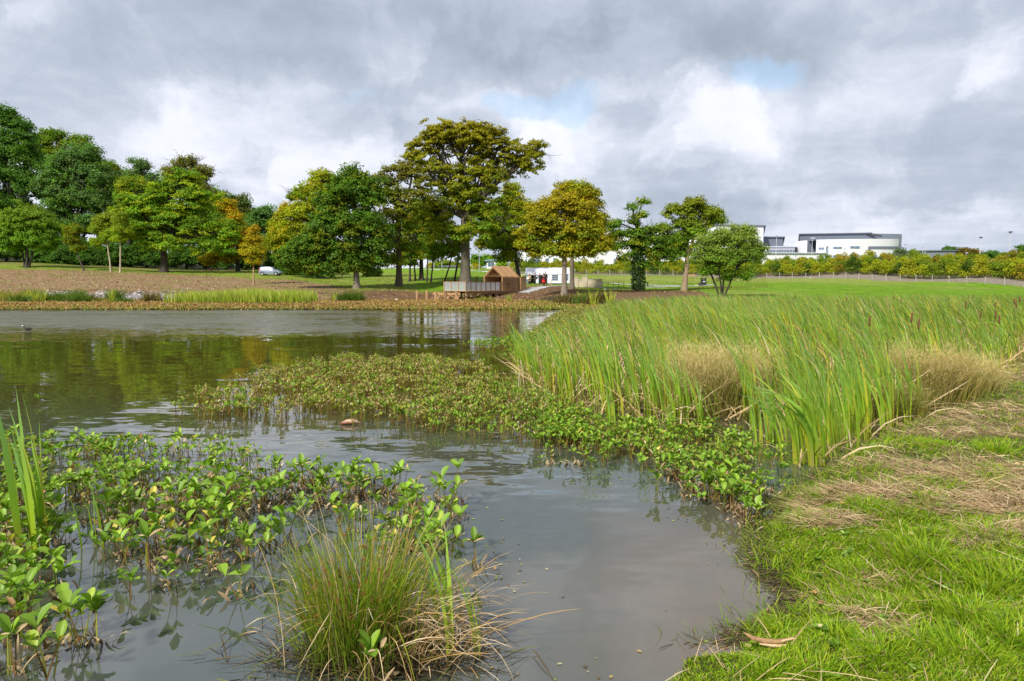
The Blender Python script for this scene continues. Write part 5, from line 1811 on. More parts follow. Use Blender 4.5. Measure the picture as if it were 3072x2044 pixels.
# longer fringe of grass drooping into the water along the bank
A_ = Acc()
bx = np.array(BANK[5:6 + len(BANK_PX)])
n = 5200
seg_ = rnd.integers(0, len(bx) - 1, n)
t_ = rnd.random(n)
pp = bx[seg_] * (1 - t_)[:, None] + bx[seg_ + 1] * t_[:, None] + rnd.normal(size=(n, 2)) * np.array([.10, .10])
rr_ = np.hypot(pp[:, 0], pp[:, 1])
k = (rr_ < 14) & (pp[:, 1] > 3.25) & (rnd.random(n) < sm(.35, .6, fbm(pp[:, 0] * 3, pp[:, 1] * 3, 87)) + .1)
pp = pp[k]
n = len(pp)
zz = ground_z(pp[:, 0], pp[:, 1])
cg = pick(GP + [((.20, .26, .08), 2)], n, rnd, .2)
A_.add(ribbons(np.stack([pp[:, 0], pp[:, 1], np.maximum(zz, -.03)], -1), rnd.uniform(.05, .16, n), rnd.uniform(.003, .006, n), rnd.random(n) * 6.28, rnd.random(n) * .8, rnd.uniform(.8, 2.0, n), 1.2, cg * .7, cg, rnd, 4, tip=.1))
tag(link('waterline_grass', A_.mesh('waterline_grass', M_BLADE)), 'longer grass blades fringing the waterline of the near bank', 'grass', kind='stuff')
# broad-leaved weeds in the turf
A_ = Acc()
n = 520
q_ = sample_poly(BV, n * 3, rnd)
q_ = q_[(np.hypot(q_[:, 0], q_[:, 1]) < 9) & (sdist(BANK, q_[:, 0], q_[:, 1]) > .02)][:n]
n = len(q_)
m3 = 4
b = np.repeat(np.stack([q_[:, 0], q_[:, 1], ground_z(q_[:, 0], q_[:, 1]) + .035], -1), m3, 0)
a = rnd.random(n * m3) * 6.28
e_ = rnd.uniform(0, .5, n * m3)
d = np.stack([np.cos(a) * np.cos(e_), np.sin(a) * np.cos(e_), np.sin(e_)], -1)
upv = np.tile(np.array([0, 0, 1.0]), (n * m3, 1))
upv = norm(upv - d * np.sum(upv * d, -1, keepdims=True))
A_.add(leaflets(b, d, upv, rnd.uniform(.02, .05, n * m3), rnd.uniform(.012, .03, n * m3), pick([((.14, .27, .05), 3), ((.22, .33, .10), 1), ((.08, .18, .03), 2)], n * m3, rnd), True, .3))
tag(link('clover_weeds', A_.mesh('clover_weeds', M_BOGS, True)), 'small round-leaved weeds growing through the bank grass', 'weeds', kind='stuff')
# lusher tufts of long grass
TUFTS = [(2790, 1690, 1.3), (2960, 1780, 1.2), (3040, 1760, 1.3), (2900, 1880, 1.0), (2760, 1960, .9), (2900, 1995, 1.1), (2650, 1985, .9), (2680, 1830, .8), (2830, 1480, 1.0), (2985, 1370, 1.2), (2790, 1345, .9), (2600, 1530, 1.0), (2560, 1700, .7), (3030, 1950, 1.0), (2500, 1900, .7), (2450, 2020, .8), (2300, 2020, .6), (2960, 1640, .9),
         (2445, 1560, .8), (2470, 1480, .9), (2350, 1840, .6), (2430, 1700, .6)]
TL = ['beside the drift of straw at middle right', 'left of the right-edge tuft pair', 'at the right edge, middle height', 'below the right-edge pair', 'at the bottom, right of centre of the bank', 'near the bottom right corner', 'right of the driftwood at the bottom', 'above and right of the driftwood', 'between two straw drifts', 'beside the top right straw', 'just below the brown dried tussock', 'above the waterline point', 'on the turf beside the waterline point', 'in the bottom right corner', 'just right of the driftwood', 'at the bottom edge below the driftwood', 'at the bottom edge where turf meets water', 'above the right-edge pair', 'on the waterline below the bogbean', 'on the waterline beside the last bogbean', 'on the waterline above the driftwood', 'near the waterline, middle of the bank']
for i, (uu, vv, s_) in enumerate(TUFTS):
    x_, y_ = G(uu, vv, .15)
    rr_ = np.random.default_rng(800 + i)
    root = thing('grass_tuft', 'lush grass tuft ' + TL[i], 'grass tuft', (x_, y_, gz(x_, y_)), 0, 'lush grass tufts on the near bank')
    n = 420
    b = np.stack([rr_.normal(size=n) * .075 * s_, rr_.normal(size=n) * .075 * s_, np.full(n, -.01)], -1)
    az_ = np.arctan2(b[:, 1], b[:, 0]) + rr_.normal(size=n) * .6
    cg = pick(GP, n, rr_, .2)
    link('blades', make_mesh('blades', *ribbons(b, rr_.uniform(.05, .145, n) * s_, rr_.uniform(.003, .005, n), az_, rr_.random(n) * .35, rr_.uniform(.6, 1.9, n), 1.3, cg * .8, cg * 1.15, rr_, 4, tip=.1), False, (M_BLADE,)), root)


# --- tussocks of dry fine grass in the reeds
def tussock(u, v, rad_, h, label, seed, pal_top, n=2600):
    x_, y_ = W(u, v)
    rr_ = np.random.default_rng(seed)
    root = thing('grass_tussock', label, 'grass tussock', (x_, y_, 0), 0)
    b = np.stack([rr_.normal(size=n) * rad_ * .45, rr_.normal(size=n) * rad_ * .45, np.zeros(n)], -1)
    az_ = np.arctan2(b[:, 1], b[:, 0]) + rr_.normal(size=n) * .5
    L = rr_.uniform(.55, 1.05, n) * h
    lo = [((.20, .24, .04), 3), ((.28, .22, .07), 2)]
    link('blades', make_mesh('blades', *ribbons(b, L, np.full(n, .0055), az_, rr_.random(n) * .3, rr_.uniform(.3, 1.0, n), 1.5, pick(lo, n, rr_), pick(pal_top, n, rr_), rr_, 5, tip=.2), False, (M_BLADE,)), root)
    m_ = n * 4
    i_ = rr_.integers(0, n, m_)
    hp = np.stack([b[i_, 0] + np.cos(az_[i_]) * L[i_] * .28 + rr_.normal(size=m_) * .05, b[i_, 1] + np.sin(az_[i_]) * L[i_] * .28 + rr_.normal(size=m_) * .07, L[i_] * rr_.uniform(.66, 1.10, m_)], -1)
    link('flower_heads', make_mesh('flower_heads', *ribbons(hp, rr_.uniform(.03, .11, m_), np.full(m_, .0028), rr_.random(m_) * 6.28, rr_.random(m_) * 2, rr_.random(m_) * 2, 1.0, pick(pal_top, m_, rr_), pick(pal_top, m_, rr_) * 1.2, rr_, 2, tip=.6), False, (M_STRAW,)), root)


TN = [((.48, .39, .17), 3), ((.40, .33, .11), 2), ((.58, .48, .27), 1), ((.25, .26, .06), 1)]
tussock(2125, 1230, .50, .90, 'feathery tan grass tussock in the middle of the reed bed', 1001, TN)
tussock(2215, 1215, .4, .8, 'smaller tan tussock touching the right side of the feathery one', 1002, TN, 1400)
tussock(2060, 1235, .35, .7, 'green-stemmed tussock touching the left side of the feathery one', 1003, TN, 1200)
tussock(2770, 1215, .5, .85, 'brown dried rush tussock where the reeds meet the bank', 1004, [((.42, .31, .12), 3), ((.52, .41, .21), 2), ((.20, .24, .05), 1.5)])
tussock(2890, 1195, .42, .62, 'wide brown tussock right of the dried rush tussock', 1005, [((.42, .32, .13), 3), ((.54, .43, .22), 2), ((.20, .26, .05), 1.5)], 1800)
tussock(2660, 1260, .35, .5, 'low green-brown rush tuft in front of the dried rush tussock', 1006, [((.14, .18, .04), 3), ((.32, .24, .1), 2)], 1200)

# --- the soft rush clump in the foreground
x_, y_ = G(1080, 1990, 0)
y_ += 0.10
root = thing('soft_rush_clump', 'big soft rush clump with green stems and drooping straw-coloured stems', 'rush clump', (x_, y_, 0))
rr_ = np.random.default_rng(1010)


def stems_at(n, lean_to, L, pal0, pal1, w, seg=7, cx=0., sx=.12, sy=.10, lx=.0, kink=None, pw=1.5, p0s=.18):
    b = np.stack([cx + rr_.normal(size=n) * sx, rr_.normal(size=n) * sy, np.full(n, -.03)], -1)
    az_ = np.arctan2(b[:, 1] * .9, b[:, 0] - cx + lx * .25) + rr_.normal(size=n) * .55
    LL = rr_.uniform(L[0], L[1], n)
    p0 = np.abs(rr_.normal(size=n)) * p0s
    p1 = rr_.uniform(lean_to[0], lean_to[1], n)
    kk = None
    if kink:
        kk = (rr_.uniform(.35, .85, n), np.where(rr_.random(n) < kink, rr_.uniform(.5, 1.5, n), 0))
    return b, az_, LL, ribbons(b, LL, rr_.uniform(.8, 1.2, n) * w, az_, p0, p1, pw, pick(pal0, n, rr_), pick(pal1, n, rr_), rr_, seg, tip=.45, kink=kk)


RG0 = [((.095, .21, .020), 3), ((.14, .25, .024), 2), ((.05, .10, .015), 2), ((.22, .15, .04), .6)]
RG1 = [((.17, .29, .03), 3), ((.25, .30, .035), 1.5), ((.34, .22, .07), .8)]
A_ = Acc()
b1, a1, l1, v1 = stems_at(700, (.2, 1.15), (.30, .62), RG0, RG1, .0042, cx=-.05, sx=.10, sy=.09, p0s=.26)
A_.add(v1)
A_.add(stems_at(70, (.05, .5), (.55, .72), RG0, RG1, .0040, cx=-.03, sx=.08)[3])
A_.add(stems_at(240, (.5, 1.25), (.45, .72), RG0, RG1, .0040, cx=.02, kink=.12)[3])
link('green_stems', A_.mesh('green_stems', M_BLADE), root)
D1 = [((.42, .27, .10), 3), ((.52, .38, .20), 2), ((.30, .16, .05), 1.5)]
D2 = [((.55, .42, .25), 2), ((.42, .26, .10), 3), ((.62, .52, .38), 1)]
A_ = Acc()
A_.add(stems_at(260, (1.4, 2.3), (.34, .64), D1, D2, .0036, cx=.19, sx=.12, kink=.25, lx=1.0, p0s=.5)[3])
A_.add(stems_at(60, (1.5, 2.4), (.30, .62), D1, D2, .0036, cx=-.05, sx=.16, kink=.3, p0s=.5)[3])
A_.add(stems_at(60, (.1, .7), (.55, .88), D1, D2, .0034, cx=0, kink=.3)[3])
link('dead_stems', A_.mesh('dead_stems', M_STRAW), root)
# brown flower clusters near the stem tips
A_ = Acc()
n = 95
ii = rr_.integers(0, len(l1), n)
hc = np.stack([b1[ii, 0] + np.cos(a1[ii]) * l1[ii] * rr_.uniform(.02, .25, n), b1[ii, 1] + np.sin(a1[ii]) * l1[ii] * rr_.uniform(.02, .25, n), l1[ii] * rr_.uniform(.45, .92, n)], -1)
m_ = 26
hp = np.repeat(hc, m_, 0) + rr_.normal(size=(n * m_, 3)) * .004
A_.add(ribbons(hp, rr_.uniform(.005, .014, n * m_), np.full(n * m_, .0035), rr_.random(n * m_) * 6.28, rr_.random(n * m_) * 3.1, rr_.random(n * m_) * 3.1, 1, pick([((.20, .085, .02), 3), ((.30, .15, .05), 1)], n * m_, rr_), pick([((.24, .10, .025), 1)], n * m_, rr_), rr_, 2, tip=.6))
link('seed_heads', A_.mesh('seed_heads', M_STRAW), root)
# dark mat of dead stems at its foot
MBm = MB()
A_ = Acc()
n = 900
b = np.stack([rr_.normal(size=n) * .24 + .06, rr_.normal(size=n) * .13 - .03, rr_.random(n) * .03], -1)
cdk = pick([((.05, .038, .02), 3), ((.12, .08, .03), 1), ((.10, .12, .03), 1)], n, rr_)
A_.add(ribbons(b, rr_.uniform(.06, .25, n), np.full(n, .007), rr_.random(n) * 6.28, rr_.uniform(1.2, 1.6, n), rr_.uniform(1.4, 1.8, n), 1, cdk, cdk, rr_, 2, tip=.5))
link('root_mat', A_.mesh('root_mat', M_STRAW), root)
# cattail leaves growing out of the rush clump
xx_, yy_ = G(1395, 1985, 0)
cattail_clump(9, .66, .05, 1020, lean=.75, wid=.022, dry=0, loc=(xx_ - .02, yy_ + .05, 0), label='broad bright green cattail leaves growing out of the right side of the rush clump', seg=8)
# ------------------------------------------------------------------ timber hut on its deck
PC = Vector((P(1397, 873, 79).x, 79.0, 0))
e1 = Vector((0.52, 0.854, 0)).normalized()      # along the deck, away from the camera
e2 = Vector((-e1.y, e1.x, 0))                   # across the deck, to the left
ang_ = math.atan2(e1.y, e1.x)
DZ = 1.02
WOODC = [(1, 1, 1), (.82, .80, .78), (1.15, 1.12, 1.08), (.7, .66, .62)]


def wc(i=None):
    return random.choice(WOODC)


# local frame: x along the deck, y across it (left)
deck = thing('timber_deck', 'raised timber deck on posts reaching over the marsh, with a slatted railing', 'deck', (PC.x, PC.y, 0), ang_)
LEN = 14.0
WID = 3.1
mb = MB()
x_ = -0.05
while x_ < LEN:
    mb.box(x_, x_ + .14, -.12, WID + .12, DZ - .04, DZ, wc())
    x_ += .15
mb.build('deck_boards', M_WOOD, deck)
mb = MB()
for y_ in (0, WID * .5, WID):
    mb.box(0, LEN, y_ - .05, y_ + .05, DZ - .28, DZ - .045, (.62, .58, .55))
mb.build('joists', M_WOOD, deck)
for i in range(9):
    xx = .2 + i * 1.6
    for y_ in (.05, WID - .05):
        MB().box(xx - .09, xx + .09, y_ - .09, y_ + .09, -.5, DZ - .285, wc()).build('post', M_WOOD, deck)
    mb = MB()
    for sg_ in (-1, 1):
        mb.bar((xx, .0, .22), (xx + sg_ * .6, .0, DZ - .3), .07, .12, wc())
    mb.build('brace', M_WOOD, deck)
MB().box(0, LEN, -.07, -.02, DZ - .30, DZ - .02, (.55, .5, .45)).build('edge_beam', M_WOOD, deck)
# railing: end section and long front section
RLEN = 10.2


def rail_post(x, y):
    MB().box(x - .05, x + .05, y - .05, y + .05, DZ + .002, DZ + 1.06, wc()).build('railing_post', M_WOOD, deck)


for k in range(4):
    rail_post(0, k * WID / 3)
for k in range(1, 8):
    rail_post(k * 1.05, 0)
rail_post(RLEN, 0)
mb = MB()
mb.box(-.07, RLEN, -.07, .07, DZ + 1.062, DZ + 1.11, (1.1, 1.05, 1))
mb.box(-.07, .07, .07, WID + .05, DZ + 1.062, DZ + 1.11, (1.1, 1.05, 1))
mb.build('handrail', M_WOOD, deck)
M_MESH = plain('brushed_steel_rods', (0.62, 0.64, 0.67), 0.45, metal=0.2)
for k in range(7):
    mb = MB()
    x0 = k * 1.05 + .06
    for j in range(12):
        xx = x0 + .04 + j * .078
        mb.box(xx - .014, xx + .014, -.016, .016, DZ + .10, DZ + 1.0)
    mb.box(x0, x0 + .93, -.022, .022, DZ + .07, DZ + .10)
    mb.box(x0, x0 + .93, -.022, .022, DZ + 1.0, DZ + 1.03)
    mb.build('railing_panel', M_MESH, deck)
for k in range(3):
    mb = MB()
    y0 = k * WID / 3 + .06
    for j in range(12):
        yy = y0 + .04 + j * .076
        mb.box(-.016, .016, yy - .014, yy + .014, DZ + .10, DZ + 1.0)
    mb.box(-.022, .022, y0, y0 + .9, DZ + .07, DZ + .10)
    mb.box(-.022, .022, y0, y0 + .9, DZ + 1.0, DZ + 1.03)
    mb.build('railing_panel', M_MESH, deck)
mb = MB()
for j in range(11):
    xx = 7.55 + j * .25
    mb.box(xx - .03, xx + .03, -.02, .03, DZ + .004, DZ + 1.058, wc())
mb.build('wooden_balusters', M_WOOD, deck)
# lower unfinished platform frame beyond the front of the deck
fr = thing('unfinished_platform', 'unfinished timber platform frame with diagonal braces left of the deck', 'platform', (P(1306, 905, 74).x, 74, 0), math.radians(4))
mb = None
for k, (xx, yy) in enumerate(((0, 0), (.25, 1.4), (1.05, -.05), (1.3, 1.4), (2.2, 0.0), (2.4, 1.4))):
    MB().box(xx - .11, xx + .11, yy - .11, yy + .11, -.5, 1.0 if yy < 1 else .93, wc()).build('post', M_WOOD, fr)
for a_, b_ in (((-.3, 0.17, .80), (2.7, .17, .80)), ((0, 1.25, .72), (2.7, 1.25, .72))):
    MB().bar(a_, b_, .09, .2, wc()).build('beam', M_WOOD, fr)
for a_, b_ in (((.1, 0, .28), (.6, 0, .74)), ((2.15, 0, .28), (1.6, 0, .74)), ((1.1, -.05, .25), (1.7, -.05, .7))):
    MB().bar(a_, b_, .08, .1, wc()).build('brace', M_WOOD, fr)
for i, uu in enumerate((1251, 1280)):
    p_ = P(uu, 905, 74)
    t_ = thing('mooring_post', ['lone square wooden post standing left of its twin in the marsh', 'square wooden post between its lone twin and the platform frame'][i], 'post', (p_.x, 74, 0))
    MB().box(-.11, .11, -.11, .11, -.4, 1.12, (1, .95, .9)).build('shaft', M_WOOD, t_, bevel=.015)
    MB().box(-.115, .115, -.115, .115, -.3, .10, (.12, .1, .08)).build('wet_foot', M_WOOD, t_)

# the hut: portal frames and close-boarded walls, on the far half of the deck
HX0, HX1 = 8.5, 12.5
HW = 2.9
HE, HA = 1.80, 3.18
hut = thing('timber_hut', 'gabled larch hut of close-set timber frames, open at its front gable', 'hut', (PC.x + e1.x * 0, PC.y, DZ + .003), ang_)
hy0 = .25
nfr = 15
for k in range(nfr):
    xx = HX0 + (HX1 - HX0) * k / (nfr - 1)
    c_ = wc()
    mb = MB()
    inn = .0 + (0.0 if k == 0 else min(.10 * k, .0))
    for y_ in (hy0, hy0 + HW):
        s_ = 1 if y_ == hy0 else -1
        mb.box(xx - .035, xx + .035, min(y_, y_ + s_ * .2), max(y_, y_ + s_ * .2), 0, HE, c_)
    ym = hy0 + HW / 2
    for s_ in (-1, 1):
        ye = ym + s_ * HW / 2
        d_ = math.hypot(HW / 2, HA - HE)
        tx, tz = (HW / 2) / d_, (HA - HE) / d_
        dep = .24
        poly = [(ye, HE), (ym, HA), (ym, HA - dep / tx), (ye - s_ * .2, HE - .02)]
        vs = [(xx - .035, y, z) for y, z in poly] + [(xx + .035, y, z) for y, z in poly]
        mb.add(vs, [(0, 1, 2, 3), (7, 6, 5, 4), (0, 4, 5, 1), (1, 5, 6, 2), (2, 6, 7, 3), (3, 7, 4, 0)], c_)
    mb.build('portal_frame', M_WOOD, hut)
# wall boards (between frames) and roof boards, set inside the frame line
for y_, nm in ((hy0 + .075, 'side_wall'), (hy0 + HW - .075, 'side_wall')):
    mb = MB()
    xx = HX0 + .1
    while xx < HX1 + .02:
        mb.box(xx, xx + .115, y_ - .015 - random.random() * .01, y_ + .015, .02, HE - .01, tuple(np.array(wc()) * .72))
        xx += .125
    mb.build(nm, M_WOOD, hut)
for s_ in (-1, 1):
    mb = MB()
    xx = HX0 + .1
    ym = hy0 + HW / 2
    while xx < HX1 + .02:
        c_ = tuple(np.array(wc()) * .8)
        a_ = (xx + .05, ym + s_ * (HW / 2 - .10), HE + .0)
        b_ = (xx + .05, ym + s_ * .01, HA - .10)
        mb.bar(a_, b_, .105, .025, c_)
        xx += .285
    mb.build('roof_boards', M_WOOD, hut)
mb = MB()
yy = hy0 + .1
while yy < hy0 + HW - .15:
    zt = HE + (HA - HE) * (1 - abs(yy + .06 - hy0 - HW / 2) / (HW / 2)) - .14
    door = abs(yy + .06 - (hy0 + 1.0)) < .55
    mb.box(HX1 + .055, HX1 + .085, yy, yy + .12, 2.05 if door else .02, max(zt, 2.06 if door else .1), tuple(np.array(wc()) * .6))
    yy += .13
mb.build('back_wall', M_WOOD, hut)
# lower  at the far end
mb = MB()
for j in range(8):
    mb.box(HX1 + .12 + j * .17, HX1 + .26 + j * .17, hy0 - .22, hy0 + .9, .0, 1.72, wc())
mb.build('end_screen', M_WOOD, hut)
MB().box(HX1 + .1, HX1 + 1.45, hy0 - .26, hy0 + .95, 1.725, 1.80, (.45, .42, .4)).build('screen_cap', M_WOOD, hut)

# ------------------------------------------------------------------ marquee
MQ = place(1576, 104)
tm = thing('marquee', 'white party marquee with an open front and arched-pane windows', 'marquee', (MQ.x, MQ.y, MQ.z), math.radians(-3))
ML, MD, MEH, MRH = 6.7, 4.0, 1.52, 2.42
M_WIN = plain('clear_vinyl_pane', (0.10, 0.13, 0.18), 0.25)
mb = MB()
mb.prism([(-.1, MEH - .02), (-.1, MEH + .03), (MD / 2 * 0, MEH)], 0, .001) if False else None
vs = [(0, 0, MEH), (ML, 0, MEH), (ML, MD / 2, MRH), (0, MD / 2, MRH), (0, MD, MEH), (ML, MD, MEH), (0.0, 0, MEH - .28), (ML, 0, MEH - .22)]
nx = 14
V, Fc = [], []
for i in range(nx + 1):
    t_ = i / nx
    sag = .05 * math.sin(t_ * math.pi * 3) ** 2
    X_ = t_ * ML
    V += [(X_, -.06, MEH - .20 - .10 * (1 - abs(t_ - .15) * 2) + sag), (X_, -.05, MEH), (X_, MD * .25, (MEH + MRH) / 2 - .06 - sag * .5), (X_, MD / 2, MRH - sag * .6), (X_, MD * .75, (MEH + MRH) / 2 - .05), (X_, MD + .05, MEH), (X_, MD + .06, MEH - .25)]
for i in range(nx):
    for j in range(6):
        a_ = i * 7 + j
        Fc.append((a_, a_ + 7, a_ + 8, a_ + 1))
mb = MB().add(V, Fc)
o_ = mb.build('roof', M_PVC, tm, smooth=False)
sd = o_.modifiers.new('s', 'SOLIDIFY')
sd.thickness = .01
for x_ in (0, ML):
    MB().add([(x_, 0, .02), (x_, MD, .02), (x_, MD, MEH), (x_, MD / 2, MRH - .05), (x_, 0, MEH)], [(0, 1, 2, 3, 4)]).build('end_wall', M_PVC, tm).modifiers.new('s', 'SOLIDIFY').thickness = .012


def wall_with_window(x0, x1, y, win, name='wall_panel'):
    mb = MB()
    zt = MEH - .1
    if win:
        a, b, c, d = win
        for bx in ((x0, a, .02, zt), (b, x1, .02, zt), (a, b, .02, c), (a, b, d, zt)):
            mb.box(bx[0], bx[1], y - .006, y + .006, bx[2], bx[3])
    else:
        n = 7
        vs, fs = [], []
        for i in range(n + 1):
            X_ = x0 + (x1 - x0) * i / n
            yy = y + .04 * ((i % 2) - .5)
            vs += [(X_, yy, .02), (X_, yy, zt)]
        for i in range(n):
            fs.append((2 * i, 2 * i + 2, 2 * i + 3, 2 * i + 1))
        mb.add(vs, fs)
    o = mb.build(name, M_PVC, tm)
    if win:
        g_ = MB().box(win[0], win[1], y + .008, y + .012, win[2], win[3]).build('window', M_WIN, o)
        m2 = MB()
        for i in range(1, 3):
            X_ = win[0] + (win[1] - win[0]) * i / 3
            m2.box(X_ - .012, X_ + .012, y - .012, y + .004, win[2], win[3])
            Z_ = win[2] + (win[3] - win[2]) * i / 3
            m2.box(win[0], win[1], y - .015, y - .013, Z_ - .012, Z_ + .012)
        m2.build('glazing_bars', M_PVC, o)


wall_with_window(.05, .45, 0, None, 'gathered_curtain')
wall_with_window(1.55, 2.05, 0, None, 'gathered_curtain')
wall_with_window(3.35, 3.85, 0, None, 'gathered_curtain')
wall_with_window(3.85, 5.35, 0, (4.05, 4.95, .42, 1.35))
wall_with_window(5.35, ML, 0, (5.65, 6.5, .42, 1.35))
wall_with_window(0, ML * .33, MD, (.5, 1.6, .42, 1.3))
wall_with_window(ML * .33, ML * .66, MD, (2.7, 3.9, .42, 1.3))
wall_with_window(ML * .66, ML, MD, (4.9, 6.0, .42, 1.3))
for x_ in (.04, 2.1, 3.3, ML - .04):
    MB().tube([(x_, .03, 0), (x_, .03, MEH - .02)], .025, 6).build('pole', M_STEEL, tm)
# tables inside the marquee
tb = thing('trestle_table', 'trestle table under a white cloth inside the marquee, seen left of the open bay', 'table', tuple(MQ + Vector((.75, 1.3, 0))))
MB().box(0, 1.1, 0, .6, .70, .74).build('tabletop', M_PVC, tb)
for a_, b_ in ((.06, .06), (1.04, .06), (.06, .54), (1.04, .54)):
    MB().box(a_ - .02, a_ + .02, b_ - .02, b_ + .02, 0, .698).build('leg', M_STEEL, tb)


# ------------------------------------------------------------------ people
def person(u, Y, label, top, bottom, hair, skirt=None, turn=0.0, h=1.7, bag=None, stride=.1, arms=(.15, .15), skincol=(.42, .24, .17)):
    p_ = place(u, Y)
    root = thing('person', label, 'person', p_, turn)
    s = h / 1.75
    me = bpy.data.meshes.new('body')
    J = {'pel': (0, 0, .95), 'waist': (0, 0, 1.08), 'chest': (0, .0, 1.30), 'neck': (0, .0, 1.48), 'head0': (0, -.005, 1.56), 'head1': (0, -.015, 1.64), 'head2': (0, -.01, 1.72),
         'sl': (-.17, 0, 1.42), 'el': (-.22 - arms[0] * .3, .02, 1.15), 'wl': (-.20 - arms[0] * .5, -.10, .93), 'hl': (-.20 - arms[0] * .5, -.13, .85),
         'sr': (.17, 0, 1.42), 'er': (.22 + arms[1] * .3, .02, 1.15), 'wr': (.20 + arms[1] * .5, -.10, .93), 'hr': (.20 + arms[1] * .5, -.13, .85),
         'pl': (-.09, 0, .90), 'kl': (-.10, -stride * .6, .50), 'al': (-.10, stride * .2, .09), 'fl': (-.11, -.14 + stride * .2, .03),
         'pr': (.09, 0, .90), 'kr': (.10, stride * .3, .50), 'ar': (.10, stride, .09), 'fr': (.11, -.14 + stride, .03), 'nose': (0, -.10, 1.635)}
    R_ = {'pel': .15, 'waist': .125, 'chest': .155, 'neck': .055, 'head0': .07, 'head1': .095, 'head2': .085, 'sl': .065, 'el': .045, 'wl': .03, 'hl': .035, 'sr': .065, 'er': .045, 'wr': .03, 'hr': .035,
          'pl': .095, 'kl': .06, 'al': .04, 'fl': .035, 'pr': .095, 'kr': .06, 'ar': .04, 'fr': .035, 'nose': .015}
    E = [('pel', 'waist'), ('waist', 'chest'), ('chest', 'neck'), ('neck', 'head0'), ('head0', 'head1'), ('head1', 'head2'), ('head1', 'nose'), ('chest', 'sl'), ('sl', 'el'), ('el', 'wl'), ('wl', 'hl'), ('chest', 'sr'), ('sr', 'er'), ('er', 'wr'), ('wr', 'hr'),
         ('pel', 'pl'), ('pl', 'kl'), ('kl', 'al'), ('al', 'fl'), ('pel', 'pr'), ('pr', 'kr'), ('kr', 'ar'), ('ar', 'fr')]
    keys = list(J)
    me.from_pydata([tuple(c * s for c in J[k]) for k in keys], [(keys.index(a), keys.index(b)) for a, b in E], [])
    o = link('body', me, root)
    me.materials.append(plain('skin', skincol, .6))
    sk_ = o.modifiers.new('skin', 'SKIN')
    for i, k in enumerate(keys):
        me.skin_vertices[0].data[i].radius = (R_[k] * s, R_[k] * s * (.75 if k in ('pel', 'waist', 'chest') else 1))
    me.skin_vertices[0].data[0].use_root = True
    sb_ = o.modifiers.new('sub', 'SUBSURF')
    sb_.levels = 1
    sb_.render_levels = 1

    def shell(name, keys_, edges, mat, grow, extra=None):
        m_ = bpy.data.meshes.new(name)
        m_.from_pydata([tuple(c * s for c in J[k]) for k in keys_], [(keys_.index(a), keys_.index(b)) for a, b in edges], [])
        m_.materials.append(mat)
        o_ = link(name, m_, root)
        o_.modifiers.new('skin', 'SKIN')
        for i, k in enumerate(keys_):
            r_ = R_[k] * s * grow + .012
            m_.skin_vertices[0].data[i].radius = (r_, r_ * (.78 if k in ('pel', 'waist', 'chest') else 1))
        m_.skin_vertices[0].data[0].use_root = True
        b_ = o_.modifiers.new('sub', 'SUBSURF')
        b_.levels = 1
        b_.render_levels = 1
        return o_
    shell('jacket', ['chest', 'waist', 'pel', 'sl', 'el', 'wl', 'sr', 'er', 'wr'], [('pel', 'waist'), ('waist', 'chest'), ('chest', 'sl'), ('sl', 'el'), ('el', 'wl'), ('chest', 'sr'), ('sr', 'er'), ('er', 'wr')], plain('cloth', top, .85, noise=.1, nscale=4), 1.08)
    shell('trousers', ['pel', 'pl', 'kl', 'al', 'fl', 'pr', 'kr', 'ar', 'fr'], [('pel', 'pl'), ('pl', 'kl'), ('kl', 'al'), ('al', 'fl'), ('pel', 'pr'), ('pr', 'kr'), ('kr', 'ar'), ('ar', 'fr')], plain('cloth', bottom, .85), 1.1)
    if skirt:
        n = 12
        vs, fs = [], []
        for (z, r) in ((1.05, .155), (.92, .19), (.70, .215), (skirt[1], .235)):
            for k in range(n):
                a = 2 * math.pi * k / n
                vs.append((math.cos(a) * r * s * 1.05, math.sin(a) * r * s * .82, z * s))
        for i in range(3):
            for k in range(n):
                fs.append((i * n + k, i * n + (k + 1) % n, (i + 1) * n + (k + 1) % n, (i + 1) * n + k))
        MB().add(vs, fs).build('skirt', plain('cloth', skirt[0], .8), root, smooth=True)
    hb = MB()
    for (z, r, yy) in ((1.60, .085, .035), (1.68, .105, .02), (1.76, .085, .01), (1.80, .03, .0)):
        pass
    pts = [(0, .05, 1.56), (0, .03, 1.64), (0, .01, 1.72), (0, 0, 1.80)]
    hb.tube([tuple(c * s for c in p) for p in pts], [.07 * s, .10 * s, .098 * s, .03 * s], 10)
    hb.build('hair', plain('hair', hair, .8), root, smooth=True)
    if bag:
        t_ = thing('shoulder_bag', bag[1], 'bag', p_ + Vector((bag[2], -.12, .80)))
        MB().box(-.15, .15, -.05, .05, 0, .28).build('bag_body', plain('bag', bag[0], .6), t_, bevel=.03)
        MB().tube([(-.12, 0, .27), (-.04, .03, .50), (.04, .03, .50), (.12, 0, .27)], .012, 5).build('strap', plain('bag', bag[0], .6), t_)
    return root


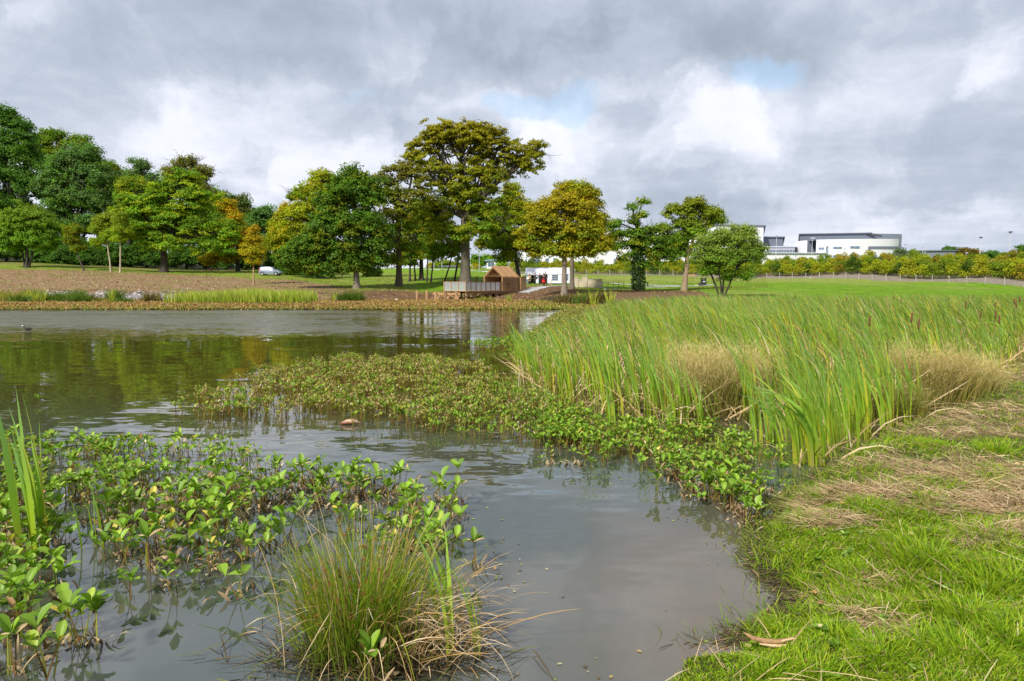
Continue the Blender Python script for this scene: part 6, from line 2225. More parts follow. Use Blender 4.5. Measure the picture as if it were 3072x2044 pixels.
person(1589, 99, 'woman in a beige jacket and short patterned skirt outside the marquee', (.40, .28, .18), (.02, .02, .025), (.07, .02, .012), skirt=((.24, .15, .10), .62), turn=2.4, h=1.58, bag=((.8, .8, .78), 'white bag held by the woman in the beige jacket', -.28))
person(1605, 99.5, 'slim person in dark clothes standing with a dark bag at the left marquee curtain', (.02, .02, .028), (.015, .015, .02), (.12, .07, .04), turn=-1.2, h=1.66, bag=((.015, .015, .02), 'dark bag hanging from the slim person in dark clothes', .26))
person(1620, 102.8, 'person in a long black coat and dress in the marquee opening', (.008, .008, .01), (.008, .008, .01), (.03, .02, .015), skirt=((.008, .008, .01), .12), turn=.3, h=1.68)
person(1631, 96.5, 'person in a black jacket and bright red skirt standing on the gravel path', (.012, .011, .014), (.01, .01, .014), (.03, .018, .012), skirt=((.62, .006, .01), .48), turn=math.pi, h=1.74, stride=0.02)
person(1636.5, 101.5, 'tall person in dark grey standing just behind the red skirt', (.025, .025, .035), (.02, .02, .028), (.04, .03, .02), turn=.4, h=1.84)
person(1567, 100, 'person in a yellow high-visibility vest beside the right end of the hut', (.55, .62, .03), (.02, .02, .025), (.10, .05, .03), turn=1.2, h=1.7, bag=((.02, .02, .02), 'black bag carried by the person in the yellow vest', .3))

# ------------------------------------------------------------------ silver hatchback
def make_car(u, Y, label):
    p_ = place(u, Y)
    root = thing('parked_car', label, 'car', p_, math.radians(-4))
    paint = plain('silver_paint', (0.27, 0.32, 0.41), .42, metal=.3)
    gl = plain('car_glass', (.045, .055, .05), .12)
    tyre = plain('tyre', (.015, .015, .015), .8)
    rim = plain('alloy', (.45, .45, .47), .35, metal=.5)
    red = plain('tail_lens', (.45, .01, .06), .25)
    lens = plain('head_lens', (.65, .72, .75), .15)
    # stations along x (rear -1.92 .. nose 1.92): (x, z_low, z_belt, z_top, half width belt, half width top)
    ST_ = [(-1.92, .34, .62, .66, .60, .55), (-1.88, .26, .92, 1.05, .74, .66), (-1.72, .24, .98, 1.38, .80, .58), (-1.45, .24, .98, 1.49, .82, .58), (-.6, .22, .95, 1.53, .84, .60), (.1, .22, .93, 1.50, .84, .59), (.55, .22, .92, 1.36, .84, .57),
           (1.02, .22, .91, 1.02, .83, .62), (1.25, .22, .86, .93, .82, .62), (1.6, .24, .72, .80, .78, .60), (1.84, .28, .56, .62, .68, .50), (1.92, .34, .45, .48, .56, .44)]
    V, Fc = [], []
    for (x, zl, zb, zt, wb, wt_) in ST_:
        half = [(0, zl), (wb * .92, zl), (wb, (zl + zb) / 2), (wb * .985, zb), (wt_ + .03, zt - .05), (wt_ * .75, zt), (0, zt + .015)]
        ring = [(x, -y, z) for y, z in half] + [(x, y, z) for y, z in reversed(half[1:-1])]
        V += ring
    n = 12
    for i in range(len(ST_) - 1):
        for k in range(n):
            Fc.append((i * n + k, i * n + (k + 1) % n, (i + 1) * n + (k + 1) % n, (i + 1) * n + k))
    Fc.append(tuple(range(n)))
    Fc.append(tuple(reversed(range((len(ST_) - 1) * n, len(ST_) * n))))
    o = MB().add(V, Fc).build('body', paint, root, smooth=True)
    es = o.modifiers.new('e', 'EDGE_SPLIT')
    es.split_angle = math.radians(40)
    for s_ in (-1, 1):
        def side(pts, name, mat, off=.03):
            vs = []
            for (x, z) in pts:
                zb, zt, wb, wt2 = [np.interp(x, [q[0] for q in ST_], [q[j] for q in ST_]) for j in (2, 3, 4, 5)]
                t = (z - zb) / max(zt - .05 - zb, .01)
                y = wb * .985 + (wt2 + .03 - wb * .985) * np.clip(t, 0, 1) if z > zb else wb * .99
                vs.append((x, s_ * (y + off), z))
            f_ = tuple(range(len(vs)))
            return MB().add(vs, [f_ if s_ < 0 else f_[::-1]]).build(name, mat, root)
        side([(-1.02, 1.0), (-.38, .98), (-.38, 1.40), (-.95, 1.39)], 'window', gl)
        side([(-.28, .98), (.78, .98), (.50, 1.22), (.18, 1.38), (-.28, 1.41)], 'window', gl)
        side([(-1.42, 1.12), (-1.12, 1.08), (-1.12, 1.20), (-1.40, 1.20)], 'window', gl)
        side([(.84, .965), (1.0, .96), (.62, 1.20)], 'window', gl)
        side([(-1.88, .80), (-1.64, .80), (-1.58, 1.22), (-1.70, 1.28), (-1.82, 1.04)], 'tail_light', red, .05)
        side([(1.35, .66), (1.72, .60), (1.66, .70), (1.38, .80)], 'headlight', lens, .035)
        side([(-.335, .35), (-.32, .35), (-.32, 1.38), (-.335, 1.38)], 'door_seam', plain('seam', (.08, .09, .1), .6), .034)
        for x_ in (-1.22, 1.22):
            w_ = MB().tube([(x_, s_ * .60, .30), (x_, s_ * .845, .30)], .30, 18).build('wheel', tyre, root, smooth=False)
            MB().tube([(x_, s_ * .80, .30), (x_, s_ * .855, .30)], .19, 12).build('rim', rim, w_)
            arc = [(x_ + math.cos(a) * .37, s_ * .825, .32 + math.sin(a) * .36) for a in np.linspace(0, math.pi, 9)]
            MB().tube(arc, .035, 5).build('wheel_arch', tyre, root)
        MB().box(.70, .86, s_ * .86 - .06, s_ * .86 + .06, .98, 1.10).build('mirror', paint, root, bevel=.02)
    MB().add([(.62, -.50, 1.345), (.62, .50, 1.345), (1.03, .60, 1.035), (1.03, -.60, 1.035)], [(0, 3, 2, 1)]).build('windscreen', gl, root)
    MB().add([(-1.735, -.5, 1.36), (-1.735, .5, 1.36), (-1.885, .58, 1.08), (-1.885, -.58, 1.08)], [(0, 1, 2, 3)]).build('rear_window', gl, root)
    MB().box(1.86, 1.95, -.45, .45, .34, .44).build('grille', tyre, root)
    return root


make_car(813, 122, 'silver-blue hatchback parked on the grass beside the young golden birch')

# ------------------------------------------------------------------ buildings
M_BLUE = plain('blue_grey_glazing', (0.10, 0.14, 0.20), .2)
M_ORANGE = plain('terracotta_panel', (0.62, 0.20, 0.12), .6)
M_ROOFG = plain('light_grey_roof', (0.42, 0.46, 0.52), .5)


def uv_wall(parent, rect, Y, name, mat, thick=.15, off=0.0, O=(0, 0, 0)):
    """a wall slab seen between picture columns/rows of the photograph at depth Y, as an upright box"""
    u0, v0, u1, v1 = rect
    a = P(u0, v1, Y)
    b = P(u1, v0, Y)
    mb = MB().box(a.x - O[0], b.x - O[0], Y - off - thick - O[1], Y - off - O[1], a.z - O[2], b.z - O[2])
    return mb.build(name, mat, parent)


def block(u0, u1, vtop, Y, depth, mat, name, label=None, roof=None, vtop2=None, base=4.0, parent=None, roofm=None):
    a, b = P(u0, vtop, Y), P(u1, vtop2 if vtop2 else vtop, Y)
    root = parent or thing(name, label, 'building', (a.x, Y, base))
    O = root.location
    vs = [(a.x, Y, base), (b.x, Y, base), (b.x, Y, b.z), (a.x, Y, a.z), (a.x * (Y + depth) / Y + .3, Y + depth, base), (b.x * (Y + depth) / Y + .3, Y + depth, base), (b.x * (Y + depth) / Y + .3, Y + depth, b.z), (a.x * (Y + depth) / Y + .3, Y + depth, a.z)]
    vs = [tuple(Vector(v) - O) for v in vs]
    MB().add(vs, [(0, 1, 2, 3), (1, 5, 6, 2), (5, 4, 7, 6), (4, 0, 3, 7)]).build('wall', mat, root)
    rv = [(a.x - .6, Y - .6, a.z + .02), (b.x + .6, Y - .6, b.z + .02), (b.x * (Y + depth) / Y + .6, Y + depth + .6, b.z + .02), (a.x * (Y + depth) / Y - .3, Y + depth + .6, a.z + .02)]
    rv = [Vector(v) - O for v in rv]
    MB().add(rv + [v + Vector((0, 0, .35)) for v in rv], [(3, 2, 1, 0), (4, 5, 6, 7), (0, 1, 5, 4), (1, 2, 6, 5), (2, 3, 7, 6), (3, 0, 4, 7)]).build('roof', roofm or M_GREY, root)
    return root


def windows(root, rects, Y, mat=None, frame=True):
    for (u0, v0, u1, v1) in rects:
        w_ = uv_wall(root, (u0, v0, u1, v1), Y, 'window', mat or M_GLASS, .08, 0.05, root.location)
        n = max(1, int((u1 - u0) / 8))
        if n > 1:
            m_ = MB()
            for i in range(1, n):
                a = P(u0 + (u1 - u0) * i / n, v1, Y)
                b = P(u0, v0, Y)
                m_.box(a.x - .06 - root.location.x, a.x + .06 - root.location.x, Y - .20 - root.location.y, Y - .14 - root.location.y, a.z - root.location.z, b.z - root.location.z)
            m_.build('mullion', M_STEEL, w_)


# long white hall behind the trees
b1 = block(1560, 2100, 690, 262, 60, M_WHITE, 'hospital_hall', 'long white hall half hidden behind the maples and sycamore', vtop2=694, roofm=M_ROOFG)
windows(b1, [(1605, 776, 1618, 792), (1636, 776, 1646, 790), (1660, 775, 1672, 788), (1575, 778, 1580, 790), (2085, 770, 2110, 788)], 262, M_BLUE)
windows(b1, [(1940, 706, 2100, 712)], 262, M_ROOFG)
uv_wall(b1, (1850, 778, 1866, 790), 262, 'orange_panel', M_ORANGE, .1, .06, b1.location)
uv_wall(b1, (1841, 778, 1850, 790), 262, 'grey_panel', M_GREY, .1, .06, b1.location)
uv_wall(b1, (1866, 778, 1876, 790), 262, 'grey_panel', M_GREY, .1, .06, b1.location)
uv_wall(b1, (1968, 777, 1982, 790), 262, 'orange_panel', M_ORANGE, .1, .06, b1.location)
uv_wall(b1, (1905, 777, 1920, 790), 262, 'orange_panel', M_ORANGE, .1, .06, b1.location)
uv_wall(b1, (2030, 777, 2042, 790), 262, 'orange_panel', M_ORANGE, .1, .06, b1.location)
b2 = block(2120, 2291, 676, 270, 40, M_WHITE, 'hospital_tower', 'tall white block with a thin overhanging roof behind the willow', vtop2=679)
windows(b2, [(2296 - 60, 700, 2296 - 48, 706)], 270, M_ROOFG)
b3 = block(2291, 2349, 713, 280, 40, M_GREY, 'plant_room', 'grey metal-clad block right of the tall white block')
b4 = block(2240, 2385, 742, 262, 25, M_WHITE, 'hospital_link', 'low white link building with a dark window band', roofm=M_ROOFG)
windows(b4, [(2300, 749, 2385, 759), (2200, 749, 2290, 757)], 262, M_GREY)
b5 = block(2240, 2475, 761, 250, 11, M_WHITE, 'hospital_annexe', 'low white annexe with four small square windows', roofm=M_ROOFG)
windows(b5, [(2336, 785, 2342, 793), (2373, 786, 2379, 795), (2406, 785, 2412, 795), (2312, 783, 2319, 791)], 250, M_GREY)
# main block: dark grey box with the white curved front
b6 = block(2399, 2610, 704.5, 268, 45, M_GREY, 'hospital_building', 'dark grey hospital block with a curved white front and two rows of windows', vtop2=701)
a_, b_ = P(2610, 701, 268), P(2706, 702, 292)
O = b6.location
a_.z = P(2610, 701, 268).z
vs = [(a_.x, 268, 4), (b_.x, 268, 4), (b_.x, 268, P(2706, 702.5, 268).z), (a_.x, 268, a_.z), (a_.x, 313, 4), (b_.x, 313, 4), (b_.x, 313, P(2706, 702.5, 268).z), (a_.x, 313, a_.z)]
b_x = P(2706, 702, 268).x
vs = [(v[0] if v[0] == a_.x else b_x, v[1], v[2]) for v in vs]
MB().add([tuple(Vector(v) - O) for v in vs], [(0, 1, 2, 3), (1, 5, 6, 2), (5, 4, 7, 6), (3, 2, 6, 7)]).build('grey_wing', M_GREY, b6)
# curved drum
def curved_wall(u0, v0, u1, v1, Yc, bulge, vb, name, mat, n=22, inset=0.0, straight=0.45):
    pts = []
    for i in range(n + 1):
        t = i / n
        uu = u0 + (u1 - u0) * t
        if t < straight:
            yy = Yc - bulge * .35 * t / straight - bulge * .65
        else:
            k_ = (t - straight) / (1 - straight)
            yy = Yc - bulge + bulge * (1 - math.sqrt(max(0, 1 - k_ ** 2.6)))
        yy -= inset
        vv = v0 + (v1 - v0) * t - 1.6 * math.sin(t * math.pi * .9)
        top_ = P(uu, vv, yy)
        bot_ = P(uu, vb, yy) if vb < 9000 else Vector((top_.x, yy, 4))
        pts.append((top_, bot_))
    V, Fc = [], []
    for t_, b__ in pts:
        V += [tuple(t_ - O), tuple(Vector((t_.x, t_.y, b__.z)) - O)]
    for i in range(n):
        Fc.append((2 * i, 2 * i + 1, 2 * i + 3, 2 * i + 2))
    o = MB().add(V, Fc).build(name, mat, b6, smooth=True)
    return o, pts


o, drum = curved_wall(2449, 719.5, 2697, 718, 266, 7, 9999, 'curved_front', M_WHITE)
cap = [p[0] + Vector((0, 0, 0)) for p in drum]
V = [tuple(c - O) for c in cap] + [tuple(Vector((c.x, 267.9, c.z)) - O) for c in cap]
n_ = len(cap)
MB().add(V, [(i, i + 1, i + 1 + n_, i + n_) for i in range(n_ - 1)]).build('front_roof', M_ROOFG, b6)


def drum_win(u0, v0, u1, v1, mat, name='window'):
    us = [p[0] for p in drum]
    V, Fc = [], []
    n = max(2, int((u1 - u0) / 10))
    for i in range(n + 1):
        uu = u0 + (u1 - u0) * i / n
        t = (uu - 2449) / (2697 - 2449) * (len(drum) - 1)
        j = min(int(t), len(drum) - 2)
        yy = drum[j][0].y * (1 - (t - j)) + drum[j + 1][0].y * (t - j)
        V += [tuple(P(uu, v0, yy - .12) - O), tuple(P(uu, v1, yy - .12) - O)]
    for i in range(n):
        Fc.append((2 * i, 2 * i + 1, 2 * i + 3, 2 * i + 2))
    w_ = MB().add(V, Fc).build(name, mat, b6)
    m_ = MB()
    for i in range(1, n):
        if name != 'window':
            break
        a, b = Vector(V[2 * i]), Vector(V[2 * i + 1])
        m_.box(a.x - .07, a.x + .07, a.y - .1, a.y - .04, b.z, a.z)
    if m_.v:
        m_.build('mullion', M_STEEL, w_)


for r_ in ((2456, 743, 2472, 749), (2500, 741, 2526, 747), (2551, 739, 2579, 746), (2499, 766, 2525, 773), (2549, 764, 2578, 772), (2604, 764, 2631, 772), (2662, 766, 2688, 773)):
    drum_win(*r_, M_GLASS)
drum_win(2605, 739.5, 2695, 747.5, M_GREY, 'dark_band')
drum_win(2605, 747.4, 2613, 752, M_GREY, 'dark_band_end')
drum_win(2478, 741, 2485, 778, M_GLASS)
# left curved piece
V = []
for i in range(9):
    t = i / 8
    uu = 2381 + (2422 - 2381) * t
    yy = 267.8 - 7 * math.sin(t * math.pi / 2)
    V += [tuple(P(uu, 726 - 4 * math.sin(t * math.pi / 2), yy) - O), tuple(Vector((P(uu, 726, yy).x, yy, 4)) - O)]
MB().add(V, [(2 * i, 2 * i + 1, 2 * i + 3, 2 * i + 2) for i in range(8)]).build('curved_side', M_WHITE, b6, smooth=True)
uv_wall(b6, (2432, 713, 2445, 716), 266.9, 'sign_panel', M_STEEL, .05, 0, O)
V = [Vector(P(2610, 701, 268)), Vector(P(2646, 708, 266)), Vector(P(2646, 711, 266)), Vector(P(2600, 706, 268))]
MB().add([tuple(v - O) for v in V], [(0, 1, 2, 3)]).build('canopy', M_DARK, b6).modifiers.new('s', 'SOLIDIFY').thickness = .2
b7 = block(2706, 2869, 755, 300, 20, plain('warehouse_cladding', (.17, .19, .23), .5), 'warehouse', 'low grey warehouse right of the curved hospital block', vtop2=753)
# little low building in the centre gap
b8 = block(1460, 1500, 784, 225, 14, M_WHITE, 'low_building', 'low building with a blue-grey roof seen between the trunks', vtop2=779.5, roofm=plain('blue_roof', (.22, .32, .42), .5), base=5.5)
windows(b8, [(1464, 788, 1482, 799)], 225, M_BLUE)
uv_wall(b8, (1496, 781, 1507, 787), 225, 'blue_panel', plain('blue_panel', (.10, .20, .34), .4), .2, .1, b8.location)
b9 = block(1330, 1366, 800.5, 235, 6, M_ROOFG, 'low_building', 'long low pale roof on the skyline left of the thick trunk', base=5.5)
windows(b9, [(1334, 802, 1362, 804)], 235, M_GREY)

# ------------------------------------------------------------------ lamp posts and masts
LAMPS = [(2938, 713, 170, .9, 'tall street lamp left of the tallest one, at the far right'), (3025, 697, 150, 1, 'tallest street lamp, nearest the right edge'), (2713, 733, 230, .8, 'street lamp at the right corner of the hospital block'), (2766, 743, 235, .8, 'street lamp above the grey warehouse'), (2327, 708, 215, .8, 'street lamp in front of the grey plant block'),
         (2434, 722, 225, .8, 'street lamp in front of the dark grey recess of the hospital'), (2559, 757, 215, .8, 'short lamp under the middle windows of the curved front'), (2532, 747, 218, .8, 'thin lamp left of the short one by the curved front'), (2480, 740, 222, .8, 'thin lamp at the left end of the curved front'), (3046, 748, 230, .8, 'street lamp beyond the tallest one at the right edge'),
         (2386, 768, 215, .8, 'short lamp in front of the low white annexe'), (2773, 757, 250, .8, 'small globe lamp standing above the bushes by the warehouse'), (2898, 760, 190, .8, 'globe lamp below the brown rounded tree'),
         (1326, 778, 200, .7, 'pale mast standing among the far hedge left of the thick trunk'), (1438, 768, 200, .7, 'pale mast right of the thick grey trunk'), (1302, 782, 195, .6, 'thin blue-white mast left of the saplings')]
for (uu, vt, dd, s_, lb) in LAMPS:
    pb = place(uu, dd)
    zt = P(uu, vt, dd).z
    root = thing('street_lamp', lb, 'street lamp', pb)
    H_ = zt - pb.z
    MB().tube([(0, 0, -.3), (0, 0, H_ - .1)], [.11 * s_ + .02, .07 * s_ + .02], 7).build('pole', M_STEEL, root)
    if 'mast' in lb:
        MB().box(-.12, .12, -.12, .12, H_ - .1, H_ + .25).build('cap', M_STEEL, root)
    else:
        MB().tube([(0, 0, H_ - .12), (0, 0, H_ + .02), (0, 0, H_ + .16)], [.10, .62 * s_, .25], 10).build('lamp_head', M_DARK if dd < 180 else M_STEEL, root)

# ------------------------------------------------------------------ fences, wall, benches, bins
fn = None
fence_u = [(1290, 182), (1400, 176), (1560, 160), (1900, 150.5), (2100, 147), (2300, 144.5), (2500, 136), (2700, 125.5), (2900, 116), (3072, 109.5), (3400, 100)]
fpts = [place(u_, d_) for u_, d_ in fence_u]
root = thing('post_and_wire_fence', 'long post-and-wire fence of pale posts below the bushes', 'fence', fpts[0])
O = fpts[0]
acc_ = []
for a, b in zip(fpts[:-1], fpts[1:]):
    n = max(1, round((b - a).length / 2.75))
    for i in range(n):
        q_ = a.lerp(b, i / n)
        acc_.append(Vector((q_.x, q_.y, gz(q_.x, q_.y))))
acc_.append(fpts[-1])
M_POST = plain('fence_post', (.33, .30, .26), .85)
for q_ in acc_[:98]:
    l_ = q_ - O
    MB().tube([(l_.x, l_.y, l_.z - .2), (l_.x + random.uniform(-.03, .03), l_.y, l_.z + random.uniform(1.2, 1.32))], .065, 6).build('post', M_POST, root)
mb = MB()
for h_ in (.25, .55, .85, 1.12):
    mb.tube([q_ - O + Vector((0, 0, h_)) for q_ in acc_[:98]], .010, 3)
mb.build('wire', M_STEEL, root)
print('fence posts', len(acc_))

wl_ = place(1722, 92)
root = thing('stone_wall', 'low cream stone wall with two capped pillars right of the grey trunk', 'wall', wl_, math.radians(0))
k_ = 92 / F
def wx(u):
    return (u - 1722) * k_
for (u0, u1, h_, th_) in ((1722, 1734, 1.22, .5), (1746, 1761, 1.38, .55)):
    MB().box(wx(u0), wx(u1), -.28, .28, -.3, h_).build('pillar', M_STONE, root, bevel=.02)
    MB().box(wx(u0) - .06, wx(u1) + .06, -.34, .34, h_ + .002, h_ + .12).build('pillar_cap', M_STONE, root, bevel=.03)
MB().box(wx(1734), wx(1746), -.2, .2, -.3, .86).build('wall_panel', M_STONE, root)
MB().box(wx(1734) + .003, wx(1746) - .003, -.24, .24, .862, .93).build('coping', M_STONE, root)
MB().box(wx(1761), wx(1806), -.2, .2, -.3, 1.0).build('wall_panel', M_STONE, root)
MB().box(wx(1761) + .003, wx(1806), -.24, .24, 1.002, 1.08).build('coping', M_STONE, root)
ip = place(1808, 93)
root = thing('estate_railing', 'thin dark iron estate railing right of the cream wall', 'fence', ip)
for k in range(5):
    MB().box(k * .72 - .02, k * .72 + .02, -.02, .02, 0, .95).build('upright', M_DARK, root)
mb = MB()
for h_ in (.2, .45, .7, .93):
    mb.box(0, 2.9, -.012, .012, h_ - .012, h_ + .012)
mb.build('rails', M_DARK, root)

M_BENCH = plain('bench_timber', (.42, .26, .12), .8, noise=.2, nscale=3)


def bench(u, Y, label, w=1.7, rz=0):
    t = thing('park_bench', label, 'bench', place(u, Y), rz)
    m_ = MB()
    for k in range(3):
        m_.box(-w / 2, w / 2, -.2 + k * .14, -.08 + k * .14, .42, .46)
    m_.build('seat', M_BENCH, t)
    m_ = MB()
    for k in range(2):
        m_.box(-w / 2, w / 2, .24, .28, .58 + k * .17, .70 + k * .17)
    m_.build('backrest', M_BENCH, t)
    for x_ in (-w / 2 + .1, w / 2 - .1):
        MB().box(x_ - .04, x_ + .04, -.2, .24, 0, .418).build('leg', M_BENCH, t)
        MB().box(x_ - .03, x_ + .03, .285, .33, 0, .9).build('leg', M_BENCH, t)
    return t


def picnic(u, Y, label):
    t = thing('picnic_table', label, 'picnic table', place(u, Y))
    m_ = MB()
    for k in range(5):
        m_.box(-.9, .9, -.38 + k * .15, -.25 + k * .15, .72, .76)
    m_.build('tabletop', M_BENCH, t)
    for y_ in (-.78, .52):
        MB().box(-.9, .9, y_, y_ + .26, .42, .46).build('seat', M_BENCH, t)
    for x_ in (-.6, .6):
        m_ = MB()
        m_.bar((x_, -.7, 0), (x_, -.18, .72), .09, .09)
        m_.bar((x_, .7, 0), (x_, .18, .72), .09, .09)
        m_.bar((x_, -.72, .38), (x_, .72, .38), .05, .06)
        m_.build('trestle', M_BENCH, t)


bench(966, 121, 'plain timber bench on the grass under the left side of the dense oak', 1.75)
bench(2072, 138, 'timber bench beside the far path, just right of the pale sycamore trunk', 2.0)
picnic(490, 129, 'picnic table half hidden behind the layered sycamore trunk')
picnic(641, 131, 'picnic table on the grass between the layered sycamore and the orange maple')


def bin_(u, Y, h, w, label):
    t = thing('litter_bin', label, 'litter bin', place(u, Y))
    MB().box(-w / 2, w / 2, -w / 2, w / 2, 0, h * .82).build('body', M_DARK, t, bevel=.04)
    MB().box(-w / 2 - .03, w / 2 + .03, -w / 2 - .03, w / 2 + .03, h * .9, h).build('lid', M_DARK, t, bevel=.03)
    for x_ in (-w / 2 + .04, w / 2 - .04):
        MB().box(x_ - .03, x_ + .03, -w / 2 + .02, w / 2 - .02, h * .82, h * .9).build('lid_support', M_DARK, t)
    MB().box(-w / 4, w / 4, -w / 2 - .012, -w / 2 - .004, h * .45, h * .6).build('plate', M_STEEL, t)


bin_(2110, 104, 1.15, .72, 'tall black litter bin at the bend of the path')
bin_(2100, 104.5, .42, .4, 'low dark box beside the tall black litter bin')
t = thing('marker_post', 'short dark post on the grass right of the ivy-clad oak', 'post', place(1943, 100))
MB().box(-.08, .08, -.08, .08, 0, .62).build('shaft', M_DARK, t)
MB().box(-.1, .1, -.1, .1, .622, .68).build('cap', M_DARK, t)
t = thing('marker_post', 'red-brown marker post on the grass left of the hut', 'post', place(1431, 104))
MB().box(-.09, .09, -.09, .09, 0, .82).build('shaft', plain('red_wood', (.30, .07, .03), .8), t)
MB().box(-.10, .10, -.10, .10, .822, .88).build('cap', plain('red_wood', (.30, .07, .03), .8), t)
t = thing('sign_post', 'slim wooden stake standing in front of the marquee window', 'post', place(1655, 97))
MB().box(-.04, .04, -.04, .04, 0, .85).build('stake', M_BENCH, t)
MB().box(-.06, .06, -.05, -.042, .70, .86).build('plate', M_BENCH, t)


# ------------------------------------------------------------------ young bushes planted on the bank behind the fence
def bush_proto(seed, pal, h, w, spiky=0.0):
    rnd = np.random.default_rng(seed)
    root = thing('young_bush', 'x', 'bush', (0, 0, -60))
    n = 1300
    k_ = 12
    cen = np.stack([rnd.normal(size=k_) * w * .28, rnd.normal(size=k_) * w * .28, rnd.uniform(.15, .9, k_) * h], -1)
    idx = rnd.integers(0, k_, n)
    o = norm(rnd.normal(size=(n, 3))) * (rnd.random(n) ** .5)[:, None] * np.array([w * .34, w * .34, h * .22])
    pos = cen[idx] + o
    pos[:, 2] = np.abs(pos[:, 2]) + .05
    sh = 1 - .55 * np.clip(pos[:, 2] / h, 0, 1)
    pos[:, :2] *= sh[:, None] * 1.25
    nn = norm(o + np.array([0, 0, .5]) + rnd.normal(size=(n, 3)) * .6)
    c = pick(pal, n, rnd, .25) * 1.25
    v, f, cc = leaf_faces(pos, nn, rnd.uniform(.16, .32, n), c, rnd, .55)
    link('foliage', make_mesh('foliage', v, f, cc, False, (M_LEAF,)), root)
    T = Tubes()
    for i in range(5):
        T.add(curve((0, 0, -.1), cen[i], rnd, 5, .08), np.linspace(.04, .015, 5), 4)
    link('stems', T.mesh('stems', M_BARK, (.8, .7, .5)), root)
    return root


BPAL = [[((.20, .24, .018), 3), ((.28, .27, .02), 2)], [((.10, .18, .02), 3), ((.15, .21, .02), 2)], [((.055, .11, .02), 3), ((.09, .15, .02), 1)], [((.30, .22, .02), 2), ((.20, .22, .02), 2)], [((.06, .11, .065), 3), ((.09, .13, .07), 1)], [((.24, .29, .02), 3), ((.17, .24, .02), 2)], [((.15, .17, .02), 2), ((.22, .15, .02), 1)]]
BN = ['yellow-green', 'mid green', 'dark green', 'golden', 'blue-green', 'bright lime', 'olive']
bps = [bush_proto(1100 + i, BPAL[i], random.uniform(2.2, 2.9), random.uniform(2.2, 3.0)) for i in range(7)]
bused = set()
rnd = np.random.default_rng(1201)
cnt = 0
for row in range(9):
    u_ = 1520.0
    while u_ < 3200:
        fl_ = np.interp(u_, [1300, 1560, 1900, 2300, 2700, 3072, 3900], [190, 160, 151, 145, 126, 110, 108])
        off = 9 + row * (3.6 if u_ > 2600 else 5.0)
        d_ = fl_ + off + rnd.uniform(-1.5, 1.5)
        u_ += rnd.uniform(20, 40) * 150 / fl_
        if row > 5 and u_ < 2500:
            continue
        if cnt > 285:
            break
        i = int(rnd.choice(7, p=[.28, .20, .09, .07, .05, .24, .07]))
        p_ = place(u_, d_)
        s_ = rnd.uniform(.7, 1.15) * (1.15 if u_ < 2350 else 1.35)
        seg_l = 'left of the ivy-clad oak' if u_ < 1915 else 'between the ivy-clad oak and the willow' if u_ < 2300 else 'below the low white annexe' if u_ < 2480 else 'below the curved white front' if u_ < 2700 else 'below the grey warehouse' if u_ < 2880 else 'by the tall lamps at far right'
        rowl = 'front-row' if row < 2 else 'middle-row' if row < 4 else 'back-row'
        lb = f"{rowl} {BN[i]} young bush behind the fence, {seg_l}"
        gp = f"{BN[i]} young bushes behind the wire fence"
        sc_ = (s_ * rnd.uniform(.85, 1.2), s_, s_ * rnd.uniform(.8, 1.2))
        if i not in bused:
            bused.add(i)
            r = bps[i]
            r.location = p_
            r.scale = sc_
            r['label'] = lb
            r['group'] = gp
        else:
            copy_thing(bps[i], p_, rnd.uniform(0, 6.28), sc_, lb, gp)
        cnt += 1
print('bushes', cnt)

# ------------------------------------------------------------------ small things by the water
def driftwood():
    x_, y_ = G(2330, 1945, .08)
    root = thing('driftwood', 'peeled split branch of pale bark lying on the grass at the water edge', 'branch', (x_, y_, gz(x_, y_) + .02), math.radians(-6))
    root.scale = (.82, .82, .82)
    rr = np.random.default_rng(5)
    M_D = plain('dead_bark', (.33, .19, .09), .85, noise=.5, nscale=22, bump=.5, stretch=(.3, 2, 2))
    M_D2 = plain('stripped_wood', (.50, .34, .19), .7, noise=.3, nscale=25, stretch=(.3, 2, 2))
    MB().tube([(-.17, .04, .03), (-.13, .02, .012), (-.06, -.005, .008), (.0, -.012, .012), (.07, 0.0, .022), (.13, .025, .045)], [.004, .012, .016, .015, .012, .004], 7).build('upper_limb', M_D, root, smooth=True)
    MB().tube([(-.10, -.02, .0), (-.02, -.035, .0), (.08, -.035, .008), (.16, -.030, .012)], [.004, .010, .009, .003], 6).build('lower_limb', M_D2, root, smooth=True)
    MB().tube([(0.02, -.015, .02), (.08, -.012, .035), (.135, .0, .030)], [.006, .006, .003], 5).build('splinter', M_D2, root)


driftwood()
x_, y_ = W(1055, 1273)
t = thing('floating_bark', 'orange-brown curl of bark floating in front of the brown island', 'bark', (x_, y_, .012))
MB().tube([(-.13, 0, 0), (-.06, .01, .02), (.03, 0, .026), (.12, -.01, .004)], [.012, .03, .032, .008], 7).build('bark_curl', plain('wet_bark', (.40, .26, .16), .5, noise=.5, nscale=15), t, smooth=True)
MB().tube([(-.16, -.02, 0), (-.06, -.035, .01), (.02, -.03, .0)], [.008, .015, .006], 6).build('wet_edge', plain('wet_bark_dark', (.16, .05, .02), .4), t, smooth=True)
x_, y_ = W(82, 990)
t = thing('water_bird', 'small dark coot with a white face swimming on the far left of the pond', 'bird', (x_, y_, 0), math.radians(180))
me = bpy.data.meshes.new('body')
me.from_pydata([(-.17, 0, .05), (-.08, 0, .05), (.04, 0, .055), (.10, 0, .09), (.125, 0, .145), (.16, 0, .155)], [(0, 1), (1, 2), (2, 3), (3, 4), (4, 5)], [])
me.materials.append(plain('dark_feathers', (.02, .02, .022), .7))
o_ = link('body', me, t)
o_.modifiers.new('skin', 'SKIN')
for i, r in enumerate((.02, .065, .07, .035, .035, .03)):
    me.skin_vertices[0].data[i].radius = (r, r)
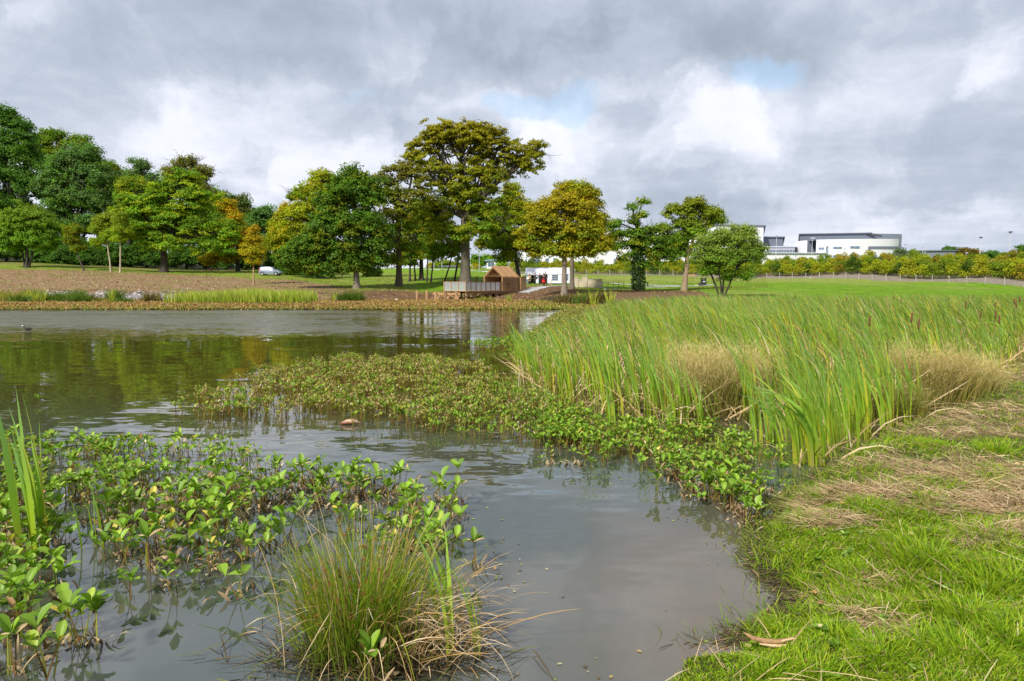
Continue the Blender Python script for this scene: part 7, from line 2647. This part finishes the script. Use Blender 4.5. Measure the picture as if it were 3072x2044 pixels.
o_.modifiers.new('sub', 'SUBSURF').render_levels = 2
MB().tube([(.15, 0, .16), (.185, 0, .158), (.225, 0, .147)], [.028, .016, .004], 7).build('white_bill', plain('white_bill', (.85, .85, .82), .4), t, smooth=True)
# white stone on the marsh edge by the deck
for (uu, vv, Y_, lb) in ((1189, 902, 73, 'small white stone at the edge of the marsh left of the mooring posts'), (1815, 872, 85, 'white scrap lying on the brown earth left of the ivy-clad oak'), (2431, 843, 139, 'white stone at the foot of the wire fence')):
    p_ = place(uu, Y_)
    bm = bmesh.new()
    bmesh.ops.create_icosphere(bm, subdivisions=2, radius=.16)
    for v in bm.verts:
        v.co.z *= .55
        v.co *= random.uniform(.85, 1.15)
    me = bpy.data.meshes.new('white_stone')
    bm.to_mesh(me)
    bm.free()
    me.materials.append(plain('white_stone', (.75, .74, .72), .8))
    tag(link('white_stone', me, None, p_ + Vector((0, 0, .1))), lb, 'stone')
# dead cut reed stems standing at the front of the bed
for i, (uu, vv, h_, ln_) in enumerate(((1547, 1125, .30, .05), (1572, 1150, .42, -.06), (1630, 1155, .5, .22), (1553, 1180, .35, .03), (1711, 1180, .42, .28), (1715, 1195, .35, -.15), (1712, 1175, .35, .02), (2097, 1265, .42, .01), (2245, 1235, .50, .05), (2262, 1225, .55, .04), (2155, 1240, .35, .25), (1960, 1180, .30, .5))):
    x_, y_ = W(uu, vv)
    t = thing('dead_reed_stump', 'pale broken reed stump at the front of the cattails', 'reed stump', (x_, y_, 0), 0, 'pale broken reed stumps')
    MB().bar((0, 0, -.05), (ln_, 0, h_), .022, .008, (.62, .52, .38)).build('stem', M_STRAW, t)
    MB().bar((.012, .01, -.05), (ln_ * .8 + .03, .02, h_ * .7), .014, .006, (.50, .38, .24)).build('sheath', M_STRAW, t)

# wood chips, twigs and straw strewn over the bare far bank
rnd = np.random.default_rng(1301)
n = 42000
uu = rnd.uniform(-250, 2160, n)
yy = rnd.uniform(74, 126, n)
lim = np.interp(uu, [-700, 0, 350, 700, 900, 1070, 1200, 1400, 1500, 1640, 1760, 1900, 2100, 2160], [125, 125, 124, 117, 108, 86, 88, 90, 95, 101, 84, 86, 78, 62])
xx = (uu - CX) / F * yy
k = yy < lim + rnd.normal(size=n) * 2
xx, yy, uu = xx[k], yy[k], uu[k]
n = len(xx)
cc = pick([((.40, .29, .18), 3), ((.26, .17, .10), 3), ((.55, .45, .32), 1), ((.10, .07, .04), 3), ((.16, .20, .04), 2)], n, rnd)
dk = uu > 1030
cc[dk] = pick([((.30, .15, .06), 3), ((.12, .07, .035), 4), ((.50, .38, .24), .6), ((.22, .10, .04), 2)], dk.sum(), rnd)
A_ = Acc()
A_.add(ribbons(np.stack([xx, yy, ground_z(xx, yy) - .01], -1), rnd.uniform(.10, .40, n), rnd.uniform(.03, .09, n), rnd.random(n) * 6.28, rnd.uniform(.9, 1.5, n), rnd.uniform(1.2, 1.8, n), 1, cc, cc, rnd, 2, tip=.6))
tag(link('wood_chip_litter', A_.mesh('wood_chip_litter', M_STRAW)), 'wood chips, twigs and dry stalks strewn over the bare far bank', 'litter', kind='stuff')
# rough grass of the far slopes
n = 60000
uu = rnd.uniform(-250, 2300, n)
yy = 80 + rnd.random(n) ** 1.3 * 75
xx = (uu - CX) / F * yy
lim = np.interp(uu, [-700, 0, 350, 700, 900, 1070, 1200, 1400, 1500, 1640, 1760, 1900, 2100, 2160], [123, 123, 122, 115, 106, 84, 86, 88, 93, 99, 82, 84, 76, 60])
k = (yy > lim) & (fbm(xx * .3, yy * .3, 95) > .42)
xx, yy = xx[k], yy[k]
n = len(xx)
cc = pick([((.12, .21, .02), 3), ((.20, .24, .04), 2), ((.30, .27, .10), 1.2)], n, rnd)
tag(link('slope_grass', Acc().add(ribbons(np.stack([xx, yy, ground_z(xx, yy) - .01], -1), rnd.uniform(.06, .17, n), rnd.uniform(.04, .10, n), rnd.random(n) * 6.28, rnd.random(n) * .6, rnd.uniform(.6, 1.5, n), 1, cc * .8, cc, rnd, 2, tip=.3)).mesh('slope_grass', M_BLADE)), 'rough tufted grass growing over the far slope', 'grass', kind='stuff')

# pale rubble in the shallows of the far left shore
n = 1500
uu = rnd.uniform(120, 560, n)
yy = rnd.normal(size=n) * .9 + 75.8
xx = (uu - CX) / F * yy
k = fbm(xx * .5, yy * .5, 96) > .40
xx, yy = xx[k], yy[k]
n = len(xx)
oc = np.array([(1, 0, 0), (0, 1, 0), (-1, 0, 0), (0, -1, 0), (0, 0, 1), (0, 0, -1)], float)
of = np.array([(0, 1, 4), (1, 2, 4), (2, 3, 4), (3, 0, 4), (1, 0, 5), (2, 1, 5), (3, 2, 5), (0, 3, 5)])
sc_ = rnd.uniform(.06, .28, n)[:, None, None] * np.stack([rnd.uniform(.8, 1.6, n), rnd.uniform(.6, 1.2, n), rnd.uniform(.3, .7, n)], -1)[:, None, :]
v = oc[None] * sc_ * (1 + rnd.normal(size=(n, 6, 3)) * .15) + np.stack([xx, yy, ground_z(xx, yy)], -1)[:, None, :]
f = (np.arange(n)[:, None, None] * 6 + of[None]).reshape(-1, 3)
cc = np.repeat(pick([((.25, .23, .22), 3), ((.18, .16, .15), 3), ((.36, .35, .34), 1), ((.10, .08, .06), 2)], n, rnd), 6, 0)
M_RUB = plain('rubble_stone', (1, 1, 1), .9, use_attr=True)
tag(link('shore_rubble', make_mesh('shore_rubble', v.reshape(-1, 3), f, cc, False, (M_RUB,))), 'pale grey stones and rubble along the far left shore', 'rubble', kind='stuff')

# flecks of leaf and scum floating by the beds and the bank
rnd = np.random.default_rng(1401)
BAY = [W(*p) for p in [(1450, 2120), (2030, 2030), (2210, 1965), (2395, 1810), (2285, 1690), (2320, 1575), (2330, 1500), (2200, 1600), (2000, 1520), (1850, 1420), (1640, 1410), (1300, 1310), (900, 1320), (700, 1330), (760, 1400), (1180, 1480), (1420, 1560), (1500, 1800)]]
q_ = sample_poly(BAY, 9000, rnd)
e_ = sdist(BAY, q_[:, 0], q_[:, 1])
k = rnd.random(len(q_)) < np.exp(-e_ / .10) * .5 * sm(.35, .6, fbm(q_[:, 0] * 3, q_[:, 1] * 3, 97)) + .0015
q_ = q_[k]
n = len(q_)
cen = np.stack([q_[:, 0], q_[:, 1], np.full(n, .004)], -1)
v, f, c = leaf_faces(cen, np.tile(np.array([0, 0, 1.0]), (n, 1)) + rnd.normal(size=(n, 3)) * .03, rnd.uniform(.008, .035, n), pick([((.30, .22, .10), 2), ((.12, .09, .05), 3), ((.20, .30, .07), 2), ((.45, .40, .25), 1)], n, rnd), rnd, .6)
tag(link('floating_debris', make_mesh('floating_debris', v, f, c, False, (M_STRAW,))), 'small leaf flecks and scum floating on the near water', 'debris', kind='stuff')
# wet mud and matted roots where the turf meets the water
A_ = Acc()
bx = np.array(BANK[6:6 + len(BANK_PX)])
n = 9000
seg_ = rnd.integers(0, len(bx) - 1, n)
t_ = rnd.random(n)
pp = bx[seg_] * (1 - t_)[:, None] + bx[seg_ + 1] * t_[:, None] + rnd.normal(size=(n, 2)) * .05
pp = pp[(pp[:, 1] > 3.2) & (pp[:, 1] < 13)]
n = len(pp)
cc = pick([((.06, .045, .025), 3), ((.12, .085, .04), 2), ((.08, .11, .03), 2), ((.22, .16, .08), 1)], n, rnd)
A_.add(ribbons(np.stack([pp[:, 0], pp[:, 1], np.maximum(ground_z(pp[:, 0], pp[:, 1]), 0) + .002], -1), rnd.uniform(.03, .13, n), rnd.uniform(.004, .009, n), rnd.random(n) * 6.28, rnd.uniform(1.2, 1.7, n), rnd.uniform(1.4, 1.9, n), 1, cc, cc, rnd, 3, tip=.4))
tag(link('waterline_roots', A_.mesh('waterline_roots', M_STRAW)), 'dark matted roots and mud along the near waterline', 'roots', kind='stuff')
# fallen leaves on the turf
n = 90
q_ = sample_poly(BV, 900, rnd)
q_ = q_[(np.hypot(q_[:, 0], q_[:, 1]) < 8) & (sdist(BANK, q_[:, 0], q_[:, 1]) > .05)][:n]
n = len(q_)
cen = np.stack([q_[:, 0], q_[:, 1], ground_z(q_[:, 0], q_[:, 1]) + .05], -1)
v, f, c = leaf_faces(cen, norm(np.array([0, 0, 1.0]) + rnd.normal(size=(n, 3)) * .35), rnd.uniform(.03, .065, n), pick([((.38, .22, .07), 3), ((.20, .11, .05), 2), ((.50, .42, .22), 1), ((.24, .27, .10), 2)], n, rnd), rnd, .7)
tag(link('fallen_leaves', make_mesh('fallen_leaves', v, f, c, False, (M_STRAW,))), 'scattered fallen leaves lying on the near turf', 'fallen leaves', kind='stuff')
